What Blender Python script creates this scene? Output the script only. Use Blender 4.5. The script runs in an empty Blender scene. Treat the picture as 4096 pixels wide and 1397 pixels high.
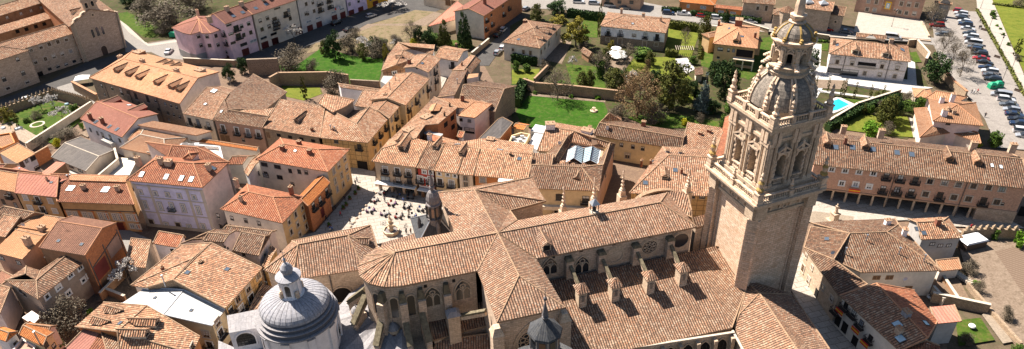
import bpy, bmesh, math, random
from mathutils import Vector, Matrix
from math import radians as rad, sin, cos, pi, atan2, hypot
random.seed(7)
S = bpy.context.scene; COL = S.collection
# ---------------------------------------------------------------- camera, sky, sun, exposure
CAMH, FPX, CX, CY = 90.0, 2800.0, 2048.0, 698.0
def _k(x, y): return Vector(((x-CX)/FPX, (y-CY)/FPX, 1.0))
_up = -_k(2150, 5132); _up.normalize()
_fw = Vector((0, 0, 1)); _fw = (_fw - _up*_fw.dot(_up)).normalized(); _rt = _fw.cross(_up)
RW = Matrix((_rt, _fw, _up))                       # photo directions -> world (x right, y away, z up)
EYE = Vector((0, 0, CAMH))
cd = bpy.data.cameras.new('camera'); cam = bpy.data.objects.new('camera', cd); COL.objects.link(cam)
cd.sensor_width = 36; cd.lens = 36*FPX/4096; cd.clip_end = 3000; cd.clip_start = 1
_m = RW @ Matrix(((1, 0, 0), (0, -1, 0), (0, 0, -1)))
cam.matrix_world = Matrix.Translation(EYE) @ _m.to_4x4()
S.camera = cam
SUN_EL, SUN_AZ = 52.0, 143.0                        # azimuth counter-clockwise from +x
w = bpy.data.worlds.new('World'); S.world = w; w.use_nodes = True
nt = w.node_tree; bg = nt.nodes['Background']; sky = nt.nodes.new('ShaderNodeTexSky')
sky.sky_type = 'NISHITA'; sky.sun_disc = False; sky.sun_elevation = rad(SUN_EL); sky.sun_rotation = rad(90-SUN_AZ)
sky.air_density = 1.0; sky.dust_density = 1.2
nt.links.new(sky.outputs[0], bg.inputs[0]); bg.inputs[1].default_value = 0.05
sl = bpy.data.lights.new('sun', 'SUN'); sl.energy = 5.0; sl.angle = rad(0.5); sl.color = (1.0, 0.93, 0.84)
so = bpy.data.objects.new('sun', sl); COL.objects.link(so)
sd = Vector((cos(rad(SUN_EL))*cos(rad(SUN_AZ)), cos(rad(SUN_EL))*sin(rad(SUN_AZ)), sin(rad(SUN_EL))))
so.rotation_euler = sd.to_track_quat('Z', 'Y').to_euler(); so.location = sd*400
S.view_settings.view_transform = 'Standard'; S.view_settings.look = 'None'
S.view_settings.exposure = 1.3; S.view_settings.gamma = 1.0
S.cycles.max_bounces = 5; S.cycles.diffuse_bounces = 1

# ---------------------------------------------------------------- where a spot of the survey photo lies at a given height
FR = dict(a=(0, 0, 1.2559), b=(1024, 0, 1.2559), c=(2048, 0, 1.2559), d=(3072, 0, 1.2559), e=(0, 697, 1.2559), f=(1024, 697, 1.2559),
  g=(2048, 697, 1.2559), h=(3072, 697, 1.2559), i=(450, 620, 2.586), j=(3250, 100, 2.586), k=(3550, 650, 2.586), l=(2350, 30, 2.586),
  m=(650, 0, 2.586), n=(2750, 850, 2.155), o=(2780, 0, 2.198), p=(2780, 400, 1.7586), q=(700, 260, 2.1433), r=(1300, 150, 2.1433),
  s=(1440, 480, 2.1433), t=(2000, 440, 2.1433), u=(0, 480, 2.1433), v=(0, 800, 2.1433), w=(500, 880, 2.1433), x=(1300, 720, 2.1433),
  B=(2500, 720, 2.1433), y=(900, 1000, 2.2133), z=(1400, 1000, 2.2133), A=(1900, 1000, 2.2133))
def ray(s):
    X, Y, k = FR[s[0]]; a, b = s[1:].split(',')
    return RW @ _k(X+float(a)/k, Y+float(b)/k)
def P(s, h=0.0):
    if not isinstance(s, str): return Vector((s[0], s[1], h if len(s) < 3 else s[2]))
    d = ray(s); t = (h-CAMH)/d.z
    return EYE + d*t
def PL(s, h=0.0): return [P(a, h) for a in s.split()]

# ---------------------------------------------------------------- materials
MATS = {}
def newmat(name, rough=.85, spec=.3):
    m = bpy.data.materials.new(name); m.use_nodes = True
    b = m.node_tree.nodes['Principled BSDF']; b.inputs['Roughness'].default_value = rough
    b.inputs['Specular IOR Level'].default_value = spec
    MATS[name] = m; return m, m.node_tree, b
def N(nt, t, **kw):
    n = nt.nodes.new(t)
    for k, v in kw.items():
        if k[0] == 'i' and k[1:].isdigit(): n.inputs[int(k[1:])].default_value = v
        else: setattr(n, k, v)
    return n
def ramp(nt, stops, interp='LINEAR'):
    r = nt.nodes.new('ShaderNodeValToRGB'); cr = r.color_ramp; cr.interpolation = interp
    while len(cr.elements) < len(stops): cr.elements.new(.5)
    for e, (p, c) in zip(cr.elements, stops): e.position = p; e.color = (*c, 1)
    return r
def mth(nt, op, a, b=None):
    n = nt.nodes.new('ShaderNodeMath'); n.operation = op
    for i, v in enumerate((a, b)):
        if v is None: continue
        if isinstance(v, (int, float)): n.inputs[i].default_value = v
        else: nt.links.new(v, n.inputs[i])
    return n.outputs[0]
def mixc(nt, fac, a, b, mode='MIX'):
    n = nt.nodes.new('ShaderNodeMix'); n.data_type = 'RGBA'; n.blend_type = mode
    for i, v in ((0, fac), (6, a), (7, b)):
        if isinstance(v, (int, float)): n.inputs[i].default_value = v
        elif isinstance(v, tuple): n.inputs[i].default_value = (*v, 1)
        else: nt.links.new(v, n.inputs[i])
    return n.outputs[2]
def noise(nt, vec, sc, det=4.0, rough=.6):
    n = N(nt, 'ShaderNodeTexNoise'); n.inputs['Scale'].default_value = sc; n.inputs['Detail'].default_value = det
    n.inputs['Roughness'].default_value = rough
    nt.links.new(vec, n.inputs['Vector']); return n.outputs['Fac']
def bump(nt, b, h, strength, dist):
    n = N(nt, 'ShaderNodeBump'); n.inputs['Strength'].default_value = strength; n.inputs['Distance'].default_value = dist
    nt.links.new(h, n.inputs['Height']); nt.links.new(n.outputs[0], b.inputs['Normal'])
def uvn(nt): return N(nt, 'ShaderNodeTexCoord').outputs['UV']
def objn(nt): return N(nt, 'ShaderNodeNewGeometry').outputs['Position']

TS = .92
def tile(name, cols, pu=.42, pv=.4, gap=.95, bstr=1.0, patch=.5, lichen=.35, dark_tone=(.10, .07, .05), vary=.3):
    """barrel tiles: rows run down the slope, one colour per tile, weathered in patches"""
    cols = [tuple(x*TS for x in c) for c in cols]; dark_tone = tuple(x*TS for x in dark_tone)
    m, nt, b = newmat(name, .85, .2)
    sx = N(nt, 'ShaderNodeSeparateXYZ'); nt.links.new(uvn(nt), sx.inputs[0])
    g = objn(nt)
    wob = mth(nt, 'MULTIPLY', mth(nt, 'SUBTRACT', noise(nt, g, .35, 2), .5), .8)
    u = mth(nt, 'ADD', mth(nt, 'DIVIDE', sx.outputs[0], pu), wob); v0 = mth(nt, 'DIVIDE', sx.outputs[1], pv)
    cu = mth(nt, 'FLOOR', u)
    wn = N(nt, 'ShaderNodeTexWhiteNoise', noise_dimensions='1D'); nt.links.new(cu, wn.inputs['W'])
    v = mth(nt, 'ADD', v0, mth(nt, 'MULTIPLY', wn.outputs[0], .9)); cv = mth(nt, 'FLOOR', v)
    cb = N(nt, 'ShaderNodeCombineXYZ'); nt.links.new(cu, cb.inputs[0]); nt.links.new(cv, cb.inputs[1])
    w2 = N(nt, 'ShaderNodeTexWhiteNoise', noise_dimensions='2D'); nt.links.new(cb.outputs[0], w2.inputs['Vector'])
    pn = noise(nt, g, .12, 5, .65)
    sel = mth(nt, 'ADD', w2.outputs[0], mth(nt, 'MULTIPLY', mth(nt, 'SUBTRACT', pn, .5), patch))
    r = ramp(nt, [(i/(len(cols)-1), c) for i, c in enumerate(cols)]); nt.links.new(sel, r.inputs[0])
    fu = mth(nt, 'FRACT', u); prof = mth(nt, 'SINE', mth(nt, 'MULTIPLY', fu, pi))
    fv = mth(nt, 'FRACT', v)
    fine = noise(nt, g, 5.0, 3)
    mean = tuple(sum(c[i] for c in cols)/len(cols)*(1.0, .99, .92)[i] for i in range(3))
    c0 = mixc(nt, .3, r.outputs[0], mean)
    c1 = mixc(nt, 1.0, c0, ramp_out(nt, fine, (.75, .75, .75), (1.2, 1.17, 1.1)), 'MULTIPLY')
    ln = noise(nt, g, .9, 6, .75)
    lf = mth(nt, 'MULTIPLY', mth(nt, 'MAXIMUM', mth(nt, 'SUBTRACT', ln, .52), 0.0), 5*lichen)
    c2 = mixc(nt, mth(nt, 'MINIMUM', lf, .8), c1, dark_tone)
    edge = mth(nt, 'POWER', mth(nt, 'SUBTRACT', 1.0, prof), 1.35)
    c3 = mixc(nt, mth(nt, 'MULTIPLY', edge, gap), c2, dark_tone)  # grooves mixed to the darkest tone, then a line at each tile end
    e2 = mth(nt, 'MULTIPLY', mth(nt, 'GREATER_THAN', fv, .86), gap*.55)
    c3 = mixc(nt, e2, c3, dark_tone)
    oi = N(nt, 'ShaderNodeObjectInfo').outputs['Random']; big = noise(nt, g, .045, 3)
    c3 = mixc(nt, 1.0, c3, ramp_out(nt, oi, (1-vary, 1-vary*.97, 1-vary*.9), (1+vary*.4, 1+vary*.3, 1+vary*.25)), 'MULTIPLY')
    c3 = mixc(nt, 1.0, c3, ramp_out(nt, big, (.72, .72, .76), (1.15, 1.1, 1.05)), 'MULTIPLY')
    nt.links.new(c3, b.inputs['Base Color'])
    hh = mth(nt, 'ADD', prof, mth(nt, 'ADD', mth(nt, 'MULTIPLY', fv, -.35), mth(nt, 'MULTIPLY', w2.outputs[0], .35)))
    bump(nt, b, hh, bstr, .16)
    return m
def ramp_out(nt, fac, a, b):
    r = ramp(nt, [(.3, a), (.7, b)]); nt.links.new(fac, r.inputs[0]); return r.outputs[0]
cream, peach, orng, rust, brwn, dark = (.62, .44, .29), (.50, .27, .15), (.46, .19, .085), (.30, .115, .055), (.17, .09, .055), (.07, .045, .035)
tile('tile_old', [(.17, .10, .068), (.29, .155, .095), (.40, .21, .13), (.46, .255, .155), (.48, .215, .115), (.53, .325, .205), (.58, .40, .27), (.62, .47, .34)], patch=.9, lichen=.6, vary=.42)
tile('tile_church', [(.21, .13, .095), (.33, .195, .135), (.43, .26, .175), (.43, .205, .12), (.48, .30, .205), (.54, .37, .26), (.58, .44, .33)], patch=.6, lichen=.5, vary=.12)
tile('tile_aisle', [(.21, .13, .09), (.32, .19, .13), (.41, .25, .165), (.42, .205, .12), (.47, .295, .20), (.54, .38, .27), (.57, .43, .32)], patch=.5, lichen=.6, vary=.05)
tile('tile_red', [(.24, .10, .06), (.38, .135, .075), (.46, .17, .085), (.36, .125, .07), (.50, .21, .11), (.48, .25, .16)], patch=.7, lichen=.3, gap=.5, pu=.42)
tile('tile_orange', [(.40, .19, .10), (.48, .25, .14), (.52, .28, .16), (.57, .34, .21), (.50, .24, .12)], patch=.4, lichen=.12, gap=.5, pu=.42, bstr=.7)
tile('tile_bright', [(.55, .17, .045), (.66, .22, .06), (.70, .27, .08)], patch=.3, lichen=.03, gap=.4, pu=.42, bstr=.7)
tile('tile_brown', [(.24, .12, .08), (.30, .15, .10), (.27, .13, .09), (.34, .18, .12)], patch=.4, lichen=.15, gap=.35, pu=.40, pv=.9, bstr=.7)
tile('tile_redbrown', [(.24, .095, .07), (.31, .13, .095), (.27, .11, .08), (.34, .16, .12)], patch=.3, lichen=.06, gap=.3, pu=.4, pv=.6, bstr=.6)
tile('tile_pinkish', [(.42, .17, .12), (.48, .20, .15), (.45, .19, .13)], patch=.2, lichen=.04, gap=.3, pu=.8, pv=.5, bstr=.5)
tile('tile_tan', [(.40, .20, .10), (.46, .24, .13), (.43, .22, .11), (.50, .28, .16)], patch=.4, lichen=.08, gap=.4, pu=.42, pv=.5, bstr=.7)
tile('fibre_grey', [(.15, .135, .13), (.19, .17, .16), (.17, .155, .145), (.13, .115, .11)], pu=.9, pv=1.6, gap=.25, patch=.6, lichen=.4, bstr=.25, dark_tone=(.09, .085, .08))
tile('slate', [(.055, .06, .075), (.09, .10, .115), (.07, .075, .09), (.13, .135, .14)], pu=.35, pv=.3, gap=.3, patch=.5, lichen=.3, bstr=.2, dark_tone=(.17, .16, .13))
tile('metal_sheet', [(.50, .52, .55), (.54, .56, .58), (.52, .54, .56)], pu=.34, pv=30, gap=.12, patch=.4, lichen=.1, bstr=.3, dark_tone=(.33, .31, .29))
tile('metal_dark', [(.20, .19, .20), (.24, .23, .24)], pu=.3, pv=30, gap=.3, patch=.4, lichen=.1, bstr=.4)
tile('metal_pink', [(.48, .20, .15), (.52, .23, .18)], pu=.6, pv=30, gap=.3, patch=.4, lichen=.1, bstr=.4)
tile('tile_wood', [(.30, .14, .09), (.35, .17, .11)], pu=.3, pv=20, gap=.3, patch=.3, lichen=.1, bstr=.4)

def plaster(name, c, var=.14, stain=.5, rough=.9, sc=.5, sd=None):
    m, nt, b = newmat(name, rough, .2); g = objn(nt)
    n1 = noise(nt, g, sc, 6, .7); n2 = noise(nt, g, 4.0, 3)
    hi = tuple(min(1, x*(1+var)) for x in c); lo = tuple(x*(1-var*1.6) for x in c)
    a = ramp_out(nt, n1, lo, hi)
    st = sd or tuple(x*.5 for x in c)
    n3 = noise(nt, g, 1.3, 8, .8)
    f = mth(nt, 'MULTIPLY', mth(nt, 'MAXIMUM', mth(nt, 'SUBTRACT', n3, .54), 0.0), 4*stain)
    a = mixc(nt, mth(nt, 'MINIMUM', f, .7), a, st)
    nt.links.new(a, b.inputs['Base Color']); bump(nt, b, n2, .15, .04); return m
def masonry(name, c1, c2, mortar, bw=.6, bh=.3, msz=.02, stain=.4, sd=(.14, .11, .085), bs=.4, off=.5):
    m, nt, b = newmat(name, .9, .2); g = objn(nt)
    br = N(nt, 'ShaderNodeTexBrick'); nt.links.new(uvn(nt), br.inputs['Vector']); br.offset = off
    br.inputs['Color1'].default_value = (*c1, 1); br.inputs['Color2'].default_value = (*c2, 1); br.inputs['Mortar'].default_value = (*mortar, 1)
    br.inputs['Scale'].default_value = 1; br.inputs['Mortar Size'].default_value = msz; br.inputs['Brick Width'].default_value = bw
    br.inputs['Row Height'].default_value = bh; br.inputs['Bias'].default_value = 0
    n1 = noise(nt, g, .6, 7, .75); n2 = noise(nt, g, 3.0, 4)
    a = mixc(nt, 1.0, br.outputs[0], ramp_out(nt, n2, (.78, .76, .74), (1.18, 1.16, 1.12)), 'MULTIPLY')
    f = mth(nt, 'MULTIPLY', mth(nt, 'MAXIMUM', mth(nt, 'SUBTRACT', n1, .5), 0.0), 4*stain)
    a = mixc(nt, mth(nt, 'MINIMUM', f, .75), a, sd)
    nt.links.new(a, b.inputs['Base Color'])
    bump(nt, b, mth(nt, 'ADD', n2, mth(nt, 'MULTIPLY', br.outputs[1], -.8)), bs, .05); return m
for n_, c_ in dict(cream=(.74, .60, .45), white=(.82, .78, .76), pale=(.72, .62, .51), pink=(.86, .60, .62), pinkpale=(.78, .63, .56), lilac=(.66, .62, .76),
  beige=(.70, .60, .49), grey=(.44, .41, .38), greybeige=(.60, .55, .51), ochre=(.62, .40, .20), yellow=(.74, .55, .32), gold=(.72, .38, .04), orangewall=(.56, .22, .08),
  redpaint=(.46, .07, .045), tan=(.60, .44, .30), brownwall=(.46, .29, .19), roserow=(.44, .26, .19), lavender=(.66, .54, .70), dado=(.42, .35, .27), pinkstone=(.46, .28, .20), concrete=(.42, .39, .35)).items():
    plaster(n_, c_)
plaster('oldgrey', (.34, .27, .21), .2, .8); plaster('whitestone', (.86, .79, .77), .12, .5); plaster('surround', (.55, .47, .38), .08, .2); plaster('trimwhite', (.78, .75, .70), .04, .1)
plaster('adobe', (.36, .20, .11), .25, .7); plaster('stain_red', (.26, .06, .045), .1, .4)
masonry('stone', (.56, .43, .33), (.44, .33, .24), (.30, .24, .18), .8, .38)
masonry('stone_tower', (.80, .60, .45), (.64, .45, .315), (.38, .255, .17), .95, .42, .025, .55, (.45, .22, .10))
masonry('stone_pale', (.62, .48, .35), (.52, .39, .28), (.38, .28, .2), .9, .4, .02, .35, (.24, .18, .13))
masonry('stone_church', (.66, .50, .38), (.52, .38, .28), (.34, .26, .18), .85, .4, .025, .6, (.13, .10, .075))
masonry('stone_mansion', (.76, .69, .66), (.70, .63, .60), (.48, .44, .42), 1.3, .45, .02, .15)
masonry('stone_rough', (.27, .20, .145), (.18, .13, .10), (.33, .26, .19), .55, .4, .05, .4)
masonry('stone_wall', (.42, .31, .21), (.31, .22, .15), (.26, .19, .13), .5, .3, .04, .5)
masonry('brick', (.38, .17, .095), (.29, .12, .07), (.36, .25, .18), .5, .16, .03, .35)
masonry('brick_arcade', (.58, .33, .23), (.52, .28, .19), (.55, .38, .28), .6, .2, .03, .4, (.26, .15, .11))
masonry('brick_orange', (.56, .20, .07), (.46, .15, .05), (.40, .2, .12), .5, .2, .03, .25)
masonry('timber_ochre', (.62, .40, .18), (.56, .34, .14), (.20, .12, .06), 1.5, 1.35, .06, .3, bs=.2, off=0)
masonry('timber_rose', (.50, .29, .20), (.46, .26, .17), (.14, .08, .05), 2.2, 1.5, .06, .3, bs=.2, off=0)
masonry('timber_brown', (.44, .26, .17), (.40, .23, .15), (.13, .08, .05), 1.3, 1.2, .09, .5, bs=.2, off=0)
masonry('paving', (.40, .355, .31), (.34, .30, .26), (.17, .14, .11), 2.6, 1.3, .05, .4, (.20, .165, .13), .1)
masonry('paving_pale', (.38, .34, .30), (.34, .305, .265), (.25, .22, .19), 1.6, .8, .02, .15, (.50, .46, .40), .1)
masonry('paving_brown', (.20, .135, .09), (.16, .105, .075), (.12, .08, .06), .9, .6, .03, .6, (.11, .075, .05), .3)
masonry('lead', (.30, .285, .29), (.25, .24, .25), (.16, .155, .165), .8, 3.0, .02, .5, (.26, .25, .27), .2)
masonry('lead_blue', (.36, .35, .37), (.28, .28, .31), (.16, .17, .21), .7, 2.4, .02, .5, (.26, .245, .24), .2)
masonry('dome_stone', (.29, .245, .205), (.19, .165, .14), (.12, .10, .085), .8, .5, .03, .6, (.13, .11, .09))
plaster('carved', (.64, .47, .335), .3, 1.4, sc=1.2, sd=(.17, .125, .09)); plaster('lichen', (.42, .27, .09), .3, .6, sd=(.30, .24, .18))
plaster('carved_dark', (.26, .21, .165), .25, .6); plaster('moss', (.17, .14, .09), .4, .9, sc=2.0, sd=(.05, .045, .035))
def plain(name, c, rough=.6, metal=0.0, spec=.4, nz=.1):
    m, nt, b = newmat(name, rough, spec); b.inputs['Metallic'].default_value = metal
    n1 = noise(nt, objn(nt), 3.0, 3)
    nt.links.new(ramp_out(nt, n1, tuple(x*(1-nz) for x in c), tuple(min(1, x*(1+nz)) for x in c)), b.inputs['Base Color']); return m
plain('glass', (.025, .028, .032), .12, 0, .6); plain('glass_pale', (.26, .28, .30), .15, 0, .6); plain('glass_blue', (.30, .42, .48), .1, 0, .8)
plain('skyglass', (.10, .13, .17), .05, .3, .9); plain('skywhite', (.75, .77, .78), .3); plain('wood_dark', (.055, .035, .025), .7); plain('wood', (.16, .085, .045), .7)
plain('wood_light', (.38, .22, .11), .7); plain('iron', (.018, .018, .02), .5); plain('garage_red', (.10, .015, .015), .5); plain('metal', (.35, .36, .38), .35, .6)
plain('whitemetal', (.55, .55, .56), .5); plain('cap', (.30, .19, .115), .9, nz=.35); plain('cap_pale', (.50, .42, .33), .9, nz=.2); plain('cap_orange', (.40, .19, .10), .9, nz=.2)
plain('blind', (.62, .58, .52), .7); plain('blinddark', (.10, .06, .05), .6); plain('dark_void', (.012, .010, .009), 1.0); plain('gutter', (.10, .085, .075), .6)
plain('awning', (.70, .66, .60), .8); plain('chimneybrick', (.24, .09, .055), .9, nz=.3); plain('chimneypale', (.48, .35, .25), .9, nz=.3)
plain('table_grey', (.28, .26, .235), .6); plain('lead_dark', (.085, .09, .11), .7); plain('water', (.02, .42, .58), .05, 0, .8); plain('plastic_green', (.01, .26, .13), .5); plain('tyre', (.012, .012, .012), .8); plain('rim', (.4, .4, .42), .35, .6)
plain('headlight', (.7, .72, .75), .15); plain('taillight', (.3, .01, .01), .3); plain('flag_red', (.55, .03, .02), .8); plain('flag_gold', (.75, .42, .02), .8)

# ---------------------------------------------------------------- mesh builder
Z3 = Vector((0, 0, 1))
def tang(n):
    t = Z3.cross(n)
    if t.length < .02: t = Vector((cos(.27), sin(.27), 0)) if n.z > 0 else Vector((1, 0, 0))
    t.normalize(); return t, n.cross(t)
class M:
    def __init__(s): s.v = []; s.f = []; s.m = []
    def face(s, pts, mat='cream'):
        i = len(s.v); s.v += [Vector(p) for p in pts]; s.f.append(list(range(i, i+len(pts)))); s.m.append(mat)
    def prism(s, loop, z0, z1, mat, top=None, bottom=False, scale=1.0):
        """vertical prism over a counter-clockwise loop; z1 number; scale tapers the top"""
        n = len(loop); c = sum((Vector((p[0], p[1], 0)) for p in loop), Vector())/n
        lo = [Vector((p[0], p[1], z0)) for p in loop]
        hi = [Vector((c.x+(p[0]-c.x)*scale, c.y+(p[1]-c.y)*scale, z1)) for p in loop]
        for k in range(n): s.face([lo[k], lo[(k+1) % n], hi[(k+1) % n], hi[k]], mat)
        if scale > .01: s.face(hi, top or mat)
        if bottom: s.face(lo[::-1], mat)
    def box(s, c, ux, uy, sx, sy, z0, z1, mat, top=None, taper=1.0, bottom=False):
        c = Vector((c[0], c[1], 0)); ux = Vector((ux[0], ux[1], 0)); uy = Vector((uy[0], uy[1], 0))
        s.prism([c-ux*sx/2-uy*sy/2, c+ux*sx/2-uy*sy/2, c+ux*sx/2+uy*sy/2, c-ux*sx/2+uy*sy/2], z0, z1, mat, top, bottom, taper)
    def beam(s, a, b, w, h, mat):
        """box beam from a to b, w across, h deep"""
        a = Vector(a); b = Vector(b); d = (b-a).normalized(); x = d.cross(Z3)
        if x.length < .01: x = Vector((1, 0, 0))
        x.normalize(); y = x.cross(d)
        q = [(x*i*w/2+y*j*h/2) for i, j in ((-1, -1), (1, -1), (1, 1), (-1, 1))]
        A = [a+o for o in q]; B_ = [b+o for o in q]
        for k in range(4): s.face([A[k], B_[k], B_[(k+1) % 4], A[(k+1) % 4]], mat)
        s.face(A, mat); s.face(B_[::-1], mat)
    def tube(s, a, b, r0, r1, mat, n=6):
        a = Vector(a); b = Vector(b); d = (b-a)
        if d.length < 1e-4: return
        d.normalize(); x = d.cross(Z3)
        if x.length < .01: x = Vector((1, 0, 0))
        x.normalize(); y = x.cross(d)
        A = [a+(x*cos(2*pi*k/n)+y*sin(2*pi*k/n))*r0 for k in range(n)]; B_ = [b+(x*cos(2*pi*k/n)+y*sin(2*pi*k/n))*r1 for k in range(n)]
        for k in range(n): s.face([A[(k+1) % n], A[k], B_[k], B_[(k+1) % n]][::-1], mat)
        s.face(A, mat); s.face(B_[::-1], mat)
    def lathe(s, c, prof, mat, n=16, a0=0.0, cap=True):
        """prof: list of (radius, z[, material])"""
        c = Vector((c[0], c[1], 0)); R = [[c+Vector((p[0]*cos(a0+2*pi*k/n), p[0]*sin(a0+2*pi*k/n), p[1])) for k in range(n)] for p in prof]
        for i in range(len(prof)-1):
            mt = prof[i+1][2] if len(prof[i+1]) > 2 else mat
            for k in range(n):
                q = [R[i][k], R[i][(k+1) % n], R[i+1][(k+1) % n], R[i+1][k]]
                if prof[i][0] < 1e-3: q = [R[i][0], R[i+1][(k+1) % n], R[i+1][k]]
                elif prof[i+1][0] < 1e-3: q = [R[i][k], R[i][(k+1) % n], R[i+1][0]]
                s.face(q, mt)
        if cap and prof[-1][0] > 1e-3: s.face(R[-1], prof[-1][2] if len(prof[-1]) > 2 else mat)
    def build(s, name, parent=None, origin=None, smooth=False):
        if not s.f: return None
        o = Vector(origin) if origin is not None else Vector((0, 0, 0))
        key = {}; vs = []; fs = []
        for f in s.f:
            g = []
            for i in f:
                p = s.v[i]-o; k = (round(p.x, 4), round(p.y, 4), round(p.z, 4))
                if k not in key: key[k] = len(vs); vs.append(p)
                if not g or (g[-1] != key[k] and key[k] != g[0]): g.append(key[k])
            fs.append(g)
        keep = [(g, m) for g, m in zip(fs, s.m) if len(set(g)) == len(g) >= 3]
        me = bpy.data.meshes.new(name); me.from_pydata(vs, [], [g for g, _ in keep])
        ms = []
        for _, m in keep:
            if m not in ms: ms.append(m)
        for m in ms: me.materials.append(MATS[m])
        idx = {m: i for i, m in enumerate(ms)}
        uv = me.uv_layers.new(name='UVMap').data
        for p, (_, m) in zip(me.polygons, keep):
            p.material_index = idx[m]; p.use_smooth = smooth
            t, bt = tang(p.normal)
            for li in p.loop_indices:
                q = me.vertices[me.loops[li].vertex_index].co + o; uv[li].uv = (q.dot(t), q.dot(bt))
        ob = bpy.data.objects.new(name, me); COL.objects.link(ob)
        if parent is not None: ob.parent = parent
        else: ob.location = o
        return ob
def empty(name, loc, label, cat, group=None):
    o = bpy.data.objects.new(name, None); COL.objects.link(o); o.location = loc; o.empty_display_size = .3
    tag(o, label, cat, group); return o
def tag(o, label, cat, group=None):
    o['label'] = label; o['category'] = cat
    if group: o['group'] = group
    return o
def kind(o, k): o['kind'] = k; return o
LAY = [0.0]
def sheet(name, pts, mat, z=None, knd='structure', label=None):
    """a flat piece of ground over a polygon of survey points"""
    if z is None: LAY[0] += .006; z = .02+LAY[0]
    L = PL(pts, z) if isinstance(pts, str) else [Vector((p[0], p[1], z)) for p in pts]
    a = sum(L[i].x*L[(i+1) % len(L)].y-L[(i+1) % len(L)].x*L[i].y for i in range(len(L)))
    if a < 0: L.reverse()
    m = M(); m.face(L, mat); o = m.build(name, origin=(0, 0, 0)); o['kind'] = knd
    if label: o['label'] = label
    return o
def newell(pts):
    n = Vector()
    for i in range(len(pts)):
        a, b = pts[i], pts[(i+1) % len(pts)]
        n += Vector(((a.y-b.y)*(a.z+b.z), (a.z-b.z)*(a.x+b.x), (a.x-b.x)*(a.y+b.y)))
    return n.normalized()

# ---------------------------------------------------------------- buildings
def inset(loop, d):
    n = len(loop); out = []
    for i in range(n):
        a, b, c = loop[i-1], loop[i], loop[(i+1) % n]
        e1 = Vector((b.x-a.x, b.y-a.y)); e2 = Vector((c.x-b.x, c.y-b.y))
        n1 = Vector((-e1.y, e1.x)).normalized(); n2 = Vector((-e2.y, e2.x)).normalized()
        k = n1+n2
        if k.length < .2: k = n1*2
        k = k*(2/(k.length**2)); 
        if k.length > 2.2: k = k*(2.2/k.length)
        out.append(Vector((b.x+k.x*d, b.y+k.y*d, b.z)))
    return out
class House: pass
ALLH = []
def block(name, label, cat, loop, faces, ridge={}, wall='cream', roof='tile_old', z0=0.0, oh=.35, group=None, cap='cap', bands=None, th=.2, walls=None, roofmats=None, under=None, nm=('roof', 'wall')):
    """loop: [(point,height)...] counter-clockwise from above; ridge: {key:(point,height)}; faces: lists of loop indices / ridge keys"""
    L = [P(p, h) for p, h in loop]; n = len(L)
    area = sum(L[i].x*L[(i+1) % n].y-L[(i+1) % n].x*L[i].y for i in range(n))
    if area < 0: print('WARN clockwise loop', name, label)
    K = {i: p for i, p in enumerate(L)}
    for k, (p, h) in ridge.items(): K[k] = P(p, h)
    c = sum(L, Vector())/n; org = Vector((c.x, c.y, z0))
    H = House(); H.wallmat = wall
    if under: H.e, H.org = under.e, under.org; org = H.org
    else: H.e = empty(name, org, label, cat, group); H.org = org
    H.roofs = []; H.walls = []
    rm = M(); edges = {}
    for fi, f in enumerate(faces):
        pts = [K[k] for k in f]; nn = newell(pts)
        if nn.z < 0: pts.reverse(); f = f[::-1]; nn = -nn
        H.roofs.append((pts, nn)); rm.face(pts, (roofmats or {}).get(fi, roof))
        for i in range(len(f)):
            e = frozenset((f[i], f[(i+1) % len(f)])); edges.setdefault(e, []).append(nn)
    for i in range(n):
        a, b = L[i], L[(i+1) % n]; dn = Vector((0, 0, th)); rm.face([a-dn, b-dn, b, a], 'cap_orange' if roof in('tile_orange', 'tile_bright') else 'cap')
    if cap:
        for e, ns in edges.items():
            a, b = [K[k] for k in e] if len(e) == 2 else (None, None)
            if a is None or (a-b).length < .5: continue
            if (len(ns) == 2 and ns[0].angle(ns[1]) > .12) or (len(ns) == 1 and abs(a.z-b.z) > .3 and cap != 'none'):
                rm.tube(a+Vector((0, 0, .02)), b+Vector((0, 0, .02)), .13, .13, cap, 6)
    H.roof = rm.build(nm[0], H.e, org)
    W = inset(L, oh) if oh else L
    wm = M()
    for i in range(n):
        a, b = W[i], W[(i+1) % n]
        ta, tb = Vector((a.x, a.y, a.z-th+.02)), Vector((b.x, b.y, b.z-th+.02)); za, zb = Vector((a.x, a.y, z0-.1)), Vector((b.x, b.y, z0-.1))
        mt = (walls or {}).get(i, wall)
        if mt is None: continue
        wm.face([za, zb, tb, ta], mt); nn = newell([za, zb, tb, ta]); H.walls.append((za, zb, ta, tb, nn))
    H.wall = wm.build(nm[1], H.e, org)
    ALLH.append(H); return H
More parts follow.
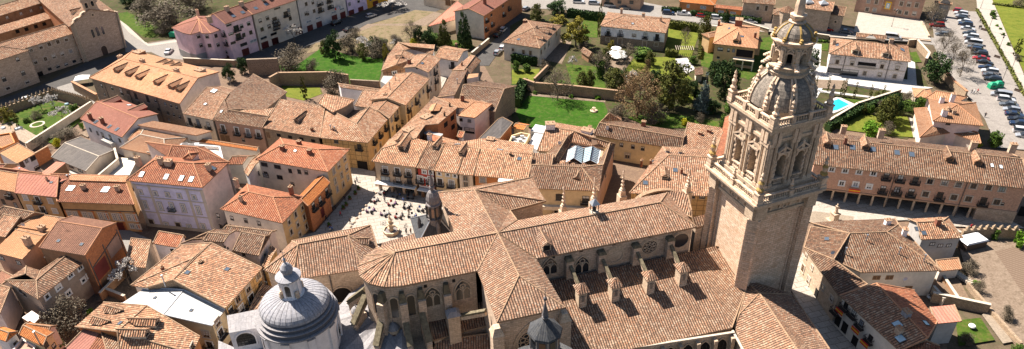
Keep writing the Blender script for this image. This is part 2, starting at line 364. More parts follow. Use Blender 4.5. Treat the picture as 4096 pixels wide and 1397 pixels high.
def house(name, label, A, B, C, h, rise, hl=0.0, hr=0.0, cat='house', rp=.5, **kw):
    """A,B: ends of the eave nearest the camera; C: the far eave corner beyond B (or a depth in metres); hl/hr: hip insets in half depths"""
    a, b = P(A, h), P(B, h); ab = b-a; nrm = Vector((-ab.y, ab.x, 0)).normalized()
    dv = nrm*C if isinstance(C, (int, float)) else P(C, h)-b
    c, d = b+dv, a+dv; dep = dv.length/2; u = ab.normalized()
    r0 = a+dv*rp+u*hl*dep+Vector((0, 0, rise)); r1 = b+dv*rp-u*hr*dep+Vector((0, 0, rise))
    if (r1-r0).dot(u) < .2: mid = (r0+r1)/2; r0 = mid-u*.1; r1 = mid+u*.1
    t = lambda p: (p, p.z)
    if hl == 'x': pass
    loop = [t(a), t(b)]; R = {'p': t(r0), 'r': t(r1)}
    faces = []
    if hr: loop += [t(c)]; ir = None
    else: loop += [t(r1), t(c)]
    ic = len(loop)-1
    loop += [t(d)]; idd = ic+1
    rk = 'r'
    if not hr: rk = 2
    lk = 'p'
    if not hl: loop += [t(r0)]; lk = idd+1
    faces = [[0, 1, rk, lk], [ic, idd, lk, rk]]
    if hr: faces.append([1, ic, rk])
    if hl: faces.append([idd, 0, lk])
    H = block(name, label, cat, [(tuple(p), z) for p, z in loop], faces, {k: (tuple(p), z) for k, (p, z) in R.items() if k in (rk, lk)}, **kw)
    return H
def shed(name, label, A, B, C, h, rise, cat='house', **kw):
    a, b = P(A, h), P(B, h); ab = b-a; nrm = Vector((-ab.y, ab.x, 0)).normalized()
    dv = nrm*C if isinstance(C, (int, float)) else P(C, h)-b
    up_ = Vector((0, 0, rise)); c, d = b+dv+up_, a+dv+up_
    return block(name, label, cat, [(tuple(p), p.z) for p in (a, b, c, d)], [[0, 1, 2, 3]], cap=None, **kw)
def flat(name, label, pts, h, cat='house', wall='cream', top='concrete', par=.0, z0=0.0, group=None, walls=None, parmat=None):
    L = PL(pts, h) if isinstance(pts, str) else [P(p, h) for p in pts]; n = len(L); c = sum(L, Vector())/n; org = Vector((c.x, c.y, z0))
    a = sum(L[i].x*L[(i+1) % n].y-L[(i+1) % n].x*L[i].y for i in range(n))
    if a < 0: L.reverse()
    H = House(); H.e = empty(name, org, label, cat, group); H.org = org; H.walls = []; H.roofs = []
    wm = M()
    for i in range(n):
        a, b = L[i], L[(i+1) % n]; za, zb = Vector((a.x, a.y, z0-.1)), Vector((b.x, b.y, z0-.1))
        wm.face([za, zb, b, a], (walls or {}).get(i, wall)); H.walls.append((za, zb, a, b, newell([za, zb, b, a])))
    if par:
        I = inset(L, .3); dz = Vector((0, 0, par))
        for i in range(n):
            j = (i+1) % n; wm.face([L[i], L[j], I[j], I[i]], parmat or wall); wm.face([I[i], I[j], I[j]-dz, I[i]-dz], wall)
        T = [p-dz for p in I]
    else: T = L
    H.wall = wm.build('wall', H.e, org)
    rm = M(); rm.face(T, top); H.roofs.append((T, Z3)); H.roof = rm.build('roof', H.e, org); return H
def pick_wall(H, s):
    d = ray(s); best = None
    for (za, zb, ta, tb, nn) in H.walls:
        if d.dot(nn) >= -1e-3: continue
        t = (za-EYE).dot(nn)/d.dot(nn); p = EYE+d*t; L = (zb-za).length; x = (p-za).dot((zb-za).normalized())
        zt = ta.z+(tb.z-ta.z)*min(1, max(0, x/L)); out = max(0, -x, x-L)+max(0, za.z-p.z, p.z-zt)
        k = (out if out > .3 else 0, t)
        if best is None or k < best[0]: best = (k, p, nn, out)
    if best is None: return None
    if best[3] > 1.0: print('WARN window off wall %.1f' % best[3], H.e.name, H.e['label'][:40], s)
    return best[1], best[2]
def inpoly(p, pts):
    c = False; n = len(pts)
    for i in range(n):
        a, b = pts[i], pts[i-1]
        if (a.y > p.y) != (b.y > p.y) and p.x < (b.x-a.x)*(p.y-a.y)/(b.y-a.y)+a.x: c = not c
    return c
def pick_roof(H, s):
    d = ray(s); best = None
    for pts, nn in H.roofs:
        t = (pts[0]-EYE).dot(nn)/d.dot(nn); p = EYE+d*t; ins = inpoly(p, pts)
        c = sum(pts, Vector())/len(pts); k = (0 if ins else 1, t if ins else (p-c).length)
        if best is None or k < best[0]: best = (k, p, nn)
    if best[0][0]: print('WARN off roof', H.e.name, H.e['label'][:40], s)
    return best[1], best[2]
WM = {}; WR = random.Random(3)
# surround, frame, glass, door-like, balcony, mullions
WS = dict(plain=(None, 'wood_dark', 'glass', 0, 0), white=('trimwhite', 'trimwhite', 'glass', 0, 0), stone=('surround', 'wood', 'glass', 0, 0), stonew=('surround', 'trimwhite', 'glass_pale', 0, 0),
  stonel=('surround', 'wood_light', 'glass', 0, 0), blind=(None, 'wood_dark', 'blind', 0, 0), balc=(None, 'wood_dark', 'glass', 0, 1), balcw=('trimwhite', 'wood', 'glass', 0, 1), balcs=('surround', 'trimwhite', 'glass_pale', 0, 1),
  garage=(None, 'garage_red', 'garage_red', 1, 0), door=('surround', 'wood_dark', 'wood_dark', 1, 0), wdoor=(None, 'wood_light', 'wood', 1, 0), void=(None, 'dark_void', 'dark_void', 1, 0), glazed=(None, 'iron', 'glass', 0, 0), shut=('trimwhite', 'blind', 'blind', 0, 0),
  pale=(None, 'trimwhite', 'glass_pale', 0, 0), brownb=(None, 'blinddark', 'blinddark', 1, 0))
def lbox(m, x0, x1, y0, y1, z0, z1, mat):
    v = [Vector(p) for p in ((x0, y0, z0), (x1, y0, z0), (x1, y1, z0), (x0, y1, z0), (x0, y0, z1), (x1, y0, z1), (x1, y1, z1), (x0, y1, z1))]
    for f in ((4, 5, 6, 7), (0, 1, 5, 4), (1, 2, 6, 5), (2, 3, 7, 6), (3, 0, 4, 7)): m.face([v[i] for i in f], mat)
def winmesh(st, w, h):
    k = (st, round(w, 2), round(h, 2))
    if k in WM: return WM[k]
    su, fr, gl, door, bal = WS[st]; a = w/2; b = h/2; m = M(); e = .09
    if su:
        t = .2
        lbox(m, -a-t, -a, -b, b+t, -.05, .07, su); lbox(m, a, a+t, -b, b+t, -.05, .07, su); lbox(m, -a, a, b, b+t, -.05, .065, su)
        if not door: lbox(m, -a-t-.04, a+t+.04, -b-.16, -b, -.05, .14, su)
    elif not door: lbox(m, -a-.08, a+.08, -b-.09, -b, -.05, .12, 'surround')
    lbox(m, -a, -a+e, -b, b, -.04, .05, fr); lbox(m, a-e, a, -b, b, -.04, .05, fr); lbox(m, -a+e, a-e, b-e, b, -.04, .05, fr); lbox(m, -a+e, a-e, -b, -b+e, -.04, .05, fr)
    if w > .8: lbox(m, -.04, .04, -b+e, b-e, -.04, .045, fr)
    if h > 1.3 and not door: lbox(m, -a+e, a-e, b*.35-.03, b*.35+.03, -.04, .04, fr)
    f = m.build('window_frame'); fm = f.data; bpy.data.objects.remove(f)
    m = M(); lbox(m, -a+.05, a-.05, -b+.05, b-.05, -.04, .015, gl); g = m.build('pane'); gm = g.data; bpy.data.objects.remove(g)
    bm_ = None
    if bal:
        m = M(); bw = a+.4; d = .75; lbox(m, -bw, bw, -b-.16, -b-.02, 0, d, 'surround' if su == 'surround' else 'wood_dark')
        for i in range(9): x = -bw+.05+i*(2*bw-.1)/8; lbox(m, x-.025, x+.025, -b-.02, -b+.95, d-.07, d-.02, 'iron')
        for y in (-b+.05, -b+.93): lbox(m, -bw, bw, y, y+.06, d-.08, d-.01, 'iron'); [lbox(m, sx, sx+.05, y, y+.06, 0, d-.08, 'iron') for sx in (-bw, bw-.05)]
        for sx in (-bw, bw-.05):
            for q in (.2, .42): lbox(m, sx, sx+.05, -b, -b+.95, q, q+.05, 'iron')
        o = m.build('balcony'); bm_ = o.data; bpy.data.objects.remove(o)
    WM[k] = (fm, gm, bm_); return WM[k]
def plane_rot(nn):
    t, bt = tang(nn); return Matrix((t, bt, nn)).transposed()
def win(H, pts, w, h, st='plain', name=None):
    fm, gm, bm_ = winmesh(st, w, h); door = WS[st][3]
    for s in pts.split():
        r = pick_wall(H, s)
        if r is None: print('WARN no wall', s); continue
        p, nn = r; o = bpy.data.objects.new(name or ('door' if st in ('door', 'wdoor', 'void') else 'garage_door' if st == 'garage' else 'window'), fm); COL.objects.link(o)
        o.parent = H.e; o.matrix_local = Matrix.Translation(p+nn*.02-H.org) @ plane_rot(nn).to_4x4()
        gm2 = gm
        if not door and WS[st][2] == 'glass':
            k_ = (w, h, WR.choice('aaaabbcd'))
            if k_[2] != 'a':
                if k_ not in WM:
                    m_ = M(); x_, y_ = w/2-.05, h/2-.05; sp = dict(b=.35, c=.65, d=1.0)[k_[2]]; lbox(m_, -x_, x_, y_-2*y_*sp, y_, -.04, .02, 'blind' if k_[2] != 'd' else 'glass_pale'); lbox(m_, -x_, x_, -y_, y_-2*y_*sp, -.04, .012, 'glass') if sp < 1 else None
                    o_ = m_.build('pane'); WM[k_] = o_.data; bpy.data.objects.remove(o_)
                gm2 = WM[k_]
        g = bpy.data.objects.new('door_leaf' if door else 'pane', gm2); COL.objects.link(g); g.parent = o
        if bm_: g = bpy.data.objects.new('balcony', bm_); COL.objects.link(g); g.parent = o
def row(H, a, b, n, w, h, st='plain'):
    fa, fb = FR[a[0]], FR[b[0]]; xa, ya = map(float, a[1:].split(',')); xb, yb = map(float, b[1:].split(','))
    win(H, ' '.join('%s%.1f,%.1f' % (a[0], xa+(xb-xa)*i/max(1, n-1), ya+(yb-ya)*i/max(1, n-1)) for i in range(n)), w, h, st)
def chim(H, pts, w=.7, h=1.4, mat='chimneypale', d=None, pipe=False):
    for s in pts.split():
        p, nn = pick_roof(H, s); t, _ = tang(nn if nn.z < .999 else Vector((0, -.1, 1)).normalized()); up2 = Vector((-t.y, t.x, 0)); m = M()
        if pipe: m.tube(p-Z3*.3, p+Z3*h, .12, .12, 'metal'); m.tube(p+Z3*h, p+Z3*(h+.15), .22, .2, 'metal')
        else:
            d_ = d or w*.8; m.box(p, t, up2, w, d_, p.z-.7, p.z+h, mat); m.box(p, t, up2, w+.18, d_+.18, p.z+h, p.z+h+.12, 'cap')
            for q in (-.25, .25): m.tube(p+t*q*w+Z3*(h+.12), p+t*q*w+Z3*(h+.45), .11, .09, 'cap_orange')
        m.build('chimney', H.roof, H.org)
def sky_(H, pts, w=.8, h=1.1, gl='skyglass'):
    for s in pts.split():
        p, nn = pick_roof(H, s); m = M(); a, b = w/2, h/2
        lbox(m, -a-.07, -a, -b-.07, b+.07, -.05, .12, 'gutter'); lbox(m, a, a+.07, -b-.07, b+.07, -.05, .12, 'gutter')
        lbox(m, -a, a, b, b+.07, -.05, .12, 'gutter'); lbox(m, -a, a, -b-.07, -b, -.05, .12, 'gutter')
        lbox(m, -a, a, -b, b, -.05, .09, gl)
        o = m.build('skylight', H.roof); o.matrix_local = Matrix.Translation(p-H.org) @ plane_rot(nn).to_4x4()
def dormer(H, pts, w=1.5, hf=1.1, rise=.45, roof=None, wall=None, gl='glass'):
    for s in pts.split():
        p, nn = pick_roof(H, s); t, _ = tang(nn); dn = Vector((t.y, -t.x, 0)); up_ = -dn; sl = max(.26, hypot(nn.x, nn.y)/nn.z)
        if dn.dot(Vector((nn.x, nn.y, 0))) < 0: dn, up_ = up_, dn
        a = w/2; L1 = hf/sl+.2; L2 = (hf+rise)/sl+.1; m = M(); wl = wall or 'cream'
        f = lambda x, y, z: p+t*x+up_*y+Z3*z
        m.face([f(-a, 0, -.2), f(a, 0, -.2), f(a, 0, hf), f(0, 0, hf+rise), f(-a, 0, hf)], wl)
        m.face([f(a, 0, -.2), f(a, L1, -.2+L1*sl-.3), f(a, L1, hf), f(a, 0, hf)], wl); m.face([f(-a, L1, L1*sl-.5), f(-a, 0, -.2), f(-a, 0, hf), f(-a, L1, hf)], wl)
        e = .2; rf = roof or 'tile_old'
        m.face([f(0, -e, hf+rise+.08), f(-a-e, -e, hf-.08), f(-a-e, L1, hf-.08), f(0, L2, hf+rise+.08)], rf)
        m.face([f(a+e, -e, hf-.08), f(0, -e, hf+rise+.08), f(0, L2, hf+rise+.08), f(a+e, L1, hf-.08)], rf)
        m.face([f(-a-e, -e, hf-.2), f(0, -e, hf+rise-.06), f(0, -e, hf+rise+.08), f(-a-e, -e, hf-.08)], 'cap'); m.face([f(0, -e, hf+rise-.06), f(a+e, -e, hf-.2), f(a+e, -e, hf-.08), f(0, -e, hf+rise+.08)], 'cap')
        m.tube(f(0, -e, hf+rise+.1), f(0, L2, hf+rise+.1), .12, .12, 'cap', 5)
        o = m.build('dormer', H.roof, H.org)
        m = M(); q = .35*w; m.face([f(-q, -.03, .12), f(q, -.03, .12), f(q, -.03, hf-.12), f(-q, -.03, hf-.12)], gl)
        g = m.build('dormer_window', H.roof, H.org)
def wallrun(name, label, pts, h, th=.5, mat='stone_wall', cap='cap', merl=0, cat='wall', base=0.0, group=None, attop=False, closed=False):
    """free-standing wall through survey points on the ground (or along its top when attop)"""
    L = [P(p, h if attop else base) for p in pts.split()]; L = [Vector((p.x, p.y, 0)) for p in L]
    if closed: L.append(L[0])
    m = M(); mc = M()
    for i in range(len(L)-1):
        a, b = L[i], L[i+1]; u = (b-a).normalized(); n = Vector((-u.y, u.x, 0)); ext = th/2
        c = (a+b)/2; m.box(c, u, n, (b-a).length+ext, th, base-.1, h, mat)
        if cap: mc.box(c, u, n, (b-a).length+ext+.05, th+.22, h, h+.12, cap)
        if merl:
            k = int((b-a).length/1.15)
            for j in range(k): q = a+u*(j+.5)*(b-a).length/k; mc.box(q, u, n, .62, th, h+.12, h+merl*.6, mat); mc.box(q, u, n, .62, th, h+merl*.6, h+merl+.25, mat, taper=.25)
    e = empty(name, L[0]+Vector((0, 0, base)), label, cat, group); m.build('wall_body', e, e.location); mc.build('coping', e, e.location); return e
# ================================================================ cathedral
NA = rad(15.3); NO = Vector((-2.56, 92.45, 0)); NU = Vector((cos(NA), sin(NA), 0)); NV_ = Vector((-sin(NA), cos(NA), 0))
def C(a, b, z): return tuple(NO + NU*a + NV_*b + Z3*z)
def CL(l): return [(C(a, b, z), z) for a, b, z in l]
def arch_loop(w, h, pointed, n=7):
    a = w/2; r = []
    if pointed:
        R = w*1.0
        for i in range(n+1):
            th = pi/3*i/n; r.append((a-R+R*cos(th), h-R*sin(pi/3)+R*sin(th)))
        r += [(-x, y) for x, y in r[-2::-1]]
    else:
        for i in range(2*n+1): th = pi*i/(2*n); r.append((a*cos(th), h-a+a*sin(th)))
    return [(a, 0)] + r + [(-a, 0)]
def archpiece(H, s, w, h, pointed=False, twin=False, sur='stone_pale', gl='dark_void', name='window', pos=None, parent=None, org=None, depth=.12, mull=0, rose=False):
    p, nn = pos if pos else pick_wall(H, s); par = parent or H.e; og = org or H.org
    m = M(); I = arch_loop(w, h, pointed); O = arch_loop(w+.5, h+.3, pointed); k = len(I)
    for i in range(k-1):
        a, b, c, d = I[i], I[i+1], O[i+1], O[i]; A_, B_, C_, D_ = [Vector((q[0], q[1], depth)) for q in (a, b, c, d)]
        m.face([A_, D_, C_, B_], sur); m.face([A_, B_, B_-Z3*(depth+.05), A_-Z3*(depth+.05)], sur); m.face([D_, D_-Z3*(depth+.05), C_-Z3*(depth+.05), C_], sur)
    if twin:
        lbox(m, -.12, .12, 0, h-w*.45, -.02, depth-.02, sur)
        for sx in (-1, 1):
            L2 = arch_loop(w/2-.1, h*.62, True, 4)
            for i in range(len(L2)-1): m.beam((L2[i][0]+sx*w/4, L2[i][1], .04), (L2[i+1][0]+sx*w/4, L2[i+1][1], .04), .14, .1, sur)
        ring(m, (0, h*.72), w*.17, .09, sur)
    for i in range(mull): x = -w/2+(i+1)*w/(mull+1); lbox(m, x-.05, x+.05, 0, h*.8, 0, .06, 'iron')
    for i in range(mull): y = (i+1)*h/(mull+1.5); lbox(m, -w/2+.05, w/2-.05, y-.04, y+.04, 0, .055, 'iron')
    o = m.build(name, par); o.matrix_local = Matrix.Translation(p+nn*.01-og) @ plane_rot(nn).to_4x4()
    m = M(); m.face([Vector((x, y, .015)) for x, y in I[::1]], gl); g = m.build('pane'); g.parent = o; return o
def ring(m, c, r, t, mat, n=12, z=.05):
    for i in range(n):
        a0, a1 = 2*pi*i/n, 2*pi*(i+1)/n
        m.beam((c[0]+r*cos(a0), c[1]+r*sin(a0), z), (c[0]+r*cos(a1), c[1]+r*sin(a1), z), t*2, .12, mat)
def rosewin(H, s, r, spokes=8, gl='dark_void', pos=None):
    p, nn = pos if pos else pick_wall(H, s); m = M(); n = 20
    for (ra, rb, z) in ((r, r+.28, .14), (r+.28, r+.5, .07)):
        for i in range(n):
            a0, a1 = 2*pi*i/n, 2*pi*(i+1)/n; q = [Vector((x*cos(t), x*sin(t), z)) for x, t in ((ra, a0), (rb, a0), (rb, a1), (ra, a1))]; m.face(q, 'stone_pale')
            m.face([q[0], q[3], q[3]-Z3*.18, q[0]-Z3*.18], 'stone_pale'); m.face([q[1], q[1]-Z3*.18, q[2]-Z3*.18, q[2]], 'stone_pale')
    for i in range(spokes): t = 2*pi*i/spokes; m.beam((r*.25*cos(t), r*.25*sin(t), .05), (r*cos(t), r*sin(t), .05), .09, .09, 'stone_pale')
    if spokes:
        ring(m, (0, 0), r*.25, .06, 'stone_pale')
        for i in range(spokes): t = 2*pi*(i+.5)/spokes; ring(m, (r*.68*cos(t), r*.68*sin(t)), r*.2, .05, 'stone_pale', 8)
    o = m.build('rose_window' if spokes else 'round_window', H.e); o.matrix_local = Matrix.Translation(p+nn*.01-H.org) @ plane_rot(nn).to_4x4()
    m = M(); m.face([Vector((r*cos(2*pi*i/n), r*sin(2*pi*i/n), .012)) for i in range(n)], gl); g = m.build('pane'); g.parent = o
HE, HR = 18.0, 20.3
# nave with chancel and polygonal apse: straight eaves, fan of hips round the apse
aps = [(-17+5.9*cos(t)*1.05, 5.6*sin(t)) for t in [rad(90+i*180/7) for i in range(0, 8)]]
L = [(-5, -5.6), (-5, 5.6)] + aps[:]
cath = House(); org = Vector(C(0, 0, 0)); cath.e = empty('cathedral', org, 'gothic cathedral with long tiled nave, crossing transept and rounded apse beside the bell tower', 'cathedral'); cath.org = org
loop = CL([(-4.8, -5.5, HE), (0, 0, HR), (-4.8, 5.5, HE)][0:1]) 
def part_roof(nm, loop, faces, ridge, wall='stone_church', z0=0, oh=.5, **k):
    return block(nm, '', '', loop, faces, ridge, wall=wall, roof='tile_church', z0=z0, oh=oh, under=cath, nm=(nm+'_roof', nm+'_wall'), cap='cap', th=.3, **k)
na = len(aps)
chanc = part_roof('chancel', CL([(-4.9, -5.6, HE), (0, 0, HR), (-4.9, 5.6, HE)] + [(a, b, HE) for a, b in aps]), 
   [[0, 1, 'e', 2+na], [1, 2, 3, 'e']] + [[3+i, 4+i, 'e'] for i in range(na-1)], {'e': (C(-17, 0, HR), HR)}, walls={0: None, 1: None})
nave = part_roof('nave', CL([(33.6, -5.5, HE), (33.6, 5.5, HE), (4.9, 5.5, HE), (0, 0, HR), (4.9, -5.5, HE)]),
   [[4, 0, 'w', 3], [0, 1, 'w'], [1, 2, 3, 'w']], {'w': (C(29.3, 0, HR), HR)}, walls={2: None, 3: None})
strans = part_roof('transept', CL([(-4.9, -17.6, HE), (5.5, -17.6, HE), (4.9, -5.5, HE), (0, 0, HR), (-4.9, -5.5, HE)]),
   [[0, 1, 's'], [1, 2, 3, 's'], [3, 4, 0, 's']], {'s': (C(.3, -11.3, HR), HR)}, walls={2: None, 3: None})
apx = P('f1097,78', HR); xl = P('f1010,312', HE); x0 = P('f915,92', HE)
q = lambda v: (tuple(v), v.z)
px_ = lambda X, Y, h: P('a%f,%f' % (X*1.2559, Y*1.2559), h)
ntr = part_roof('north_transept', [q(Vector(C(0, 0, HR))), q(Vector(C(4.9, 5.5, HE))), q(px_(2040, 842, 17.0)), q(px_(2184, 804, 16.6)), q(px_(2124, 710, 16.6)), q(x0), q(xl)],
   [[0, 'a', 5, 6], ['a', 4, 5], ['a', 3, 4], ['a', 2, 3], [0, 1, 2, 'a']], {'a': q(apx)}, walls={0: None, 6: None})
# sloping aisle and chapel roof on the south side
AZ0, AZ1 = 12.8, 8.0
aisle = part_roof('aisle', [q(Vector(C(5.6, -5.6, AZ0))), q(Vector(C(5.6, -17.6, AZ1+.7))), q(Vector(C(11.5, -19.3, AZ1))), q(Vector(C(33.4, -20.0, AZ1))), q(P('n520,612', 9.6)), q(Vector(C(41, -6.5, 12.0))), q(Vector(C(38.0, -5.6, AZ0)))],
   [[0, 1, 2], [0, 2, 3, 'k'], ['k', 3, 4], ['k', 4, 5, 6], [0, 'k', 6]], {'k': (C(33.4, -6.0, AZ0-.15), AZ0-.15)}, oh=.3, roofmats={i: 'tile_aisle' for i in range(5)})
# small linking roof between nave end and tower
link = part_roof('link', [q(P('B605,410', 15.5)), q(P('B780,368', 15.5)), q(P('B720,285', 16.8)), q(P('B575,322', 16.8))], [[0, 1, 2, 3]], {}, oh=.25)
gable = part_roof('west_front', [q(P('B170,150', 17)), q(P('B575,322', 16)), q(P('B570,260', 17)), q(P('B540,130', 17.5)), q(P('B500,100', 17.8)), q(P('B300,95', 17.8))], [[0, 1, 2, 3, 4, 5]], {}, oh=.25)
# nave windows, buttresses
for s, kd in (('g190,500', 'a'), ('g350,492', 'a')): archpiece(nave, s, 2.6, 3.4, True, True, gl='glass')
rosewin(nave, 'g515,406', 1.45, 0, 'stone_pale'); rosewin(nave, 'g690,364', 1.35, 8); rosewin(nave, 'g845,331', 1.5, 0, 'glass')
for s in ('g348,383', 'g512,349', 'g694,311', 'g207,415'):
    p, nn = pick_wall(nave, s); m = M(); m.box(p, tang(nn)[0], nn, .6, .1, p.z-.3, p.z+.3, 'dark_void'); m.build('vent_opening', cath.e, cath.org)
for s in ('g280,470', 'g442,420', 'g614,392', 'g784,352'):
    m = M(); p, nn = pick_wall(nave, s); t, _ = tang(nn); m.box(p+nn*.5, t, nn, 1.3, 1.2, 8, HE-1.6, 'stone_church'); m.box(p+nn*.5, t, nn, 1.5, 1.4, HE-1.6, HE-1.1, 'moss', taper=.7); m.build('buttress', cath.e, cath.org)
# pinnacles with tiled caps standing on the aisle roof, a strut from each to the nave wall
for s, s2 in (('g355,668', 'g280,475'), ('g520,640', 'g442,425'), ('g695,602', 'g614,395'), ('g858,560', 'g784,355')):
    b, nn = pick_roof(aisle, s); m = M(); b = b+NV_*.9; z = b.z
    m.box(b, NU, NV_, 1.4, 1.7, z-1, z+3.0, 'stone_pale'); m.box(b, NU, NV_, 1.7, 2.0, z+3.0, z+3.25, 'stone_pale')
    m.box(b-NV_*.88, NU, NV_, 1.0, .1, z-.6, z+2.2, 'stone_church'); m.box(b-NV_*.92, NU, NV_, .5, .06, z+1.2, z+2.4, 'carved_dark')
    m.box(b, NU, NV_, 2.1, 2.5, z+3.25, z+4.3, 'tile_church', taper=.12)
    o = m.build('pinnacle', cath.e, cath.org); m = M()
    w_, _ = pick_wall(nave, s2); a = Vector((b.x, b.y, 0))+NV_*1.0; e_ = Vector((w_.x, w_.y, 0))-NV_*.2; lz = lambda v, z_: v+Z3*z_
    z0_, z1_ = z+2.9, z+5.0; k = 8
    for i in range(k):
        p0 = a.lerp(e_, i/k); p1 = a.lerp(e_, (i+1)/k); t0 = z0_+(z1_-z0_)*i/k; t1 = z0_+(z1_-z0_)*(i+1)/k
        m.beam(lz(p0, t0), lz(p1, t1), .5, .4, 'moss')
        h0 = 2.1*(1-sin(pi*(.5+i/k*.5))); 
        m.beam(lz(p0, t0-.5), lz(p1, t1-.4), .42, .5, 'stone_church')
    m.build('flying_buttress', cath.e, cath.org)
# nave dormer, ridge lantern, metal cage
dormer(nave, 'g175,385', 1.5, 1.2, .5, 'tile_church', 'stone_pale', 'dark_void')
p = P('g413,190', HR); m = M()
for sx, sy in ((-1, -1), (1, -1), (1, 1), (-1, 1)): m.tube(p+NU*sx*.5+NV_*sy*.5, p+NU*sx*.5+NV_*sy*.5+Z3*1.8, .08, .08, 'iron')
m.box(p, NU, NV_, 1.3, 1.3, HR-.6, HR+.25, 'cap_pale'); m.box(p, NU, NV_, 1.5, 1.5, HR+1.8, HR+2.7, 'metal', taper=.1); m.lathe(p, [(.35, HR+.5), (.3, HR+.9), (.12, HR+1.2)], 'iron', 8)
m.build('ridge_lantern', cath.e, cath.org)
# chancel windows and wall piers
for s in ('z740,492', 'z1005,432'): archpiece(chanc, s, 2.5, 3.9, True, True, gl='glass')
for s in ('z258,560', 'z408,598', 'z555,575'): archpiece(chanc, s, 1.15, 4.2, False, gl='glass')
for s in ('z668,320', 'z918,272'):
    p, nn = pick_wall(chanc, s); m = M(); m.box(p, tang(nn)[0], nn, .5, .1, p.z-.3, p.z+.3, 'dark_void'); m.build('vent_opening', cath.e, cath.org)
for s in ('z305,480', 'z470,490', 'z635,480', 'z858,430'):
    m = M(); p, nn = pick_wall(chanc, s); t, _ = tang(nn); m.box(p+nn*.6, t, nn, 1.2, 1.6, 0, HE-3.2, 'stone_church'); m.box(p+nn*.4, t, nn, 1.2, 1.2, HE-3.2, HE-1.4, 'moss', taper=.6); m.build('buttress', cath.e, cath.org)
# mossy radial flying buttresses round the apse
for a, b, za, zb in (('z300,500', 'z232,850', 12.5, 8.6), ('z468,500', 'z535,855', 12.5, 8.6), ('z632,540', 'z705,815', 12.5, 8.8), ('z165,340', 'z30,655', 13.5, 9), ('z135,345', 'z-10,450', 13.5, 10)):
    p0 = P(a, za); p1 = P(b, zb); m = M(); m.beam(p0, p1, 1.0, .7, 'moss'); d = (p1-p0); d.z = 0; d.normalize(); pm = p0.lerp(p1, .75)
    m.beam(p0-Z3*.6, p1-Z3*.6, .8, .9, 'stone_church')
    for i in range(5): f0 = .45+i*.11; c0 = p0.lerp(p1, f0); m.box(c0, d, Vector((-d.y, d.x, 0)), .11*(p1-p0).length+.05, .85, 6, c0.z-.3-1.6*(1-i/4)**2, 'stone_church')
    m.build('flying_buttress', cath.e, cath.org)
# ambulatory lead roofs, low and fan shaped
amb = [C(-17+12.0*cos(t), 11.8*sin(t), 6.3) for t in [rad(108+i*18) for i in range(10)]]
m = M(); inn = [C(-17+5.6*cos(t), 5.4*sin(t), 8.3) for t in [rad(108+i*18) for i in range(10)]]
for i in range(9):
    mid = Vector(amb[i]).lerp(Vector(amb[i+1]), .5)+Z3*.5; mi = Vector(inn[i]).lerp(Vector(inn[i+1]), .5)+Z3*.5
    m.face([amb[i], mid, mi, inn[i]], 'lead'); m.face([mid, amb[i+1], inn[i+1], mi], 'lead')
m.build('ambulatory_roof', cath.e, cath.org)
m = M(); m.prism([Vector(p) for p in amb]+[Vector(C(-14, -10, 0)), Vector(C(-14, 10, 0))], 0, 6.2, 'stone_pale'); m.build('ambulatory_wall', cath.e, cath.org)
for s, r, zb in (('z393,745', .95, 7.0), ('z66,600', .9, 7.2)):
    c = P(s, zb+.6); m = M(); m.lathe(c, [(r, zb-1), (r, zb+1.9), (r+.15, zb+1.95), (r+.15, zb+2.1)], 'stone_pale', 12); m.lathe(c, [(r+.1, zb+2.1), (r*.9, zb+2.5), (r*.5, zb+2.95), (.08, zb+3.15), (.05, zb+3.6)], 'lead', 12)
    m.box(c-NV_*r*.96-NU*.1, NU, NV_, .5, .12, zb+.2, zb+1.4, 'blinddark'); m.build('roof_cupola', cath.e, cath.org)
# chapel roofs south of the chancel
q2 = lambda s, h: q(P(s, h))
cr = part_roof('choir_chapel', [q2('z688,548', 9.6), q2('z735,800', 7.4), q2('z1010,720', 7.2), q2('z1270,660', 7.6), q2('z1180,455', 9.6)], [[0, 1, 2, 3, 4]], {}, z0=0, oh=.2)
cs = part_roof('sacristy_low', [q2('z770,800', 6.6), q2('z700,1000', 4.5), q2('A330,960', 5.0), q2('A160,735', 6.9)], [[0, 1, 2, 3]], {}, z0=0, oh=.2)
m = M(); p = P('z930,770', 7.0); z = 7
m.box(p, NU, NV_, 1.9, 1.5, 5, 12.2, 'stone_pale'); m.box(p, NU, NV_, 2.3, 2.0, 12.2, 12.9, 'lead', taper=.5); m.build('pier', cath.e, cath.org)
m = M(); a = Vector((p.x, p.y, 11.3))+NU*.8; b = P('z1200,545', 14.0); k = 10
for i in range(k):
    p0 = a.lerp(b, i/k); p1 = a.lerp(b, (i+1)/k); m.beam(p0+Z3*.2, p1+Z3*.2, .7, .35, 'moss'); sg = 2.2*(abs(i+.5)/k-.55)**2*3; 
    m.beam(p0-Z3*.3, p1-Z3*.3, .55, .8, 'stone_pale')
m.build('flying_buttress', cath.e, cath.org)
# transept corner turrets and the great rose window
for a in (-4.9, 5.5):
    m = M(); c = C(a, -17.2, 0); m.box(c, NU, NV_, 1.7, 1.9, 0, 15.5, 'stone_church'); m.box(c, NU, NV_, 1.9, 2.1, 15.5, 16.8, 'stone_pale', taper=.5); m.build('corner_buttress', cath.e, cath.org)
pw = Vector(C(.4, -17.12, 12.3)); rosewin(strans, '', 2.1, 10, 'glass', pos=(pw, -NV_)); archpiece(strans, '', 5.4, 6.6, True, gl='stone_church', pos=(Vector(C(.4, -17.1, 9.3)), -NV_))
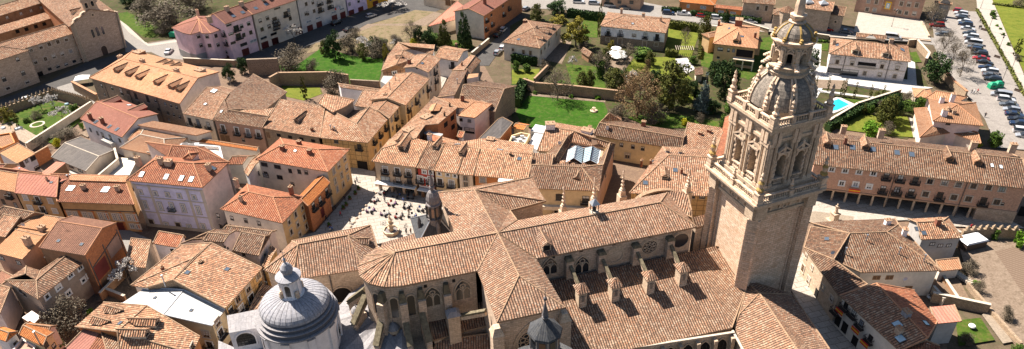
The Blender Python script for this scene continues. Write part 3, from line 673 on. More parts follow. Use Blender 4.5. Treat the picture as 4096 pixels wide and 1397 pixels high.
# cloister: south-west wing roof, arcaded wall under the aisle eave
clo = part_roof('cloister', [q2('n522,612', 9.6), q2('n445,879', 8.4), q2('g1118,768', 7.6), q2('g1250,1050', 7.6), q2('h330,1000', 7.6), q2('h310,879', 7.6), q2('n905,705', 8.2), q2('n560,600', 9.0)],
  [[0, 1, 'a'], [1, 2, 3, 'b', 'a'], ['b', 4, 5, 6, 'a'], [6, 7, 0, 'a'], [3, 4, 'b']], {'a': q2('n620,695', 10.2), 'b': q2('h200,960', 10.0)}, oh=.3)
cw = House(); cw.e, cw.org = cath.e, cath.org; a = Vector(C(5.4, -17.8, 0)); b = Vector(C(33.4, -20.3, 0)); 
m = M(); u = (b-a).normalized(); m.face([a+Z3*0, b, b+Z3*(AZ1-.3), a+Z3*(AZ1+.3)], 'stone_pale'); m.build('cloister_wall', cath.e, cath.org)
m = M(); dd = Vector((u.y, -u.x, 0)); m.beam(a+dd*.35+Z3*(AZ1-.05), b+dd*.55+Z3*(AZ1-.12), .35, .16, 'cap_pale'); b2 = P('g1250,1050', 7.5); m.beam(b+Z3*(AZ1-.3), b2, .35, .16, 'cap_pale'); m.build('gutter', cath.e, cath.org)
cw.walls = [(a, b, a+Z3*7.8, b+Z3*7.8, newell([a, b, b+Z3*7, a+Z3*7]))]
for i in range(6): pp = a.lerp(b, .42+i*.105)+Z3*1.6; archpiece(cw, '', 2.0, 4.6, True, gl='dark_void', pos=(pp, dd), mull=2)
for i in range(7): m = M(); pp = a.lerp(b, .367+i*.105); m.box(pp+dd*.5, u, dd, .6, 1.0, 0, 6.8, 'stone_pale'); m.build('buttress', cath.e, cath.org)
# finials along the north side of the nave
for s, h in (('g258,190', 5.2), ('g410,150', 5.5), ('g552,110', 5.4), ('g880,90', 5.0)):
    p = P(s, 13.5); m = M(); m.box(p, NU, NV_, 1.5, 1.5, 8, 13.8, 'stone_pale'); z = 13.8; m.box(p, NU, NV_, 1.1, 1.1, z, z+1.0, 'carved', taper=.9); z += 1.0
    m.lathe(p, [(.55, z), (.6, z+.2), (.38, z+.3)], 'carved', 8); 
    for i in range(5): r = .5-.08*i; zz = z+.3+i*h*.15; m.lathe(p, [(r*.62, zz), (r, zz+.25), (r*.55, zz+.45), (r*.5, zz+h*.15)], 'carved', 6, i*.4)
    m.lathe(p, [(.1, z+.3+h*.7), (.22, z+h*.78), (.02, z+h*.9)], 'carved', 6); m.build('pinnacle', cath.e, cath.org)
nai = part_roof('north_aisle', [q2('x450,550', 8.5), q2('x620,640', 10.5), q(Vector(C(-5, 6.0, 11.0))), q2('x1000,480', 9.5), q2('x760,462', 8.5)], [[0, 1, 2, 3, 4]], {}, oh=.2)
nb = part_roof('north_chapel', [q(Vector(C(5.5, 5.6, 14.5))), q(Vector(C(38, 5.8, 14.5))), q(Vector(C(38, 12.5, 11.5))), q(Vector(C(5.5, 12.5, 11.5)))], [[0, 1, 2, 3]], {}, oh=.2)
# round gable relief of the west front
p = P('B262,150', 16.6); m = M()
for i in range(12):
    a0, a1 = pi*i/12, pi*(i+1)/12; m.beam(p+NU*4.0*cos(a0)+Z3*1.5*sin(a0), p+NU*4.0*cos(a1)+Z3*1.5*sin(a1), .8, .35, 'cap')
m.build('gable_arch', cath.e, cath.org)

# ================================================================ bell tower
TA = rad(20.7); TC = Vector((41.6, 97.07, 0)); TU = Vector((cos(TA), sin(TA), 0)); TV = Vector((-sin(TA), cos(TA), 0))
tower = empty('bell_tower', TC, 'tall carved stone bell tower with two balustraded galleries, domed top and lantern', 'bell tower')
def T(x, y, z=0): return TC+TU*x+TV*y+Z3*z
def sq(hw, ch=0):
    if not ch: return [T(-hw, -hw), T(hw, -hw), T(hw, hw), T(-hw, hw)]
    k = hw-ch; return [T(-k, -hw), T(k, -hw), T(hw, -k), T(hw, k), T(k, hw), T(-k, hw), T(-hw, k), T(-hw, -k)]
SIDES = [(TU, -TV), (TV, TU), (-TU, TV), (-TV, -TU)]   # along, outward
m = M(); m.prism(sq(5.15), -.5, 24.2, 'stone_tower')
for t, n in SIDES:                       # sunken field frames and corner pilasters
    for sx in (-1, 1):
        m.box(TC+n*5.2+t*sx*4.75, t, n, 1.5, .55, -.5, 24.0, 'stone_tower'); m.box(TC+n*5.15+t*sx*3.7, t, n, .35, .3, -.5, 23.4, 'stone_tower')
m.build('shaft', tower, TC)
m = M()
for sx, sy in ((-1, -1), (1, -1), (1, 1), (-1, 1)):
    c = T(sx*5.0, sy*5.0); m.prism([c+(TU*a+TV*b) for a, b in ((-.9, -.9), (.9, -.9), (.9, .9), (-.9, .9))], -.5, 23.8, 'stone_tower')
    dg = (TU*sx+TV*sy).normalized(); pt = Vector((-dg.y, dg.x, 0)); m.box(c+dg*.75, pt, dg, 2.0, .9, -.5, 23.8, 'stone_tower')
    for k in range(7): m.box(c+dg*1.22, pt, dg, 1.3, .08, 9.5+k*2.05, 9.5+k*2.05+1.6, 'stone_church'); 
m.build('corner_pilasters', tower, TC)
m = M()                                   # main cornice under the lower gallery
for z0, z1, hw, ch in ((24.0, 24.5, 5.75, .6), (24.5, 25.6, 5.5, .5), (25.6, 26.0, 5.9, .6), (26.0, 26.5, 6.3, .6), (26.5, 27.0, 6.75, .5), (27.0, 27.35, 7.0, .4)): m.prism(sq(hw, ch), z0, z1, 'stone_pale', bottom=True)
for t, n in SIDES:
    for sx in (-4.9, 4.9): m.box(TC+n*5.7+t*sx, t, n, 1.9, 1.3, 23.9, 26.2, 'stone_pale')
    for sx in (-2.9, -1, 1, 2.9): m.box(TC+n*5.6+t*sx, t, n, .4, .5, 24.9, 25.7, 'carved')
    rr = TC+n*5.62+Z3*25.1
    for i in range(10): a0, a1 = 2*pi*i/10, 2*pi*(i+1)/10; m.beam(rr+(t*cos(a0)+Z3*sin(a0))*.45, rr+(t*cos(a1)+Z3*sin(a1))*.45, .2, .2, 'carved')
m.build('lower_cornice', tower, TC)
def balus(c0, c1, z, h, nm, par, org, mat='carved', step=.42):
    m = M(); u = (c1-c0); L = u.length; u.normalize(); n = Vector((-u.y, u.x, 0)); c = (c0+c1)/2
    m.box(c, u, n, L, .42, z, z+.22, mat, bottom=True); m.box(c, u, n, L, .46, z+h-.2, z+h, mat, bottom=True); k = int(L/step)
    for i in range(k):
        p = c0+u*(i+.5)*L/k; m.lathe(p, [(.09, z+.2), (.15, z+.2+(h-.4)*.35), (.06, z+.2+(h-.4)*.7), (.12, z+h-.2)], mat, 6, cap=False)
    m.build(nm, par, org)
def finial(p, z, h, par, org, w=.5, mat='carved', gold=False):
    m = M(); m.box(p, TU, TV, w*2.0, w*2.0, z, z+h*.1, mat); m.box(p, TU, TV, w*1.7, w*1.7, z+h*.1, z+h*.32, mat); m.box(p, TU, TV, w*2.1, w*2.1, z+h*.32, z+h*.36, mat)
    g = 'lichen' if gold else mat; zz = z+h*.36
    m.lathe(p, [(w*.5, zz), (w*.95, zz+h*.06), (w*1.0, zz+h*.1, g), (w*.5, zz+h*.16, g), (w*.62, zz+h*.22), (w*.8, zz+h*.3), (w*.42, zz+h*.38, g), (w*.55, zz+h*.44), (w*.3, zz+h*.5), (w*.42, zz+h*.55), (w*.1, zz+h*.64)], mat, 8)
    m.build('pinnacle', par, org)
for t, n in SIDES:
    for a, b in ((-5.7, -.5), (.5, 5.7)): balus(TC+n*6.2+t*a, TC+n*6.2+t*b, 27.35, 1.25, 'balustrade', tower, TC)
    finial(TC+n*6.2, 27.35, 3.2, tower, TC, .42)
for sx, sy in ((-1, -1), (1, -1), (1, 1), (-1, 1)): finial(T(sx*6.15, sy*6.15), 27.35, 5.6, tower, TC, .62, gold=True)
# belfry stage
BH = 4.55; m = M(); core = M(); core.prism(sq(BH-.1), 27.3, 38.2, 'stone_pale')
bel = core.build('belfry', tower, TC)
cut = M()
for t, n in SIDES:
    for sx in (-1.75, 1.75):
        c = TC+n*BH+t*sx; lp = arch_loop(1.55, 4.4, False, 6)
        fr_ = [c+t*x+Z3*(30.0+y)+n*.5 for x, y in lp]; bk = [p-n*2.6 for p in fr_]; kk = len(fr_)
        cut.face(fr_, 'dark_void'); cut.face(bk[::-1], 'dark_void')
        for i in range(kk): cut.face([fr_[(i+1) % kk], fr_[i], bk[i], bk[(i+1) % kk]], 'dark_void')
co = cut.build('cutter')
md = bel.modifiers.new('b', 'BOOLEAN'); md.object = co; md.operation = 'DIFFERENCE'; md.solver = 'EXACT'
co.location = (0, 0, 0); bpy.context.view_layer.update()
nm_ = bpy.data.meshes.new_from_object(bel.evaluated_get(bpy.context.evaluated_depsgraph_get())); bel.modifiers.clear(); bel.data = nm_; bpy.data.objects.remove(co)
if 'carved_dark' not in [x.name for x in nm_.materials if x]: pass
m.prism(sq(5.2), 27.3, 28.6, 'stone_pale'); m.prism(sq(5.0), 28.6, 28.9, 'carved')
for t, n in SIDES:
    for x, w_ in ((-4.35, .8), (-3.35, .5), (-.4, .45), (.4, .45), (3.35, .5), (4.35, .8)):
        m.box(TC+n*(BH+.1)+t*x, t, n, w_, .6, 28.6, 37.0, 'carved'); m.box(TC+n*(BH+.15)+t*x, t, n, w_+.2, .75, 28.8, 29.4, 'carved'); m.box(TC+n*(BH+.15)+t*x, t, n, w_+.25, .8, 36.3, 37.0, 'carved')
        m.box(TC+n*(BH+.42)+t*x, t, n, w_*.35, .12, 29.6, 36.2, 'stone_pale')
    for sx in (-1.75, 1.75):
        c = TC+t*sx+n*BH
        m.box(c-n*1.5, t, n, 2.2, .2, 29.8, 34.6, 'dark_void')  # dark panel added inside each arch to stand for the unlit recess
        for i in range(9):     # blocked surround of the opening
            for q_ in (-1, 1): m.box(c+t*q_*.98, t, n, .34, .3 if i % 2 else .5, 29.9+i*.45, 30.3+i*.45, 'carved')
        lp = arch_loop(1.75, 4.55, False, 6)
        for i in range(1, len(lp)-2): m.beam(c+t*lp[i][0]+Z3*(30+lp[i][1])+n*.1, c+t*lp[i+1][0]+Z3*(30+lp[i+1][1])+n*.1, .45, .35, 'carved')
        balus(c-t*.75+n*.1, c+t*.75+n*.1, 29.2, 1.0, 'window_balustrade', tower, TC, step=.35)
        m.box(c+n*.3, t, n, 2.3, .5, 34.7, 35.0, 'carved')
        for q_ in (-1, 1): m.beam(c+t*q_*1.3+n*.35+Z3*35.05, c+n*.35+Z3*35.9, .5, .3, 'carved')
        for q_ in (-1, 1): m.box(c+t*q_*.9+n*.25, t, n, .3, .45, 33.9, 34.7, 'carved')
        m.box(c+n*.3, t, n, .5, .4, 35.0, 35.9, 'carved'); m.lathe(c+n*.35, [(.2, 35.8), (.28, 36.1), (.05, 36.5)], 'carved', 6)
for z0, z1, hw in ((37.0, 37.5, 4.95), (37.5, 38.5, 4.75), (38.5, 38.9, 5.0), (38.9, 39.4, 5.2), (39.4, 39.9, 5.45)): m.prism(sq(hw), z0, z1, 'stone_pale', bottom=True)
for t, n in SIDES:
    for x in (-4.2, -3.3, -.4, .4, 3.3, 4.2): m.box(TC+n*4.95+t*x, t, n, .65, .5, 36.9, 39.0, 'carved')
m.build('belfry_ornament', tower, TC)
for t, n in SIDES:
    for a, b in ((-4.7, -1.9), (-1.2, 1.2), (1.9, 4.7)): balus(TC+n*5.0+t*a, TC+n*5.0+t*b, 39.9, 1.25, 'balustrade', tower, TC)
    for x in (-1.55, 1.55): m = M(); m.box(TC+n*5.0+t*x, t, n, .7, .7, 39.9, 41.3, 'carved'); m.build('balustrade_pedestal', tower, TC)
for sx, sy in ((-1, -1), (1, -1), (1, 1), (-1, 1)): finial(T(sx*5.0, sy*5.0), 39.9, 5.2, tower, TC, .55)
# drum, ribbed dome, lantern
DC = TC+Vector((.25, 0, 0)); m = M(); oa = TA+pi/8
m.lathe(DC, [(4.75, 39.8), (4.75, 41.0), (4.9, 41.1), (4.9, 41.4), (4.55, 41.5)], 'stone_pale', 8, oa)
dp = [(4.95*cos(rad(t_))**.85 if t_ < 90 else 0, 41.4+5.3*sin(rad(t_))) for t_ in (0, 12, 24, 36, 48, 58, 67)]
m.lathe(DC, dp, 'dome_stone', 24, oa); m.build('dome', tower, TC)
for k in range(8):
    m = M(); an = oa+k*pi/4
    for i in range(len(dp)-1):
        for off in (-.06, .06):
            aa = an+off*1.2; m.beam(DC+Vector((cos(aa)*dp[i][0], sin(aa)*dp[i][0], dp[i][1]+.1)), DC+Vector((cos(aa)*dp[i+1][0], sin(aa)*dp[i+1][0], dp[i+1][1]+.1)), .28, .34, 'carved')
    for r_, z_ in ((4.9, 41.4), (4.15, 43.6)):
        p = DC+Vector((cos(an)*r_, sin(an)*r_, 0)); m.lathe(p, [(.34, z_-.3), (.38, z_+.5), (.5, z_+.6), (.3, z_+.8), (.42, z_+1.2), (.22, z_+1.5), (.34, z_+1.8), (.04, z_+2.2)], 'carved', 7)
    m.build('dome_rib', tower, TC)
m = M(); z = 46.0
m.lathe(DC, [(2.15, z), (2.15, z+.5), (2.3, z+.6), (2.0, z+.8), (2.0, z+1.3), (2.45, z+1.5), (2.45, z+1.7), (1.75, z+1.8)], 'stone_pale', 16)
for k in range(8):      # piers with scroll buttresses, open arches between
    an = oa+k*pi/4; d = Vector((cos(an), sin(an), 0)); t = Vector((-d.y, d.x, 0)); c = DC+d*1.72
    m.box(c, t, d, .62, .6, z+1.6, z+4.6, 'stone_pale'); m.box(c+d*.3, t, d, .3, .3, z+1.8, z+4.3, 'carved')
    for i in range(6): rr = 2.75-.22*i; m.lathe(DC+d*(rr), [(.0, z+1.35+i*.22), (.3, z+1.5+i*.22), (.3, z+1.7+i*.22), (0, z+1.85+i*.22)], 'lichen' if i > 3 else 'carved', 7)
    an2 = an+pi/8; d2 = Vector((cos(an2), sin(an2), 0)); t2 = Vector((-d2.y, d2.x, 0)); lp = arch_loop(.85, 2.3, False, 4)
    for i in range(1, len(lp)-2): m.beam(DC+d2*1.65+t2*lp[i][0]+Z3*(z+1.6+lp[i][1]), DC+d2*1.65+t2*lp[i+1][0]+Z3*(z+1.6+lp[i+1][1]), .5, .25, 'carved')
    m.box(DC+d2*1.62, t2, d2, 1.0, .35, z+3.95, z+4.6, 'stone_pale')
    m.beam(DC+d2*1.85+t2*.35+Z3*(z+4.0), DC+d2*1.85+Z3*(z+4.5), .15, .15, 'carved'); m.beam(DC+d2*1.85-t2*.35+Z3*(z+4.0), DC+d2*1.85+Z3*(z+4.5), .15, .15, 'carved')
m.lathe(DC, [(.9, z+1.5), (.9, z+4.6)], 'dark_void', 8)
m.lathe(DC, [(1.95, z+4.5), (1.95, z+4.9), (2.25, z+5.0), (2.4, z+5.3), (2.4, z+5.5), (2.0, z+5.55)], 'carved', 16)
for k in range(8): an = oa+k*pi/4; p = DC+Vector((cos(an), sin(an), 0))*2.2; m.lathe(p, [(.18, z+5.5), (.25, z+5.8), (.12, z+5.9), (.2, z+6.1), (0, z+6.3)], 'lichen', 6)
cp = [(1.95*cos(rad(t_)), z+5.5+2.35*sin(rad(t_))) for t_ in (0, 15, 30, 45, 60, 75)]
m.lathe(DC, cp, 'dome_stone', 16)
for k in range(8):
    an = oa+k*pi/4
    for i in range(5): m.beam(DC+Vector((cos(an)*cp[i][0], sin(an)*cp[i][0], cp[i][1]+.04)), DC+Vector((cos(an)*cp[i+1][0], sin(an)*cp[i+1][0], cp[i+1][1]+.04)), .16, .14, 'lichen')
m.lathe(DC, [(.85, z+7.6), (.95, z+7.9), (.6, z+8.0), (.95, z+8.5), (1.0, z+8.9), (.62, z+9.0), (.55, z+10.5), (.3, z+12.2), (.5, z+12.5), (.3, z+12.9), (.05, z+13.2), (.04, z+15)], 'carved', 8)
LS = 1.38
for v in m.v: v.x = DC.x+(v.x-DC.x)*(LS if v.z < z+8.2 else 1.25); v.y = DC.y+(v.y-DC.y)*(LS if v.z < z+8.2 else 1.25)
m.build('lantern', tower, TC)

# ================================================================ round chapel with lead dome
zc = 13.0; dc = P('y640,560', zc); R0 = 6.4
chap = empty('domed_chapel', Vector((dc.x, dc.y, 0)), 'round pale chapel with stepped grey lead dome and white lantern', 'chapel')
c0 = Vector((dc.x, dc.y, 0)); m = M(); m.lathe(c0, [(R0-.5, -.1), (R0-.5, zc-.7), (R0-.2, zc-.6), (R0-.2, zc-.2)], 'whitestone', 40)
for k in range(10): an = k*pi/5+.25; d = Vector((cos(an), sin(an), 0)); m.box(c0+d*(R0-.45), Vector((-d.y, d.x, 0)), d, 1.1, .5, 0, zc-.5, 'whitestone', 'lead'); m.box(c0+d*(R0-.35), Vector((-d.y, d.x, 0)), d, 1.3, .9, zc-.5, zc-.3, 'lead')
drum = m.build('drum', chap, c0)
m = M(); m.lathe(c0, [(R0, zc-.25), (R0, zc), (R0-.45, zc+.02), (R0-.45, zc+.8, 'lead_dark'), (R0-.31, zc+.82, 'lead_dark'), (R0-.31, zc+.88), (R0-.8, zc+.9), (R0-.8, zc+1.55, 'lead_dark'), (R0-.66, zc+1.57, 'lead_dark'), (R0-.66, zc+1.63), (R0-1.1, zc+1.65), (R0-1.1, zc+2.1, 'lead_dark')], 'lead', 56); m.build('dome_steps', chap, c0)  # risers get a darker lead colour, painting the shade under each lip
dr = R0-1.02; pr = [(dr*cos(rad(t_)), zc+2.1+2.35*sin(rad(t_))) for t_ in (0, 10, 20, 30, 40, 50, 60, 68, 74)]
m = M(); m.lathe(c0, pr, 'lead_blue', 56)
for k in range(36):
    an = k*pi/18
    for i in range(len(pr)-1): m.beam(c0+Vector((cos(an)*pr[i][0], sin(an)*pr[i][0], pr[i][1]+.01)), c0+Vector((cos(an)*pr[i+1][0], sin(an)*pr[i+1][0], pr[i+1][1]+.01)), .05, .06, 'lead')
m.build('dome', chap, c0)
zl = zc+4.4; m = M(); m.lathe(c0, [(1.9, zl-.3), (1.9, zl), (1.5, zl+.05), (1.45, zl+2.9), (1.75, zl+3.0), (1.8, zl+3.25)], 'whitestone', 24)
for k in range(8): an = k*pi/4+.4; d = Vector((cos(an), sin(an), 0)); m.box(c0+d*1.5, Vector((-d.y, d.x, 0)), d, .4, .3, zl, zl+2.9, 'whitestone')
for k in range(4):
    an = -pi/2+k*pi/2+.78; d = Vector((cos(an), sin(an), 0))
    m.lathe(c0+d*1.75, [(.3, zl), (.35, zl+.5), (.25, zl+.7), (.33, zl+1.0), (.1, zl+1.3)], 'carved', 7)
lan = m.build('lantern', chap, c0)
m = M(); m.lathe(c0, [(1.95, zl+3.25), (1.95, zl+3.4), (1.2, zl+3.75), (.75, zl+3.85), (.7, zl+4.0), (.95, zl+4.5), (.9, zl+5.0), (.5, zl+5.6), (.15, zl+5.9), (.12, zl+6.2), (.28, zl+6.5), (.1, zl+6.8), (.03, zl+7.0), (.03, zl+8.2)], 'lead_blue', 24); m.beam(c0+Vector((-.35, 0, zl+7.8)), c0+Vector((.35, 0, zl+7.8)), .05, .05, 'iron'); m.build('lantern_cupola', chap, c0)
ch_ = House(); ch_.e, ch_.org = chap, c0
for an in (-1.6,): d = Vector((cos(an), sin(an), 0)); archpiece(ch_, '', .95, 2.1, False, gl='glass', sur='whitestone', pos=(c0+d*1.5+Z3*(zl+.4), d), depth=.05, mull=1)
for an in (-1.35, -2.9, .1): d = Vector((cos(an), sin(an), 0)); archpiece(ch_, '', 2.2, 2.6, False, gl='glass', sur='whitestone', pos=(c0+d*(R0-.48)+Z3*(zc-5.2), d), depth=.1, mull=3)
ax = flat('chapel_annex', 'pale annex with grey lead roof and round-arched window joined to the domed chapel', 'y35,735 y285,690 y345,530 y310,520 y15,580', 10.5, 'annex', 'whitestone', 'lead', walls={})
archpiece(ax, 'y200,840', 2.9, 2.7, False, gl='glass', sur='whitestone', mull=4)
ax2 = flat('chapel_annex', 'low flat lead roofed annex in front of the domed chapel', 'y-60,800 y100,870 y420,870 y700,1000 y-60,1000', 6.0, 'annex', 'whitestone', 'lead')

# ================================================================ slate chapel with turret, low slate turret
ap = P('f895,195', 16.7); sp = block('slate_chapel', 'slate pyramid roofed chapel with dark turret between the plaza and the transept', 'chapel',
   [q2('f812,356', 12.2), q2('f1005,318', 12.2), q2('f962,170', 12.2), q2('f775,222', 12.2)], [[0, 1, 'a'], [1, 2, 'a'], [2, 3, 'a'], [3, 0, 'a']], {'a': (tuple(ap), ap.z)}, wall='stone_pale', roof='slate', cap='metal', roofmats={3: 'slate'})
m = M(); z = 15.7; a0 = .3
m.lathe(ap, [(1.35, z-1.2), (1.35, z), (1.5, z+.1), (1.5, z+.3), (1.1, z+.4), (1.05, z+2.9), (1.4, z+3.0), (1.4, z+3.25), (1.15, z+3.4), (1.28, z+4.2), (1.15, z+5.0), (.75, z+5.7), (.3, z+6.0), (.3, z+6.3), (.55, z+6.5), (.5, z+6.8), (.3, z+7.0), (.45, z+7.3), (.05, z+9.6), (.04, z+11)], 'metal_dark', 8, a0)
m.lathe(ap, [(.0, z+9.6), (.22, z+9.8), (.22, z+10.0), (0, z+10.2)], 'iron', 8)
for k in range(8):
    an = a0+k*pi/4; d = Vector((cos(an), sin(an), 0)); m.lathe(ap+d*1.35, [(.16, z+.3), (.12, z+1.5), (.18, z+2.9)], 'iron', 6)
    an += pi/8; d = Vector((cos(an), sin(an), 0)); t = Vector((-d.y, d.x, 0)); m.box(ap+d*1.0, t, d, .42, .1, z+.7, z+2.5, 'brownwall')
m.build('turret', sp.e, sp.org); m = M(); az_ = Vector((ap.x, ap.y, 0)); m.beam(az_+Vector((-.5, 0, z+10.6)), az_+Vector((.5, 0, z+10.6)), .06, .06, 'iron'); m.build('cross', sp.e, sp.org)
for s in ('f822,262', 'f918,290'):
    p, nn = pick_roof(sp, s); m = M(); m.lathe(p, [(.35, p.z-.4), (.35, p.z+1.0), (.45, p.z+1.1), (.05, p.z+2.3)], 'metal_dark', 6); m.build('roof_vent', sp.roof, sp.org)
tp = P('A620,610', 21.5); m = M(); lt = empty('slate_turret', Vector((tp.x, tp.y, 0)), 'octagonal slate turret with needle spire in front of the transept rose window', 'turret')
z = 16.4; m.lathe(tp, [(2.1, 0), (2.1, 15.8), (2.3, 16.0), (2.1, z), (2.05, z+2.6), (2.3, z+2.7), (2.3, z+2.85)], 'metal_dark', 8, .15)
for k in range(8):
    an = .15+k*pi/4; d = Vector((cos(an), sin(an), 0)); m.tube(Vector((tp.x, tp.y, z))+d*2.1, Vector((tp.x, tp.y, z+2.7))+d*2.1, .1, .1, 'metal')
    an += pi/8; d = Vector((cos(an), sin(an), 0)); m.box(tp+d*1.93, Vector((-d.y, d.x, 0)), d, .9, .1, z+.4, z+2.2, 'wood' if k % 2 else 'glass')
m.build('turret_body', lt, (tp.x, tp.y, 0)); m = M()
m.lathe(tp, [(2.55, z+2.8), (2.45, z+3.1), (.35, z+5.1), (.32, z+5.3)], 'slate', 8, .15); m.lathe(tp, [(.4, z+5.3), (.5, z+5.5), (.2, z+5.7), (.5, z+5.95), (.42, z+6.2), (.06, z+8.4), (.26, z+8.7), (.24, z+9.0), (.05, z+9.2), (.03, z+11)], 'metal_dark', 8, .15)
m.build('spire', lt, (tp.x, tp.y, 0))
ff = flat('slate_annex', 'dark slate low roof around the foot of the octagonal turret', 'A380,870 A440,1000 A870,1000 A860,870 A720,800 A440,850', 14.8, 'annex', 'stone_pale', 'slate')
# ================================================================ plaza houses
def hs(n, *a, **k): return house('house' if n is None else n, *a, **k)
# lilac three-storey house
H = hs('town_house', 'lilac plastered three-storey house with stone bands, small balcony and red tiled roof', 'i140,262', 'i930,337', 'i1207,72', 12.2, 2.3, .75, .9, wall='lilac', roof='tile_red', walls={1: 'pinkpale', 2: 'pinkpale', 3: 'pinkpale'}, cap='cap_orange', oh=.55)
row(H, 'i290,380', 'i846,437', 2, .75, 1.0, 'stonew'); win(H, 'i445,396 i570,408 i692,420', .75, 1.0, 'stonew')
win(H, 'i340,512 i495,528 i735,548 i890,570', .85, 2.0, 'stonew'); win(H, 'i615,533', .85, 2.0, 'balcs')
win(H, 'i563,730 i798,752 i942,745', .85, 1.7, 'stonew'); win(H, 'i412,715 i690,750', 1.1, 2.6, 'door')
sky_(H, 'i303,200 i557,225 i713,240 i815,250', .9, 1.3, 'skywhite'); sky_(H, 'i1040,135', .8, 1.1); chim(H, 'i1000,150 i270,80 i505,85', 1.0, 1.3); chim(H, 'i585,95', 1.4, .9)
m = M(); a, b = P('i150,305', 11.3), P('i945,385', 11.3); u = (b-a).normalized(); nn = Vector((u.y, -u.x, 0)); Lw = (b-a).length
za, zb, ta, tb, nn = H.walls[0]; u = (zb-za).normalized(); Lw = (zb-za).length
for z in (11.0, 8.0, 4.1): m.beam(za+Z3*z+nn*.03, zb+Z3*z+nn*.03, .14, .22, 'surround')
for f in (.0, .235, .77, 1.0): m.box(za+u*Lw*min(.975, max(.025, f)), u, nn, .75 if f in (0, 1) else .6, .09, 0, 11.2, 'surround')
m.box((za+zb)/2, u, nn, Lw, .2, 0, .8, 'dado'); m.build('stone_bands', H.e, H.org)
# its rear part with terrace and small pyramid
R = flat('terrace_block', 'white walled roof terrace with laundry behind the lilac house', 'q230,815 q420,825 q385,695 q60,668 q-60,760', 10.6, 'house', 'white', 'pale', par=.9, parmat='white')
m = M(); ct = P('q190,700', 9.7); m.box(ct, Vector((1, 0, 0)), Vector((0, 1, 0)), 1.1, .9, 9.7, 10.5, 'whitemetal'); 
for s in ('q95,715', 'q150,720', 'q200,738'): p = P(s, 9.7); m.beam(p+Vector((-.7, 0, .9)), p+Vector((.7, .2, .9)), .04, 1.0, 'whitemetal')
m.build('laundry', R.e, R.org)
R = hs('rear_house', 'red hip roofed rear block with little square tower behind the lilac house', 'q-60,790', 'q470,835', 'q250,700', 12.0, 1.4, .8, .8, wall='pinkpale', roof='tile_red', oh=.2, cap='cap_orange')
p = P('q140,800', 13.0); T3 = block('rear_turret', 'little square rooftop tower with red pyramid roof behind the lilac house', 'tower', [q2('q65,800', 13.8), q2('q150,805', 13.8), q2('q200,750', 13.8), q2('q118,735', 13.8)], [[0, 1, 'a'], [1, 2, 'a'], [2, 3, 'a'], [3, 0, 'a']], {'a': q2('q120,760', 14.6)}, wall='pinkpale', roof='tile_red', z0=11, oh=.12, cap='cap_orange')
# orange shop building and its neighbour
H = hs('shop_building', 'long ochre two-storey shop building with paired arched windows and two skylights', 'u492,700', 'u1150,724', 'u1078,533', 7.6, 1.7, 0, 0, wall='orangewall', roof='tile_red', walls={0: 'ochre'}, oh=.5, rp=.98, cap='cap_orange')
for x, y in ((625, 812), (755, 820), (888, 825), (1008, 832), (1130, 838)): win(H, 'u%d,%d u%d,%d' % (x-24, y-4, x+26, y+1), .95, 1.7, 'stonew')
sky_(H, 'u606,585 u905,597', 1.5, 1.5, 'skywhite'); chim(H, 'u720,590 u1012,600', .9, 1.0)
za, zb, ta, tb, nn = H.walls[0]; u = (zb-za).normalized(); m = M()
for i in range(6): m.box(za.lerp(zb, .01+i*.196), u, nn, .5, .12, 0, 5.3, 'orangewall')
m.beam(za+Z3*5.4+nn*.03, zb+Z3*5.4+nn*.03, .12, .2, 'gutter'); m.build('stone_bands', H.e, H.org)
win(H, 'v1135,222 v1185,228', 1.0, 1.2, 'stonew'); win(H, 'v1040,225', 1.8, 2.2, 'garage')
Hb = hs('rear_house', 'orange tiled rear slope with one skylight between the grey warehouse and the shop building', 'u590,514', 'u1078,531', 'u1100,478', 9.2, .3, 0, 0, roof='tile_orange', wall='ochre', oh=.1, cap=None); 
H = hs('row_house', 'ochre row house with white window surrounds and pinkish tiled roof', 'u125,625', 'u485,662', 'u525,528', 8.2, 1.5, 0, 0, wall='ochre', roof='tile_pinkish', oh=.3, rp=.97, cap='cap_orange')
win(H, 'u220,665 u433,693', 1.0, 1.2, 'shut'); win(H, 'u325,683', 1.0, 1.6, 'balcw'); win(H, 'u260,750 u473,778', 1.1, 1.1, 'shut'); win(H, 'u368,768', 1.2, 1.6, 'balcw')
sky_(H, 'u440,535', .6, .4); chim(H, 'u405,515', .4, .5)
H = hs('row_house', 'brown row house with dark balcony at the left edge beside the pinkish roofed one', 'u-120,575', 'u130,618', 'u185,508', 8.0, 1.6, 0, 0, wall='brownwall', roof='tile_tan', oh=.3, rp=.97)
win(H, 'u85,640', 1.0, 1.6, 'balc'); win(H, 'u135,730', .9, 1.4, 'plain'); win(H, 'u30,700', .9, 1.4, 'plain')
H = hs('row_house', 'wide reddish metal tiled roof behind the pinkish roofed row house', 'u-100,430', 'u400,495', 'u350,475', 8.9, .9, 0, .2, wall='pinkpale', roof='tile_pinkish', oh=.1, cap='cap_orange')
H = block('rear_house', 'shallow dusty red roof between the white house and the pinkish row house', 'house', [q2('u0,455', 8.8), q2('u175,500', 9.2), q2('u520,528', 9.2), q2('u640,482', 8.8), q2('u500,462', 8.4), q2('u340,478', 8.4), q2('u240,430', 8.6), q2('u160,395', 8.6)], [[0, 1, 6, 7], [1, 2, 5, 6], [2, 3, 4, 5]], {}, wall='pinkpale', roof='tile_pinkish', oh=.1, cap=None)
chim(H, 'u180,445', .3, .9, pipe=True); chim(H, 'u580,492 u607,486', .25, .5, pipe=True)
H = shed('back_shed', 'lean-to with reddish roof and dark yard beside the grey warehouse', 'u335,470', 'u420,480', 'u565,372', 5.5, .2, wall='adobe', roof='tile_pinkish', oh=.1)
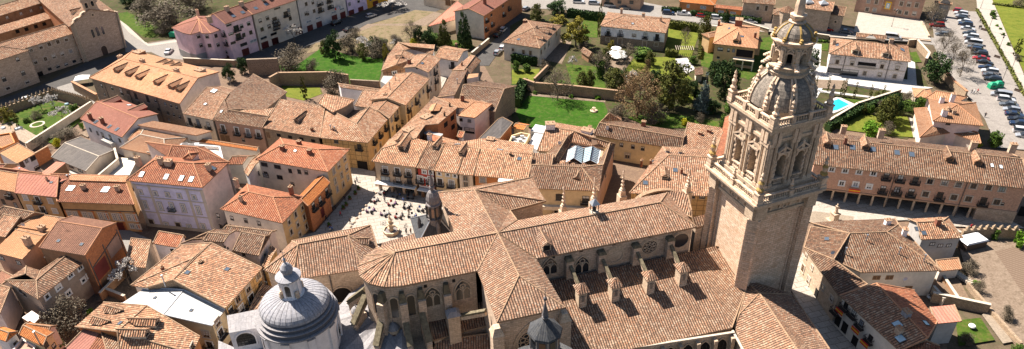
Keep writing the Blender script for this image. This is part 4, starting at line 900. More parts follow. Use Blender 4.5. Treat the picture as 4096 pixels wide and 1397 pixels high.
# small white house bottom-left of the grey warehouse
H = hs('white_house', 'small whitewashed house with brown tiled roof and patchy plaster', 'u145,372', 'u305,287', 'u150,220', 7.6, .9, 0, 0, wall='white', roof='tile_tan', walls={4: 'white'}, oh=.25, rp=.9)
win(H, 'u283,328', 1.3, 1.1, 'plain'); win(H, 'u228,352', .7, .8, 'plain'); win(H, 'u318,410', 1.3, 1.0, 'plain'); win(H, 'u190,385', 1.0, 1.6, 'brownb')
H = hs('row_house', 'brown ridged roof at the left edge above the reddish metal roofs', 'u-120,440', 'u-10,440', 'u160,380', 8.0, 1.0, 0, 0, wall='adobe', roof='tile_redbrown', oh=.2)
H = flat('brick_yard_house', 'low orange brick block with tiled terrace at the left edge', 'u-80,180 u10,240 u130,190 u90,105 u-60,130', 6.5, 'house', 'orangewall', 'tile_orange', par=.4)
wallrun('garden_wall', 'orange brick yard wall with chimneys between the left houses', 'u0,330 u175,230 u160,180', 4.5, .3, 'brick_orange', 'cap')
wallrun('garden_wall', 'short orange brick wall between the whitewashed house and the grey warehouse', 'u330,400 u450,330', 3.6, .3, 'brick_orange', 'cap')
# grey warehouse
H = hs('warehouse', 'long low warehouse with grey fibre cement roof', 'u440,318', 'u735,440', 'u985,255', 5.0, 1.1, 0, 0, cat='warehouse', wall='beige', roof='fibre_grey', oh=.2, cap='cap_pale')
row(H, 'u610,395', 'u690,432', 2, 1.8, .9, 'plain')
H = flat('flat_roof_shed', 'flat grey concrete shed roof in front of the grey warehouse', 'u590,480 u690,480 u735,440 u600,400', 3.2, 'shed', 'beige', 'concrete')
# chalet
H = hs('gabled_house', 'white gabled house with dark red roof, small balcony and roof windows beside the garden', 'a403,598', 'a612,690', 'a795,572', 6.6, 2.0, 0, 0, wall='white', roof='tile_redbrown', oh=.35, cap='cap_orange')
sky_(H, 'a483,612 a550,636 a588,650', .8, 1.1); sky_(H, 'a648,528 a692,540', .9, 1.0, 'skywhite'); chim(H, 'a457,598 a518,620', .9, 1.6, 'chimneybrick')
win(H, 'a455,652 a490,668', .9, 1.1, 'glazed'); win(H, 'a516,678 a555,690', 1.1, 1.5, 'glazed'); win(H, 'a602,705', .9, 1.1, 'glazed')
for s in ('a600,505', 'a728,545'): dormer(H, s, 2.6, .9, .5, 'tile_redbrown', 'redpaint')
m = M(); p = P('a545,715', 3.4)
za, zb, ta, tb, nn = H.walls[0]; u = (zb-za).normalized(); c = za.lerp(zb, .62)+nn*.6; m.box(c, u, nn, 4.4, 1.4, 2.6, 3.6, 'trimwhite', 'concrete'); m.build('balcony', H.e, H.org)
# orange L roof behind lilac house
H = hs('courtyard_house', 'low house with wide orange hip roof behind the lilac house', 'a600,742', 'a830,790', 'a945,690', 6.3, 1.6, .7, .7, wall='beige', roof='tile_orange', oh=.3, cap='cap_pale')
win(H, 'a680,778 a752,775', .9, 1.0, 'stonel')
H = shed('courtyard_wing', 'single slope orange roofed wing beside the dormered hotel', 'a690,628', 'a985,680', 'a1065,662', 7.6, .25, wall='beige', roof='tile_orange', oh=.2)
H = hs('long_shed', 'long narrow orange tiled wall shed along the lane behind the lilac house', 'q135,645', 'q705,735', 'q722,703', 5.8, .35, 0, 0, cat='shed', wall='beige', roof='tile_bright', oh=.1)
H = hs('small_red_roof', 'small dark red roofed annex leaning on the white gabled house', 'a642,702', 'a700,708', 'a790,628', 6.0, .5, 0, 0, wall='pinkpale', roof='tile_orange', oh=.15)
H = flat('yard_terrace', 'pale roof terrace sunk between the orange roofs and the lilac house', 'a490,879 a650,879 a690,800 a600,790', 3.6, 'terrace', 'beige', 'pale')
wallrun('garden_wall', 'tall beige yard wall beside the pale terrace', 'a470,900 a590,800 a575,745', 5.2, .3, 'beige', 'cap_pale', attop=True)
for x_, y_, l_ in ((680, 470, 'a'), (795, 425, 'b')): pass
# low brown roof hall and small houses right of the lilac house
H = hs('hall', 'low hall with rust striped tile roof behind the red roofed hotel', 'q440,850', 'q580,850', 'q690,775', 5.6, .9, 0, 0, cat='hall', wall='beige', roof='tile_red', oh=.2)
H = hs('narrow_house', 'narrow white house with weathered ochre roof right of the lilac house', 'b-60,862', 'b-40,885', 'b40,790', 7.6, .6, 0, 0, wall='white', roof='tile_old', oh=.2)
# red roofed hotel
H = hs('red_roof_house', 'long house with bright red hip roof, three chimneys and pale windowed front', 'b-3,800', 'b362,863', 'b472,748', 9.6, 1.9, .9, 1.0, wall='beige', roof='tile_red', walls={1: 'ochre'}, cap='cap_orange', oh=.45)
row(H, 'b42,826', 'b108,838', 2, 1.7, 1.0, 'plain'); win(H, 'b172,858 b218,862 b252,865', .9, 1.1, 'plain'); chim(H, 'b133,750 b218,725 b270,770', .9, .9, 'chimneybrick'); sky_(H, 'b197,758', .5, .5, 'skywhite')
win(H, 'b50,872 b8,868', 1.0, 1.1, 'plain'); win(H, 'b390,858 b415,828 b445,793 b455,842', .9, 1.5, 'stonel'); win(H, 'f50,5 f120,15', 1.5, 1.1, 'plain'); win(H, 'f184,48', .9, .9, 'plain'); win(H, 'f398,35 f430,5 f462,15 f408,75 f438,50', .8, 1.4, 'stonel')
# orange annex with balcony
H = hs('balcony_house', 'narrow house with bright orange roof, wooden gallery and laundry over the plaza', 'f262,160', 'f372,42', 'f310,12', 7.4, .9, .0, .0, wall='brick_orange', roof='tile_bright', oh=.5, cap='cap_orange')
win(H, 'f288,160 f322,130 f355,88', 1.1, 1.9, 'balc'); win(H, 'f334,190', 1.3, 2.2, 'garage'); 
# corner house with red roof
H = hs('red_hip_house', 'two-storey corner house with large red hip roof and beige plaza side', 'f-180,175', 'f133,246', 'f256,112', 8.0, 2.0, .9, 1.0, wall='beige', roof='tile_red', walls={1: 'ochre'}, oh=.45, cap='cap_orange')
win(H, 'e1096,208 e1165,220 e1235,232 f15,246', .85, 1.1, 'plain'); win(H, 'e1110,262', .8, 1.1, 'plain'); chim(H, 'f178,90', .8, 1.4, 'chimneybrick'); chim(H, 'e1190,52', .8, 1.3); chim(H, 'e1213,135', .6, 1.2)
win(H, 'f165,237 f198,202 f231,165 f177,290 f209,250 f241,215 f253,262 f220,300', .8, 1.3, 'stonel')
# small houses in front of it
H = hs('gable_house', 'pinkish gabled house with rust roof below the red hip roofed corner house', 'w925,262', 'w1145,305', 'w1247,130', 7.6, .9, .0, .1, wall='pinkpale', roof='tile_old', oh=.25, rp=.75)
win(H, 'w1195,295 w1243,243', .7, 1.0, 'stonel'); win(H, 'w1020,297', .7, .6, 'plain')
H = hs('gable_house', 'low orange and cream tiled roof in front of the lilac house', 'w840,78', 'w1235,128', 'w1300,88', 7.8, .3, 0, 0, wall='pinkpale', roof='tile_old', oh=.2)
H = hs('attic', 'small pale dormer house with two windows on the old roofs', 'w668,178', 'w845,190', 'w948,90', 8.4, .5, 0, 0, wall='pinkpale', roof='tile_old', oh=.2, z0=5)
win(H, 'w858,228 w880,240', .35, .45, 'plain')
H = hs('low_house', 'low cream tiled house with broken rafters at its eave behind the big old roof', 'w475,205', 'w625,140', 'w830,95', 7.0, .5, .0, .0, wall='pinkpale', roof='tile_old', oh=.2)
H = hs('low_house', 'narrow house with rust tile roof and small dark window facing the ruined yard', 'w240,200', 'w458,238', 'w520,150', 6.2, .8, 0, 0, wall='pinkpale', roof='tile_red', oh=.2, rp=.9)
win(H, 'w410,262', 1.0, .8, 'void')
H = hs('low_house', 'old lean-to roof of brown tiles dropping to the blossoming tree', 'w0,390', 'w175,410', 'w240,205', 4.6, 1.2, 0, 0, wall='oldgrey', roof='tile_old', oh=.1, rp=.95)
# the big old roof with ochre timbered side
H = block('old_town_house', 'big old house with broad weathered roof and ochre timber framed street side', 'house',
  [q2('w180,580', 7.4), q2('w415,512', 9.2), q2('w860,755', 7.8), q2('w1175,410', 7.8), q2('w740,195', 9.2), q2('w480,215', 7.6), q2('w50,560', 7.2)],
  [[0, 1, 'k', 6], [1, 2, 3, 4], [1, 4, 'k'], [4, 5, 6, 'k']], {'k': q2('w580,330', 9.3)}, wall='timber_ochre', walls={0: 'stone_wall', 1: 'stone_wall', 6: 'white', 5: 'white'}, oh=.4)
win(H, 'w967,680 w1055,590 w1142,475', 1.2, 1.4, 'stonel'); win(H, 'w995,765 w1080,670', 1.3, 1.6, 'balcw'); win(H, 'w1165,560 w905,770', 1.2, 1.6, 'balc'); sky_(H, 'w535,450 w875,422', .8, .7, 'skyglass'); chim(H, 'w650,360', .7, .2, 'wood'); chim(H, 'w345,560', .5, 2.2, 'oldgrey', pipe=True); chim(H, 'w325,425', .5, .6, 'chimneybrick')
# metal roof, bright yellow wall
H = hs('metal_roof_house', 'bright yellow house with pale ribbed metal roof', 'w335,815', 'w860,770', 'w505,600', 7.2, .1, 0, 0, wall='yellow', roof='metal_sheet', oh=.1, cap=None) if False else block('metal_roof_house', 'bright yellow house with pale ribbed metal roof', 'house',
  [q2('w-30,715', 6.4), q2('w330,810', 7.3), q2('w750,905', 6.6), q2('w860,770', 6.6), q2('w505,598', 7.3), q2('w180,578', 6.4)], [[0, 1, 4, 5], [1, 2, 3, 4]], {}, wall='yellow', roof='metal_sheet', cap='whitemetal', oh=.15)
win(H, 'e1092,743 e1035,803', 1.2, 1.5, 'stonel'); win(H, 'e1108,797 e1055,858', 1.2, 1.7, 'balcw'); sky_(H, 'w258,667 w568,775', .5, .4)
# dormered old roof at the bottom
H = block('dormered_house', 'old house with four tiled dormers and broken pale roof patch beside the metal roof', 'house',
  [q2('e600,879', 7.0), q2('e965,900', 7.0), q2('e1005,815', 7.0), q2('e738,660', 8.6), q2('e520,643', 7.2), q2('e378,765', 7.0), q2('e590,790', 8.8)],
  [[0, 1, 6], [1, 2, 3, 6], [6, 3, 4, 5]], {}, wall='orangewall', roof='tile_old', oh=.3)
for s in ('e795,755', 'e745,810'): dormer(H, s, 1.7, .8, .5)
for s in ('e545,680', 'e480,735'): dormer(H, s, 1.7, .5, .4)
win(H, 'e965,868', 1, 1.2, 'stonel'); sky_(H, 'e603,748', .7, .5)
H = block('red_annex', 'low striped red and pink roof at the bottom edge with satellite dish', 'house', [q2('e330,870', 5.6), q2('e400,950', 5.6), q2('e680,960', 5.8), q2('e690,850', 6.6), q2('e500,795', 6.6), q2('e425,775', 6.6)], [[0, 1, 4, 5], [1, 2, 3, 4]], {}, wall='brick_orange', roof='tile_red', roofmats={0: 'metal_pink'}, oh=.1)
H = block('red_annex', 'old brown tiled roof at the bottom edge left of the dormered house', 'house', [q2('e560,970', 6.2), q2('e740,960', 6.2), q2('e665,850', 7.0), q2('e510,795', 7.0)], [[0, 1, 2, 3]], {}, wall='brick_orange', roof='tile_old', oh=.1)
# ---- lower left quarter
H = hs('brown_roof_house', 'big house with brown ribbed tile roof and tall patchwork brick gable', 'v335,408', 'v728,475', 'v998,193', 9.8, 1.5, 0, 0, wall='adobe', roof='tile_brown', walls={1: 'brick_orange', 2: 'brick_orange'}, oh=.12, rp=.62, cap='cap_orange')
sky_(H, 'v503,350 v700,380', .55, .5, 'skyglass'); 
za, zb, ta, tb, nn = [w_ for w_ in H.walls][1]; zc_, zd_ = H.walls[2][0], H.walls[2][1]; u = (zd_-za).normalized(); Lg = (zd_-za).length; m = M()
for f0, f1, z0, z1, mt in ((.06, .42, 3.0, 6.2, 'stain_red'), (.55, .93, 4.4, 7.4, 'pinkstone'), (.1, .45, .0, 2.7, 'adobe')):
    m.box(za+u*Lg*(f0+f1)/2, u, nn, Lg*(f1-f0), .08, z0, z1, mt)
for f in (.04, .48, .95): m.box(za+u*Lg*f, u, nn, .22, .14, 0, 8.5, 'gutter')
m.beam(za+u*Lg*.05+Z3*6.4+nn*.04, za+u*Lg*.95+Z3*8.0+nn*.04, .1, .2, 'gutter'); m.build('wall_patches', H.e, H.org)
H = block('rear_slope', 'plain dusty pink roof slope behind the brown ribbed roof', 'house', [q2('v465,237', 11.0), q2('v840,250', 11.0), q2('v998,192', 9.6), q2('v640,172', 9.6)], [[0, 1, 2, 3]], {}, wall='adobe', roof='metal_pink', oh=.1, cap=None) if False else None
H = hs('tan_roof_house', 'house with tan tiled roof and two chimneys at the left edge', 'v-60,445', 'v190,508', 'v420,275', 8.6, .3, 0, 0, wall='pinkstone', roof='tile_tan', oh=.2, rp=.8)
chim(H, 'v368,262', 1.2, 1.0, 'chimneypale'); chim(H, 'v250,385', 1.2, 1.8, 'chimneypale'); win(H, 'v15,495 v160,535', 1.1, .9, 'blind')
H = hs('tan_roof_house', 'house with smooth orange tan roof behind the left tan roof', 'v150,228', 'v420,270', 'v640,165', 9.0, .3, 0, .0, wall='adobe', roof='tile_tan', oh=.1, rp=.9)
H = hs('old_left_house', 'weathered rust and cream roof at the left edge above the tan roof', 'v-100,290', 'v45,318', 'v200,160', 9.0, .8, 0, .0, wall='adobe', roof='tile_old', oh=.2, rp=.9)
H = hs('old_left_house', 'long weathered orange roof running to the street at the left edge', 'v-60,110', 'v205,165', 'v385,122', 9.4, .9, 0, .0, wall='adobe', roof='tile_old', oh=.2, rp=.6)
H = block('old_tile_house', 'old house with weathered hipped roof and bare grey wall over the ruined yard', 'house',
  [q2('v45,690', 7.6), q2('v325,850', 7.6), q2('v745,512', 7.6), q2('v655,400', 8.9), q2('v350,605', 7.6), q2('v225,565', 7.6)],
  [[0, 1, 'a'], [1, 2, 3, 'a'], [3, 4, 'a'], [4, 5, 'b', 'a'], [5, 0, 'b']], {'a': q2('v312,690', 8.6), 'b': q2('v215,635', 8.8)}, wall='oldgrey', oh=.3)
win(H, 'v500,748 v585,798', 1.0, 1.0, 'white'); win(H, 'v603,645 v686,580', 1.0, .9, 'white'); win(H, 'v403,828 v713,687 v758,642', .8, .9, 'white'); win(H, 'v178,782 v215,812', .8, .8, 'plain')
H = shed('back_shed', 'dark corrugated shed roof between the tan and the old hipped roofs', 'v370,490', 'v470,515', 'v500,470', 6.5, .2, wall='adobe', roof='metal_dark', oh=.1)
H = hs('old_left_house', 'small old roof with pale wall at the lower left edge', 'v-60,850', 'v20,885', 'v105,745', 5.4, .9, 0, .0, wall='pinkpale', roof='tile_old', oh=.2, rp=.5) if False else hs('old_left_house', 'small old cream tiled roof with pale wall at the lower left edge', 'e-60,680', 'e0,700', 'e62,570', 5.8, .5, 0, .0, wall='pinkpale', roof='tile_old', oh=.2, rp=.9)
H = hs('old_left_house', 'brown tiled strip roof at the left edge below the pink gable', 'e-60,530', 'e0,560', 'e80,515', 5.0, .4, 0, .0, wall='pinkpale', roof='tile_brown', oh=.2, rp=.9)
H = hs('bright_roof_house', 'small white house with vivid orange tile roof in the bottom left corner', 'e-40,815', 'e30,840', 'e90,790', 5.2, .8, 0, .2, wall='white', roof='tile_bright', oh=.3)
win(H, 'e80,850', .8, .8, 'plain')
H = hs('bright_roof_house', 'vivid orange roofed house with slim chimney pipe near the bottom left corner', 'e95,805', 'e215,865', 'e270,795', 5.4, .6, 0, .0, wall='yellow', roof='tile_bright', oh=.3)
win(H, 'e232,858 e270,862', .9, 1.0, 'plain'); chim(H, 'e200,850', .3, 2.6, pipe=True)
H = hs('bright_roof_house', 'pinkish red roofed wing behind the vivid orange roofs in the bottom left', 'e110,785', 'e240,800', 'e285,760', 5.0, .7, 0, .0, wall='pinkpale', roof='tile_tan', oh=.2)
H = flat('flat_annex', 'small flat dusty pink roof terrace above the vivid orange roofs', 'e110,720 e165,755 e205,715 e160,685', 4.2, 'annex', 'adobe', 'pinkpale')
H = flat('flat_annex', 'sunken brown terrace at the bottom left corner', 'e60,879 e150,930 e180,860 e110,820', 4.0, 'annex', 'pinkpale', 'pinkstone', par=.5)
# ruined yard walls
wallrun('ruined_wall', 'broken low wall with planks in the dark ruined yard', 'e520,640 e600,560 e640,520', 2.2, .3, 'adobe', 'cap_pale'); wallrun('ruined_wall', 'short rubble wall closing the ruined yard beside the metal roof', 'e540,610 e640,650', 2.0, .3, 'adobe', 'cap_pale')
# ---- bodega / sacristy with big roof below the plaza
H = block('sacristy', 'stone sacristy with broad hipped tile roof and dark arch beside the chancel', 'sacristy',
  [q2('y342,178', 10.2), q2('y598,262', 10.2), q2('f543,476', 10.2), q2('f622,402', 10.2), q2('f575,256', 11.4), q2('f180,335', 10.2)],
  [[0, 1, 'a'], [1, 2, 'b', 'a'], [2, 3, 'b'], [3, 4, 'b'], [4, 5, 'a', 'b'], [5, 0, 'a']], {'a': q2('f212,353', 13.0), 'b': q2('f463,306', 12.8)}, wall='stone_pale', roof='tile_church', oh=.45)
dormer(H, 'f568,345', 1.6, .6, .5, 'tile_church'); archpiece(H, 'f440,640', 3.4, 3.4, False, gl='dark_void'); m = M(); p, nn = pick_wall(H, 'f377,540'); m.tube((p.x, p.y-.15, 0), (p.x, p.y-.15, 9.8), .1, .1, 'gutter'); m.build('downpipe', H.e, H.org)
H = hs('low_strip_roof', 'thin tiled roof strip in the lane beside the domed chapel', 'y215,535', 'y330,560', 'y445,325', 4.6, .3, 0, 0, wall='ochre', roof='tile_church', oh=.1)
H = hs('timber_house', 'narrow ochre timber framed house squeezed beside the sacristy lane', 'w1180,395', 'w1215,420', 'w1300,250', 6.0, .3, 0, 0, wall='timber_ochre', roof='tile_old', oh=.1)
def sb(*a): return [q2(s, h) for s, h in a]
def base_cladding(H, z, mat='stone_rough', walls=(0, 1), t=.07):
    m = M()
    for i in walls:
        za, zb, ta, tb, nn = H.walls[i]; u = (zb-za).normalized(); m.box((za+zb)/2, u, nn, (zb-za).length+t*2, t*2, 0, z, mat)
    m.build('wall_base', H.e, H.org)
# ================================================================ convent church and wings (upper left)
H = house('convent_church', 'stone convent church with curved bell gable, three arched windows and round-arched door', 'a580,60', 'a352,-108', 'a140,-50', 12.6, 3.4, 0, 0, cat='church', wall='stone', walls={3: 'brick_orange', 2: 'brick_orange'}, oh=.4)
za, zb, ta, tb, nn = H.walls[4]; nn = -newell([zb, za, ta, tb]); 
if nn.y > 0: nn = -nn
def onp(s, p0, n): d = ray(s); return EYE+d*((p0-EYE).dot(n)/d.dot(n))
p0 = za+nn*.15; pr = [onp(s, p0, nn) for s in 'a437,312 a632,252 a584,56 a565,62 a548,50 a520,53 a505,50 a494,40 a482,14 a488,6 a483,-6 a470,-12 a456,-38 a430,-42 a413,-8 a401,-4 a403,12 a418,20 a430,56 a412,64 a402,84 a385,90 a372,100 a366,120'.split()]
m = M(); m.face(pr, 'stone'); bk = [v-nn*.9 for v in pr]; m.face(bk[::-1], 'stone')
for i in range(len(pr)): j = (i+1) % len(pr); m.face([pr[j], pr[i], bk[i], bk[j]], 'stone_pale')
for s0, s1 in (('a437,312', 'a366,118'), ('a632,252', 'a584,58')): a, b = onp(s0, p0, nn), onp(s1, p0, nn); m.beam(a+nn*.1, b+nn*.1, 1.0, .4, 'stone_pale')
m.build('bell_gable_front', H.e, H.org)
for s, w_, h_ in (('a473,188', .9, 2.8), ('a497,180', 1.1, 3.1), ('a522,172', .9, 2.8)): archpiece(H, '', w_, h_, False, gl='glass', pos=(onp(s, p0, nn), nn), mull=1)
archpiece(H, '', 2.0, 3.4, False, gl='wood_dark', name='door', pos=(onp('a533,278', p0, nn), nn)); rosewin(H, '', .3, 0, pos=(onp('a465,75', p0, nn), nn))
for s in ('a437,40', 'a467,30'): archpiece(H, '', .9, 1.7, False, gl='dark_void', pos=(onp(s, p0, nn), nn)); m = M(); p = onp(s, p0, nn)+Z3*.5+nn*.1; m.lathe(p, [(.28, p.z), (.2, p.z+.4), (.08, p.z+.6)], 'iron', 8); m.build('bell', H.e, H.org)
m = M()
for i in range(5):
    p = P('a%f,%f' % (232+i*27, 22+i*19), 8.0); m.box(p, Vector((1, 0, 0)), Vector((0, 1, 0)), .8, 1.4, 4, 10.5, 'brick_orange', 'tile_orange')
    m.build('buttress', H.e, H.org) ; m = M()
dormer(H, 'a360,72', 1.6, .9, .5)
H = hs('convent_wing', 'long stone convent wing with three rows of small windows beside the convent church', 'a10,277', 'a394,160', 9.5, 10.0, 2.2, 0, 0, cat='convent wing', wall='stone', oh=.4)
win(H, 'a155,250 a205,236 a247,222 a290,210 a332,197 a373,183 a178,312 a228,296 a270,283 a313,270 a355,257 a397,244', 1.0, 1.3, 'stonel'); win(H, 'a250,347 a291,334 a332,322 a373,308 a413,295', 1.1, .9, 'glazed'); win(H, 'a206,378', 1.5, 2.4, 'void')
H = hs('convent_wing', 'tall stone convent block with hipped roof and scattered dark windows at the left edge', 'a-130,343', 'a147,252', 10, 10.6, 1.9, 0, .95, cat='convent wing', wall='stone', oh=.4)
win(H, 'a88,298', 1.0, 1.3, 'plain'); win(H, 'a20,398 a116,367', 1.1, 1.5, 'glazed'); win(H, 'a137,412 a40,444', 1.1, .8, 'stone')
H = hs('convent_wing', 'rear convent range with weathered roof and brown wall above the courtyard gallery', 'a-80,104', 'a212,13', 9, 11.0, 2, 0, 0, cat='convent wing', wall='adobe', oh=.3); win(H, 'a35,87 a105,68 a155,53 a205,38', 1.0, 1.0, 'blind')
H = shed('cloister_gallery', 'low lean-to gallery roof with dark openings inside the convent courtyard', 'a-60,187', 'a262,90', 4, 7.4, 1.3, cat='gallery', wall='adobe', oh=.3); win(H, 'a88,158 a133,147 a180,133 a222,120', 1.2, 1.2, 'void')
# ---------------- dormered hotel
H = hs('dormered_hotel', 'large orange tiled building with many dormers, dark stone front and smooth pink gable', 'a448,390', 'a903,521', 'a1102,361', 9.4, 2.7, .65, 0, cat='hotel', wall='stone_rough', roof='tile_orange', walls={1: 'pinkpale', 2: 'pinkpale', 3: 'pinkpale'}, cap='cap_orange', oh=.4)
for s in 'a582,362 a640,380 a692,397 a783,424 a856,444 a893,458'.split(): dormer(H, s, 1.9, .75, .45, 'tile_orange', 'cap_orange')
chim(H, 'a605,292 a716,312 a888,360', 1.3, .8); chim(H, 'a700,268', 3.0, .6, 'tile_orange'); chim(H, 'a1005,357', 2.6, .5, 'chimneypale')
for s in 'a835,310 a868,318 a905,326'.split(): dormer(H, s, 1.6, .5, .4, 'tile_orange', 'cap_orange')
m = M(); p, nn = pick_roof(H, 'a780,350'); t, bt = tang(nn); m.face([p+nn*.03+t*x+bt*y for x, y in ((-1.7, -1.5), (1.7, -1.5), (1.7, 1.5), (-1.7, 1.5))], 'adobe'); m.build('roof_well', H.roof, H.org)
win(H, 'a511,430 a564,444 a642,465', .8, 1.2, 'glazed'); win(H, 'a610,460 a683,482 a742,497', 1.1, 2.2, 'glazed'); win(H, 'a782,506 a830,520 a860,530 a888,540 a527,475 a577,490 a700,520 a797,550 a845,568 a875,577 a903,587 a850,600', .8, .9, 'glazed')
m = M()
for s in 'a535,450 a660,490 a800,530'.split():
    p, nn = pick_wall(H, s); m.tube((p.x+nn.x*.1, p.y+nn.y*.1, 0), (p.x+nn.x*.1, p.y+nn.y*.1, 9), .09, .09, 'gutter'); m.build('downpipe', H.e, H.org); m = M()
# ---------------- pink and beige apartment terrace
EH = 12.6
H = block('apartment_block', 'pink apartment corner with folded red roof and stained grey plinth', 'apartment block', sb(('m92,286', 9.8), ('m212,340', 9.8), ('m288,356', 9.8), ('m386,328', 9.8), ('m415,346', 9.8), ('m500,343', 9.8), ('m655,286', 9.8), ('m560,165', 9.8), ('m350,165', 9.8), ('m200,225', 9.8)),
   [[i, (i+1) % 10, 'a'] for i in range(10)], {'a': q2('m372,196', 11.4)}, wall='pink', roof='tile_redbrown', cap='cap_orange', oh=.35)
win(H, 'm372,375 m460,377 m552,370 m398,468 m487,470 m575,463', 1.1, 1.2, 'plain')
m = M(); 
for i in (0, 1, 2): za, zb, ta, tb, nn = H.walls[i]; u = (zb-za).normalized(); m.box((za+zb)/2, u, nn, (zb-za).length, .1, 0, 2.6, 'grey')
m.build('wall_base', H.e, H.org); chim(H, 'm365,145', .9, 1.4)
H = hs('apartment_block', 'pink apartment block with glazed bay balconies and dark red garage doors', 'm650,248', 'm932,151', 11, EH, 2.4, 0, 0, cat='apartment block', wall='pink', roof='tile_redbrown', oh=.3, cap='cap_orange')
win(H, 'm685,256', 1.9, .8); win(H, 'm640,345 m665,440', 1.0, 1.9, 'balc'); win(H, 'm708,349 m730,442', 1.9, .8); win(H, 'm763,292 m785,375', 1.9, 1.9, 'balc'); win(H, 'm818,270 m840,362 m890,243 m913,335', 1.2, 1.3, 'plain')
win(H, 'm648,531 m840,458', 2.6, 1.0); win(H, 'm940,420', 2.6, .9, 'pale'); win(H, 'm670,606 m862,540', 2.7, 2.6, 'garage'); chim(H, 'm490,215 m670,110 m820,60', 1.3, 1.4); sky_(H, 'm732,165 m830,128 m965,85 m1072,45', 1.2, 1.2)
H = hs('apartment_block', 'beige apartment block with washing on its balconies next to the pink one', 'm935,150', 'b205,-1', 11, EH, 2.4, 0, 0, cat='apartment block', wall='beige', roof='tile_redbrown', oh=.3, cap='cap_orange')
win(H, 'm1010,213 m1030,303 m1085,185 m1105,277 b57,90 b66,132 b163,52 b172,93', 1.2, 1.3, 'plain'); win(H, 'm1047,392', 2.6, .9, 'pale'); win(H, 'm1150,350 m1185,82', 2.4, .8, 'plain'); win(H, 'm1160,205 m1170,275 b100,115 b150,70', 1.8, 1.8, 'balc'); win(H, 'b38,190 b88,170 b183,130', 2.4, .8, 'plain'); win(H, 'm960,510 m1065,470 m1167,430 b45,228 b97,208 b215,155', 2.6, 2.6, 'garage'); chim(H, 'm1040,5 m1090,-30', 1.2, 1.3)
H = hs('apartment_block', 'pale grey apartment block with washing hung from an upper balcony', 'b205,-1', 'b442,-84', 11, EH, 2.4, 0, 0, cat='apartment block', wall='greybeige', roof='tile_redbrown', oh=.3, cap='cap_orange')
win(H, 'b208,80 b252,20 b260,68 b250,68 b292,55 b285,12', 1.1, 1.3, 'plain'); win(H, 'b265,108 b312,90 b390,62 b432,45 b216,122', 2.3, .8, 'pale'); win(H, 'b322,48 b318,15 b370,30 b365,0', 1.8, 1.7, 'balc'); win(H, 'b272,143 b318,125 b395,92 b437,76', 2.6, 2.5, 'garage')
m = M(); p, nn = pick_wall(H, 'b405,32'); t, _ = tang(nn)
for i, c_ in enumerate(('flag_red', 'whitemetal', 'lavender', 'glass_blue', 'whitemetal')): m.box(p+t*(i-2)*.7+nn*.9, t, nn, .5, .05, p.z-.9, p.z, c_)
m.build('laundry', H.e, H.org)
H = hs('apartment_block', 'lavender end of the apartment terrace with two red garage doors', 'b442,-84', 'b545,-118', 11, EH, 2.4, 0, 0, cat='apartment block', wall='lavender', roof='tile_redbrown', oh=.3); win(H, 'b480,66 b527,50', 2.6, 2.5, 'garage'); win(H, 'b470,20 b515,5', 1.1, 1.2, 'plain')
H = hs('apartment_block', 'ochre yellow end of the apartment terrace cut by the top edge', 'b545,-118', 'b650,-150', 11, EH, 2.4, 0, 0, cat='apartment block', wall='gold', roof='tile_redbrown', oh=.3); win(H, 'b600,20', 2.6, 2.5, 'garage'); win(H, 'b575,-5', 1.1, 1.2, 'plain')
H = hs('garage_row', 'low cream and brown garage row at the top edge above the waste ground', 'b838,-22', 'b1012,12', 8, 4.0, .8, 0, 0, cat='garage', wall='cream', oh=.1); win(H, 'b965,12 b995,18', 2.6, 2.6, 'wdoor')
H = hs('brick_apartments', 'brown brick apartment house with red tile roof beside the dark street', 'b1145,80', 'b1340,-50', 12, 8.6, 1.8, 0, 0, cat='apartment block', wall='brick_orange', roof='tile_redbrown', walls={3: 'beige', 4: 'beige', 5: 'beige'}, cap='cap_orange', oh=.3)
win(H, 'b1155,145 b1185,120 b1243,70 b1270,40 b1157,100', 1.3, 1.5, 'balc'); win(H, 'b1182,75 b1240,30', 1.2, .9, 'plain'); chim(H, 'b1150,20', 1.0, 3.0, 'chimneybrick')
H = block('low_workshop', 'low workshop with dusty pink roof in front of the brick apartments', 'workshop', sb(('b862,133', 4), ('b1003,98', 4), ('b1068,48', 5.2), ('b1010,5', 5.2)), [[0, 1, 2, 3]], {}, wall='cream', roof='tile_pinkish', oh=.1)
# ---------------- old block north of the lane
H = block('lane_house', 'cream house with three tall balcony doors and a mottled roof beside the pink gable', 'house', sb(('q68,418', 8.0), ('q322,470', 8.0), ('q460,250', 10.4), ('q515,214', 10.0), ('q385,182', 9.4), ('q272,190', 10.4)), [[0, 1, 2, 5], [5, 2, 3, 4]], {}, wall='cream')
win(H, 'q130,485 q200,495 q288,520', 1.1, 2.2, 'balc'); sky_(H, 'q334,222', 1.6, 1.3, 'skywhite'); sky_(H, 'q260,335', .7, .7, 'skywhite')
H = block('lane_house', 'rose plastered house with four balcony doors and brown garage on the lane', 'house', sb(('q322,470', 8.0), ('q748,538', 8.0), ('q805,440', 9.7), ('q458,384', 10.0), ('q425,290', 10.2)), [[0, 1, 2, 3, 4]], {}, wall='pinkstone')
win(H, 'q415,545 q532,565 q628,580 q716,592', 1.1, 2.1, 'balcw'); win(H, 'q432,628', 3.0, 2.0, 'wdoor'); win(H, 'q587,642', .9, 1.0, 'plain'); sky_(H, 'q398,398', .6, .7, 'skywhite')
H = block('courtyard_barn', 'large hipped barn roof with three roof windows between the lane houses and the ruined wall', 'barn', sb(('q432,290', 9.8), ('q460,382', 9.6), ('q782,378', 8.6), ('q960,232', 8.6), ('q668,76', 10.6), ('q472,236', 10.4)), [[0, 1, 2, 3, 4, 5]], {}, wall='oldgrey')
sky_(H, 'q730,178 q825,225 q733,308', 1.1, .8, 'glass_pale')
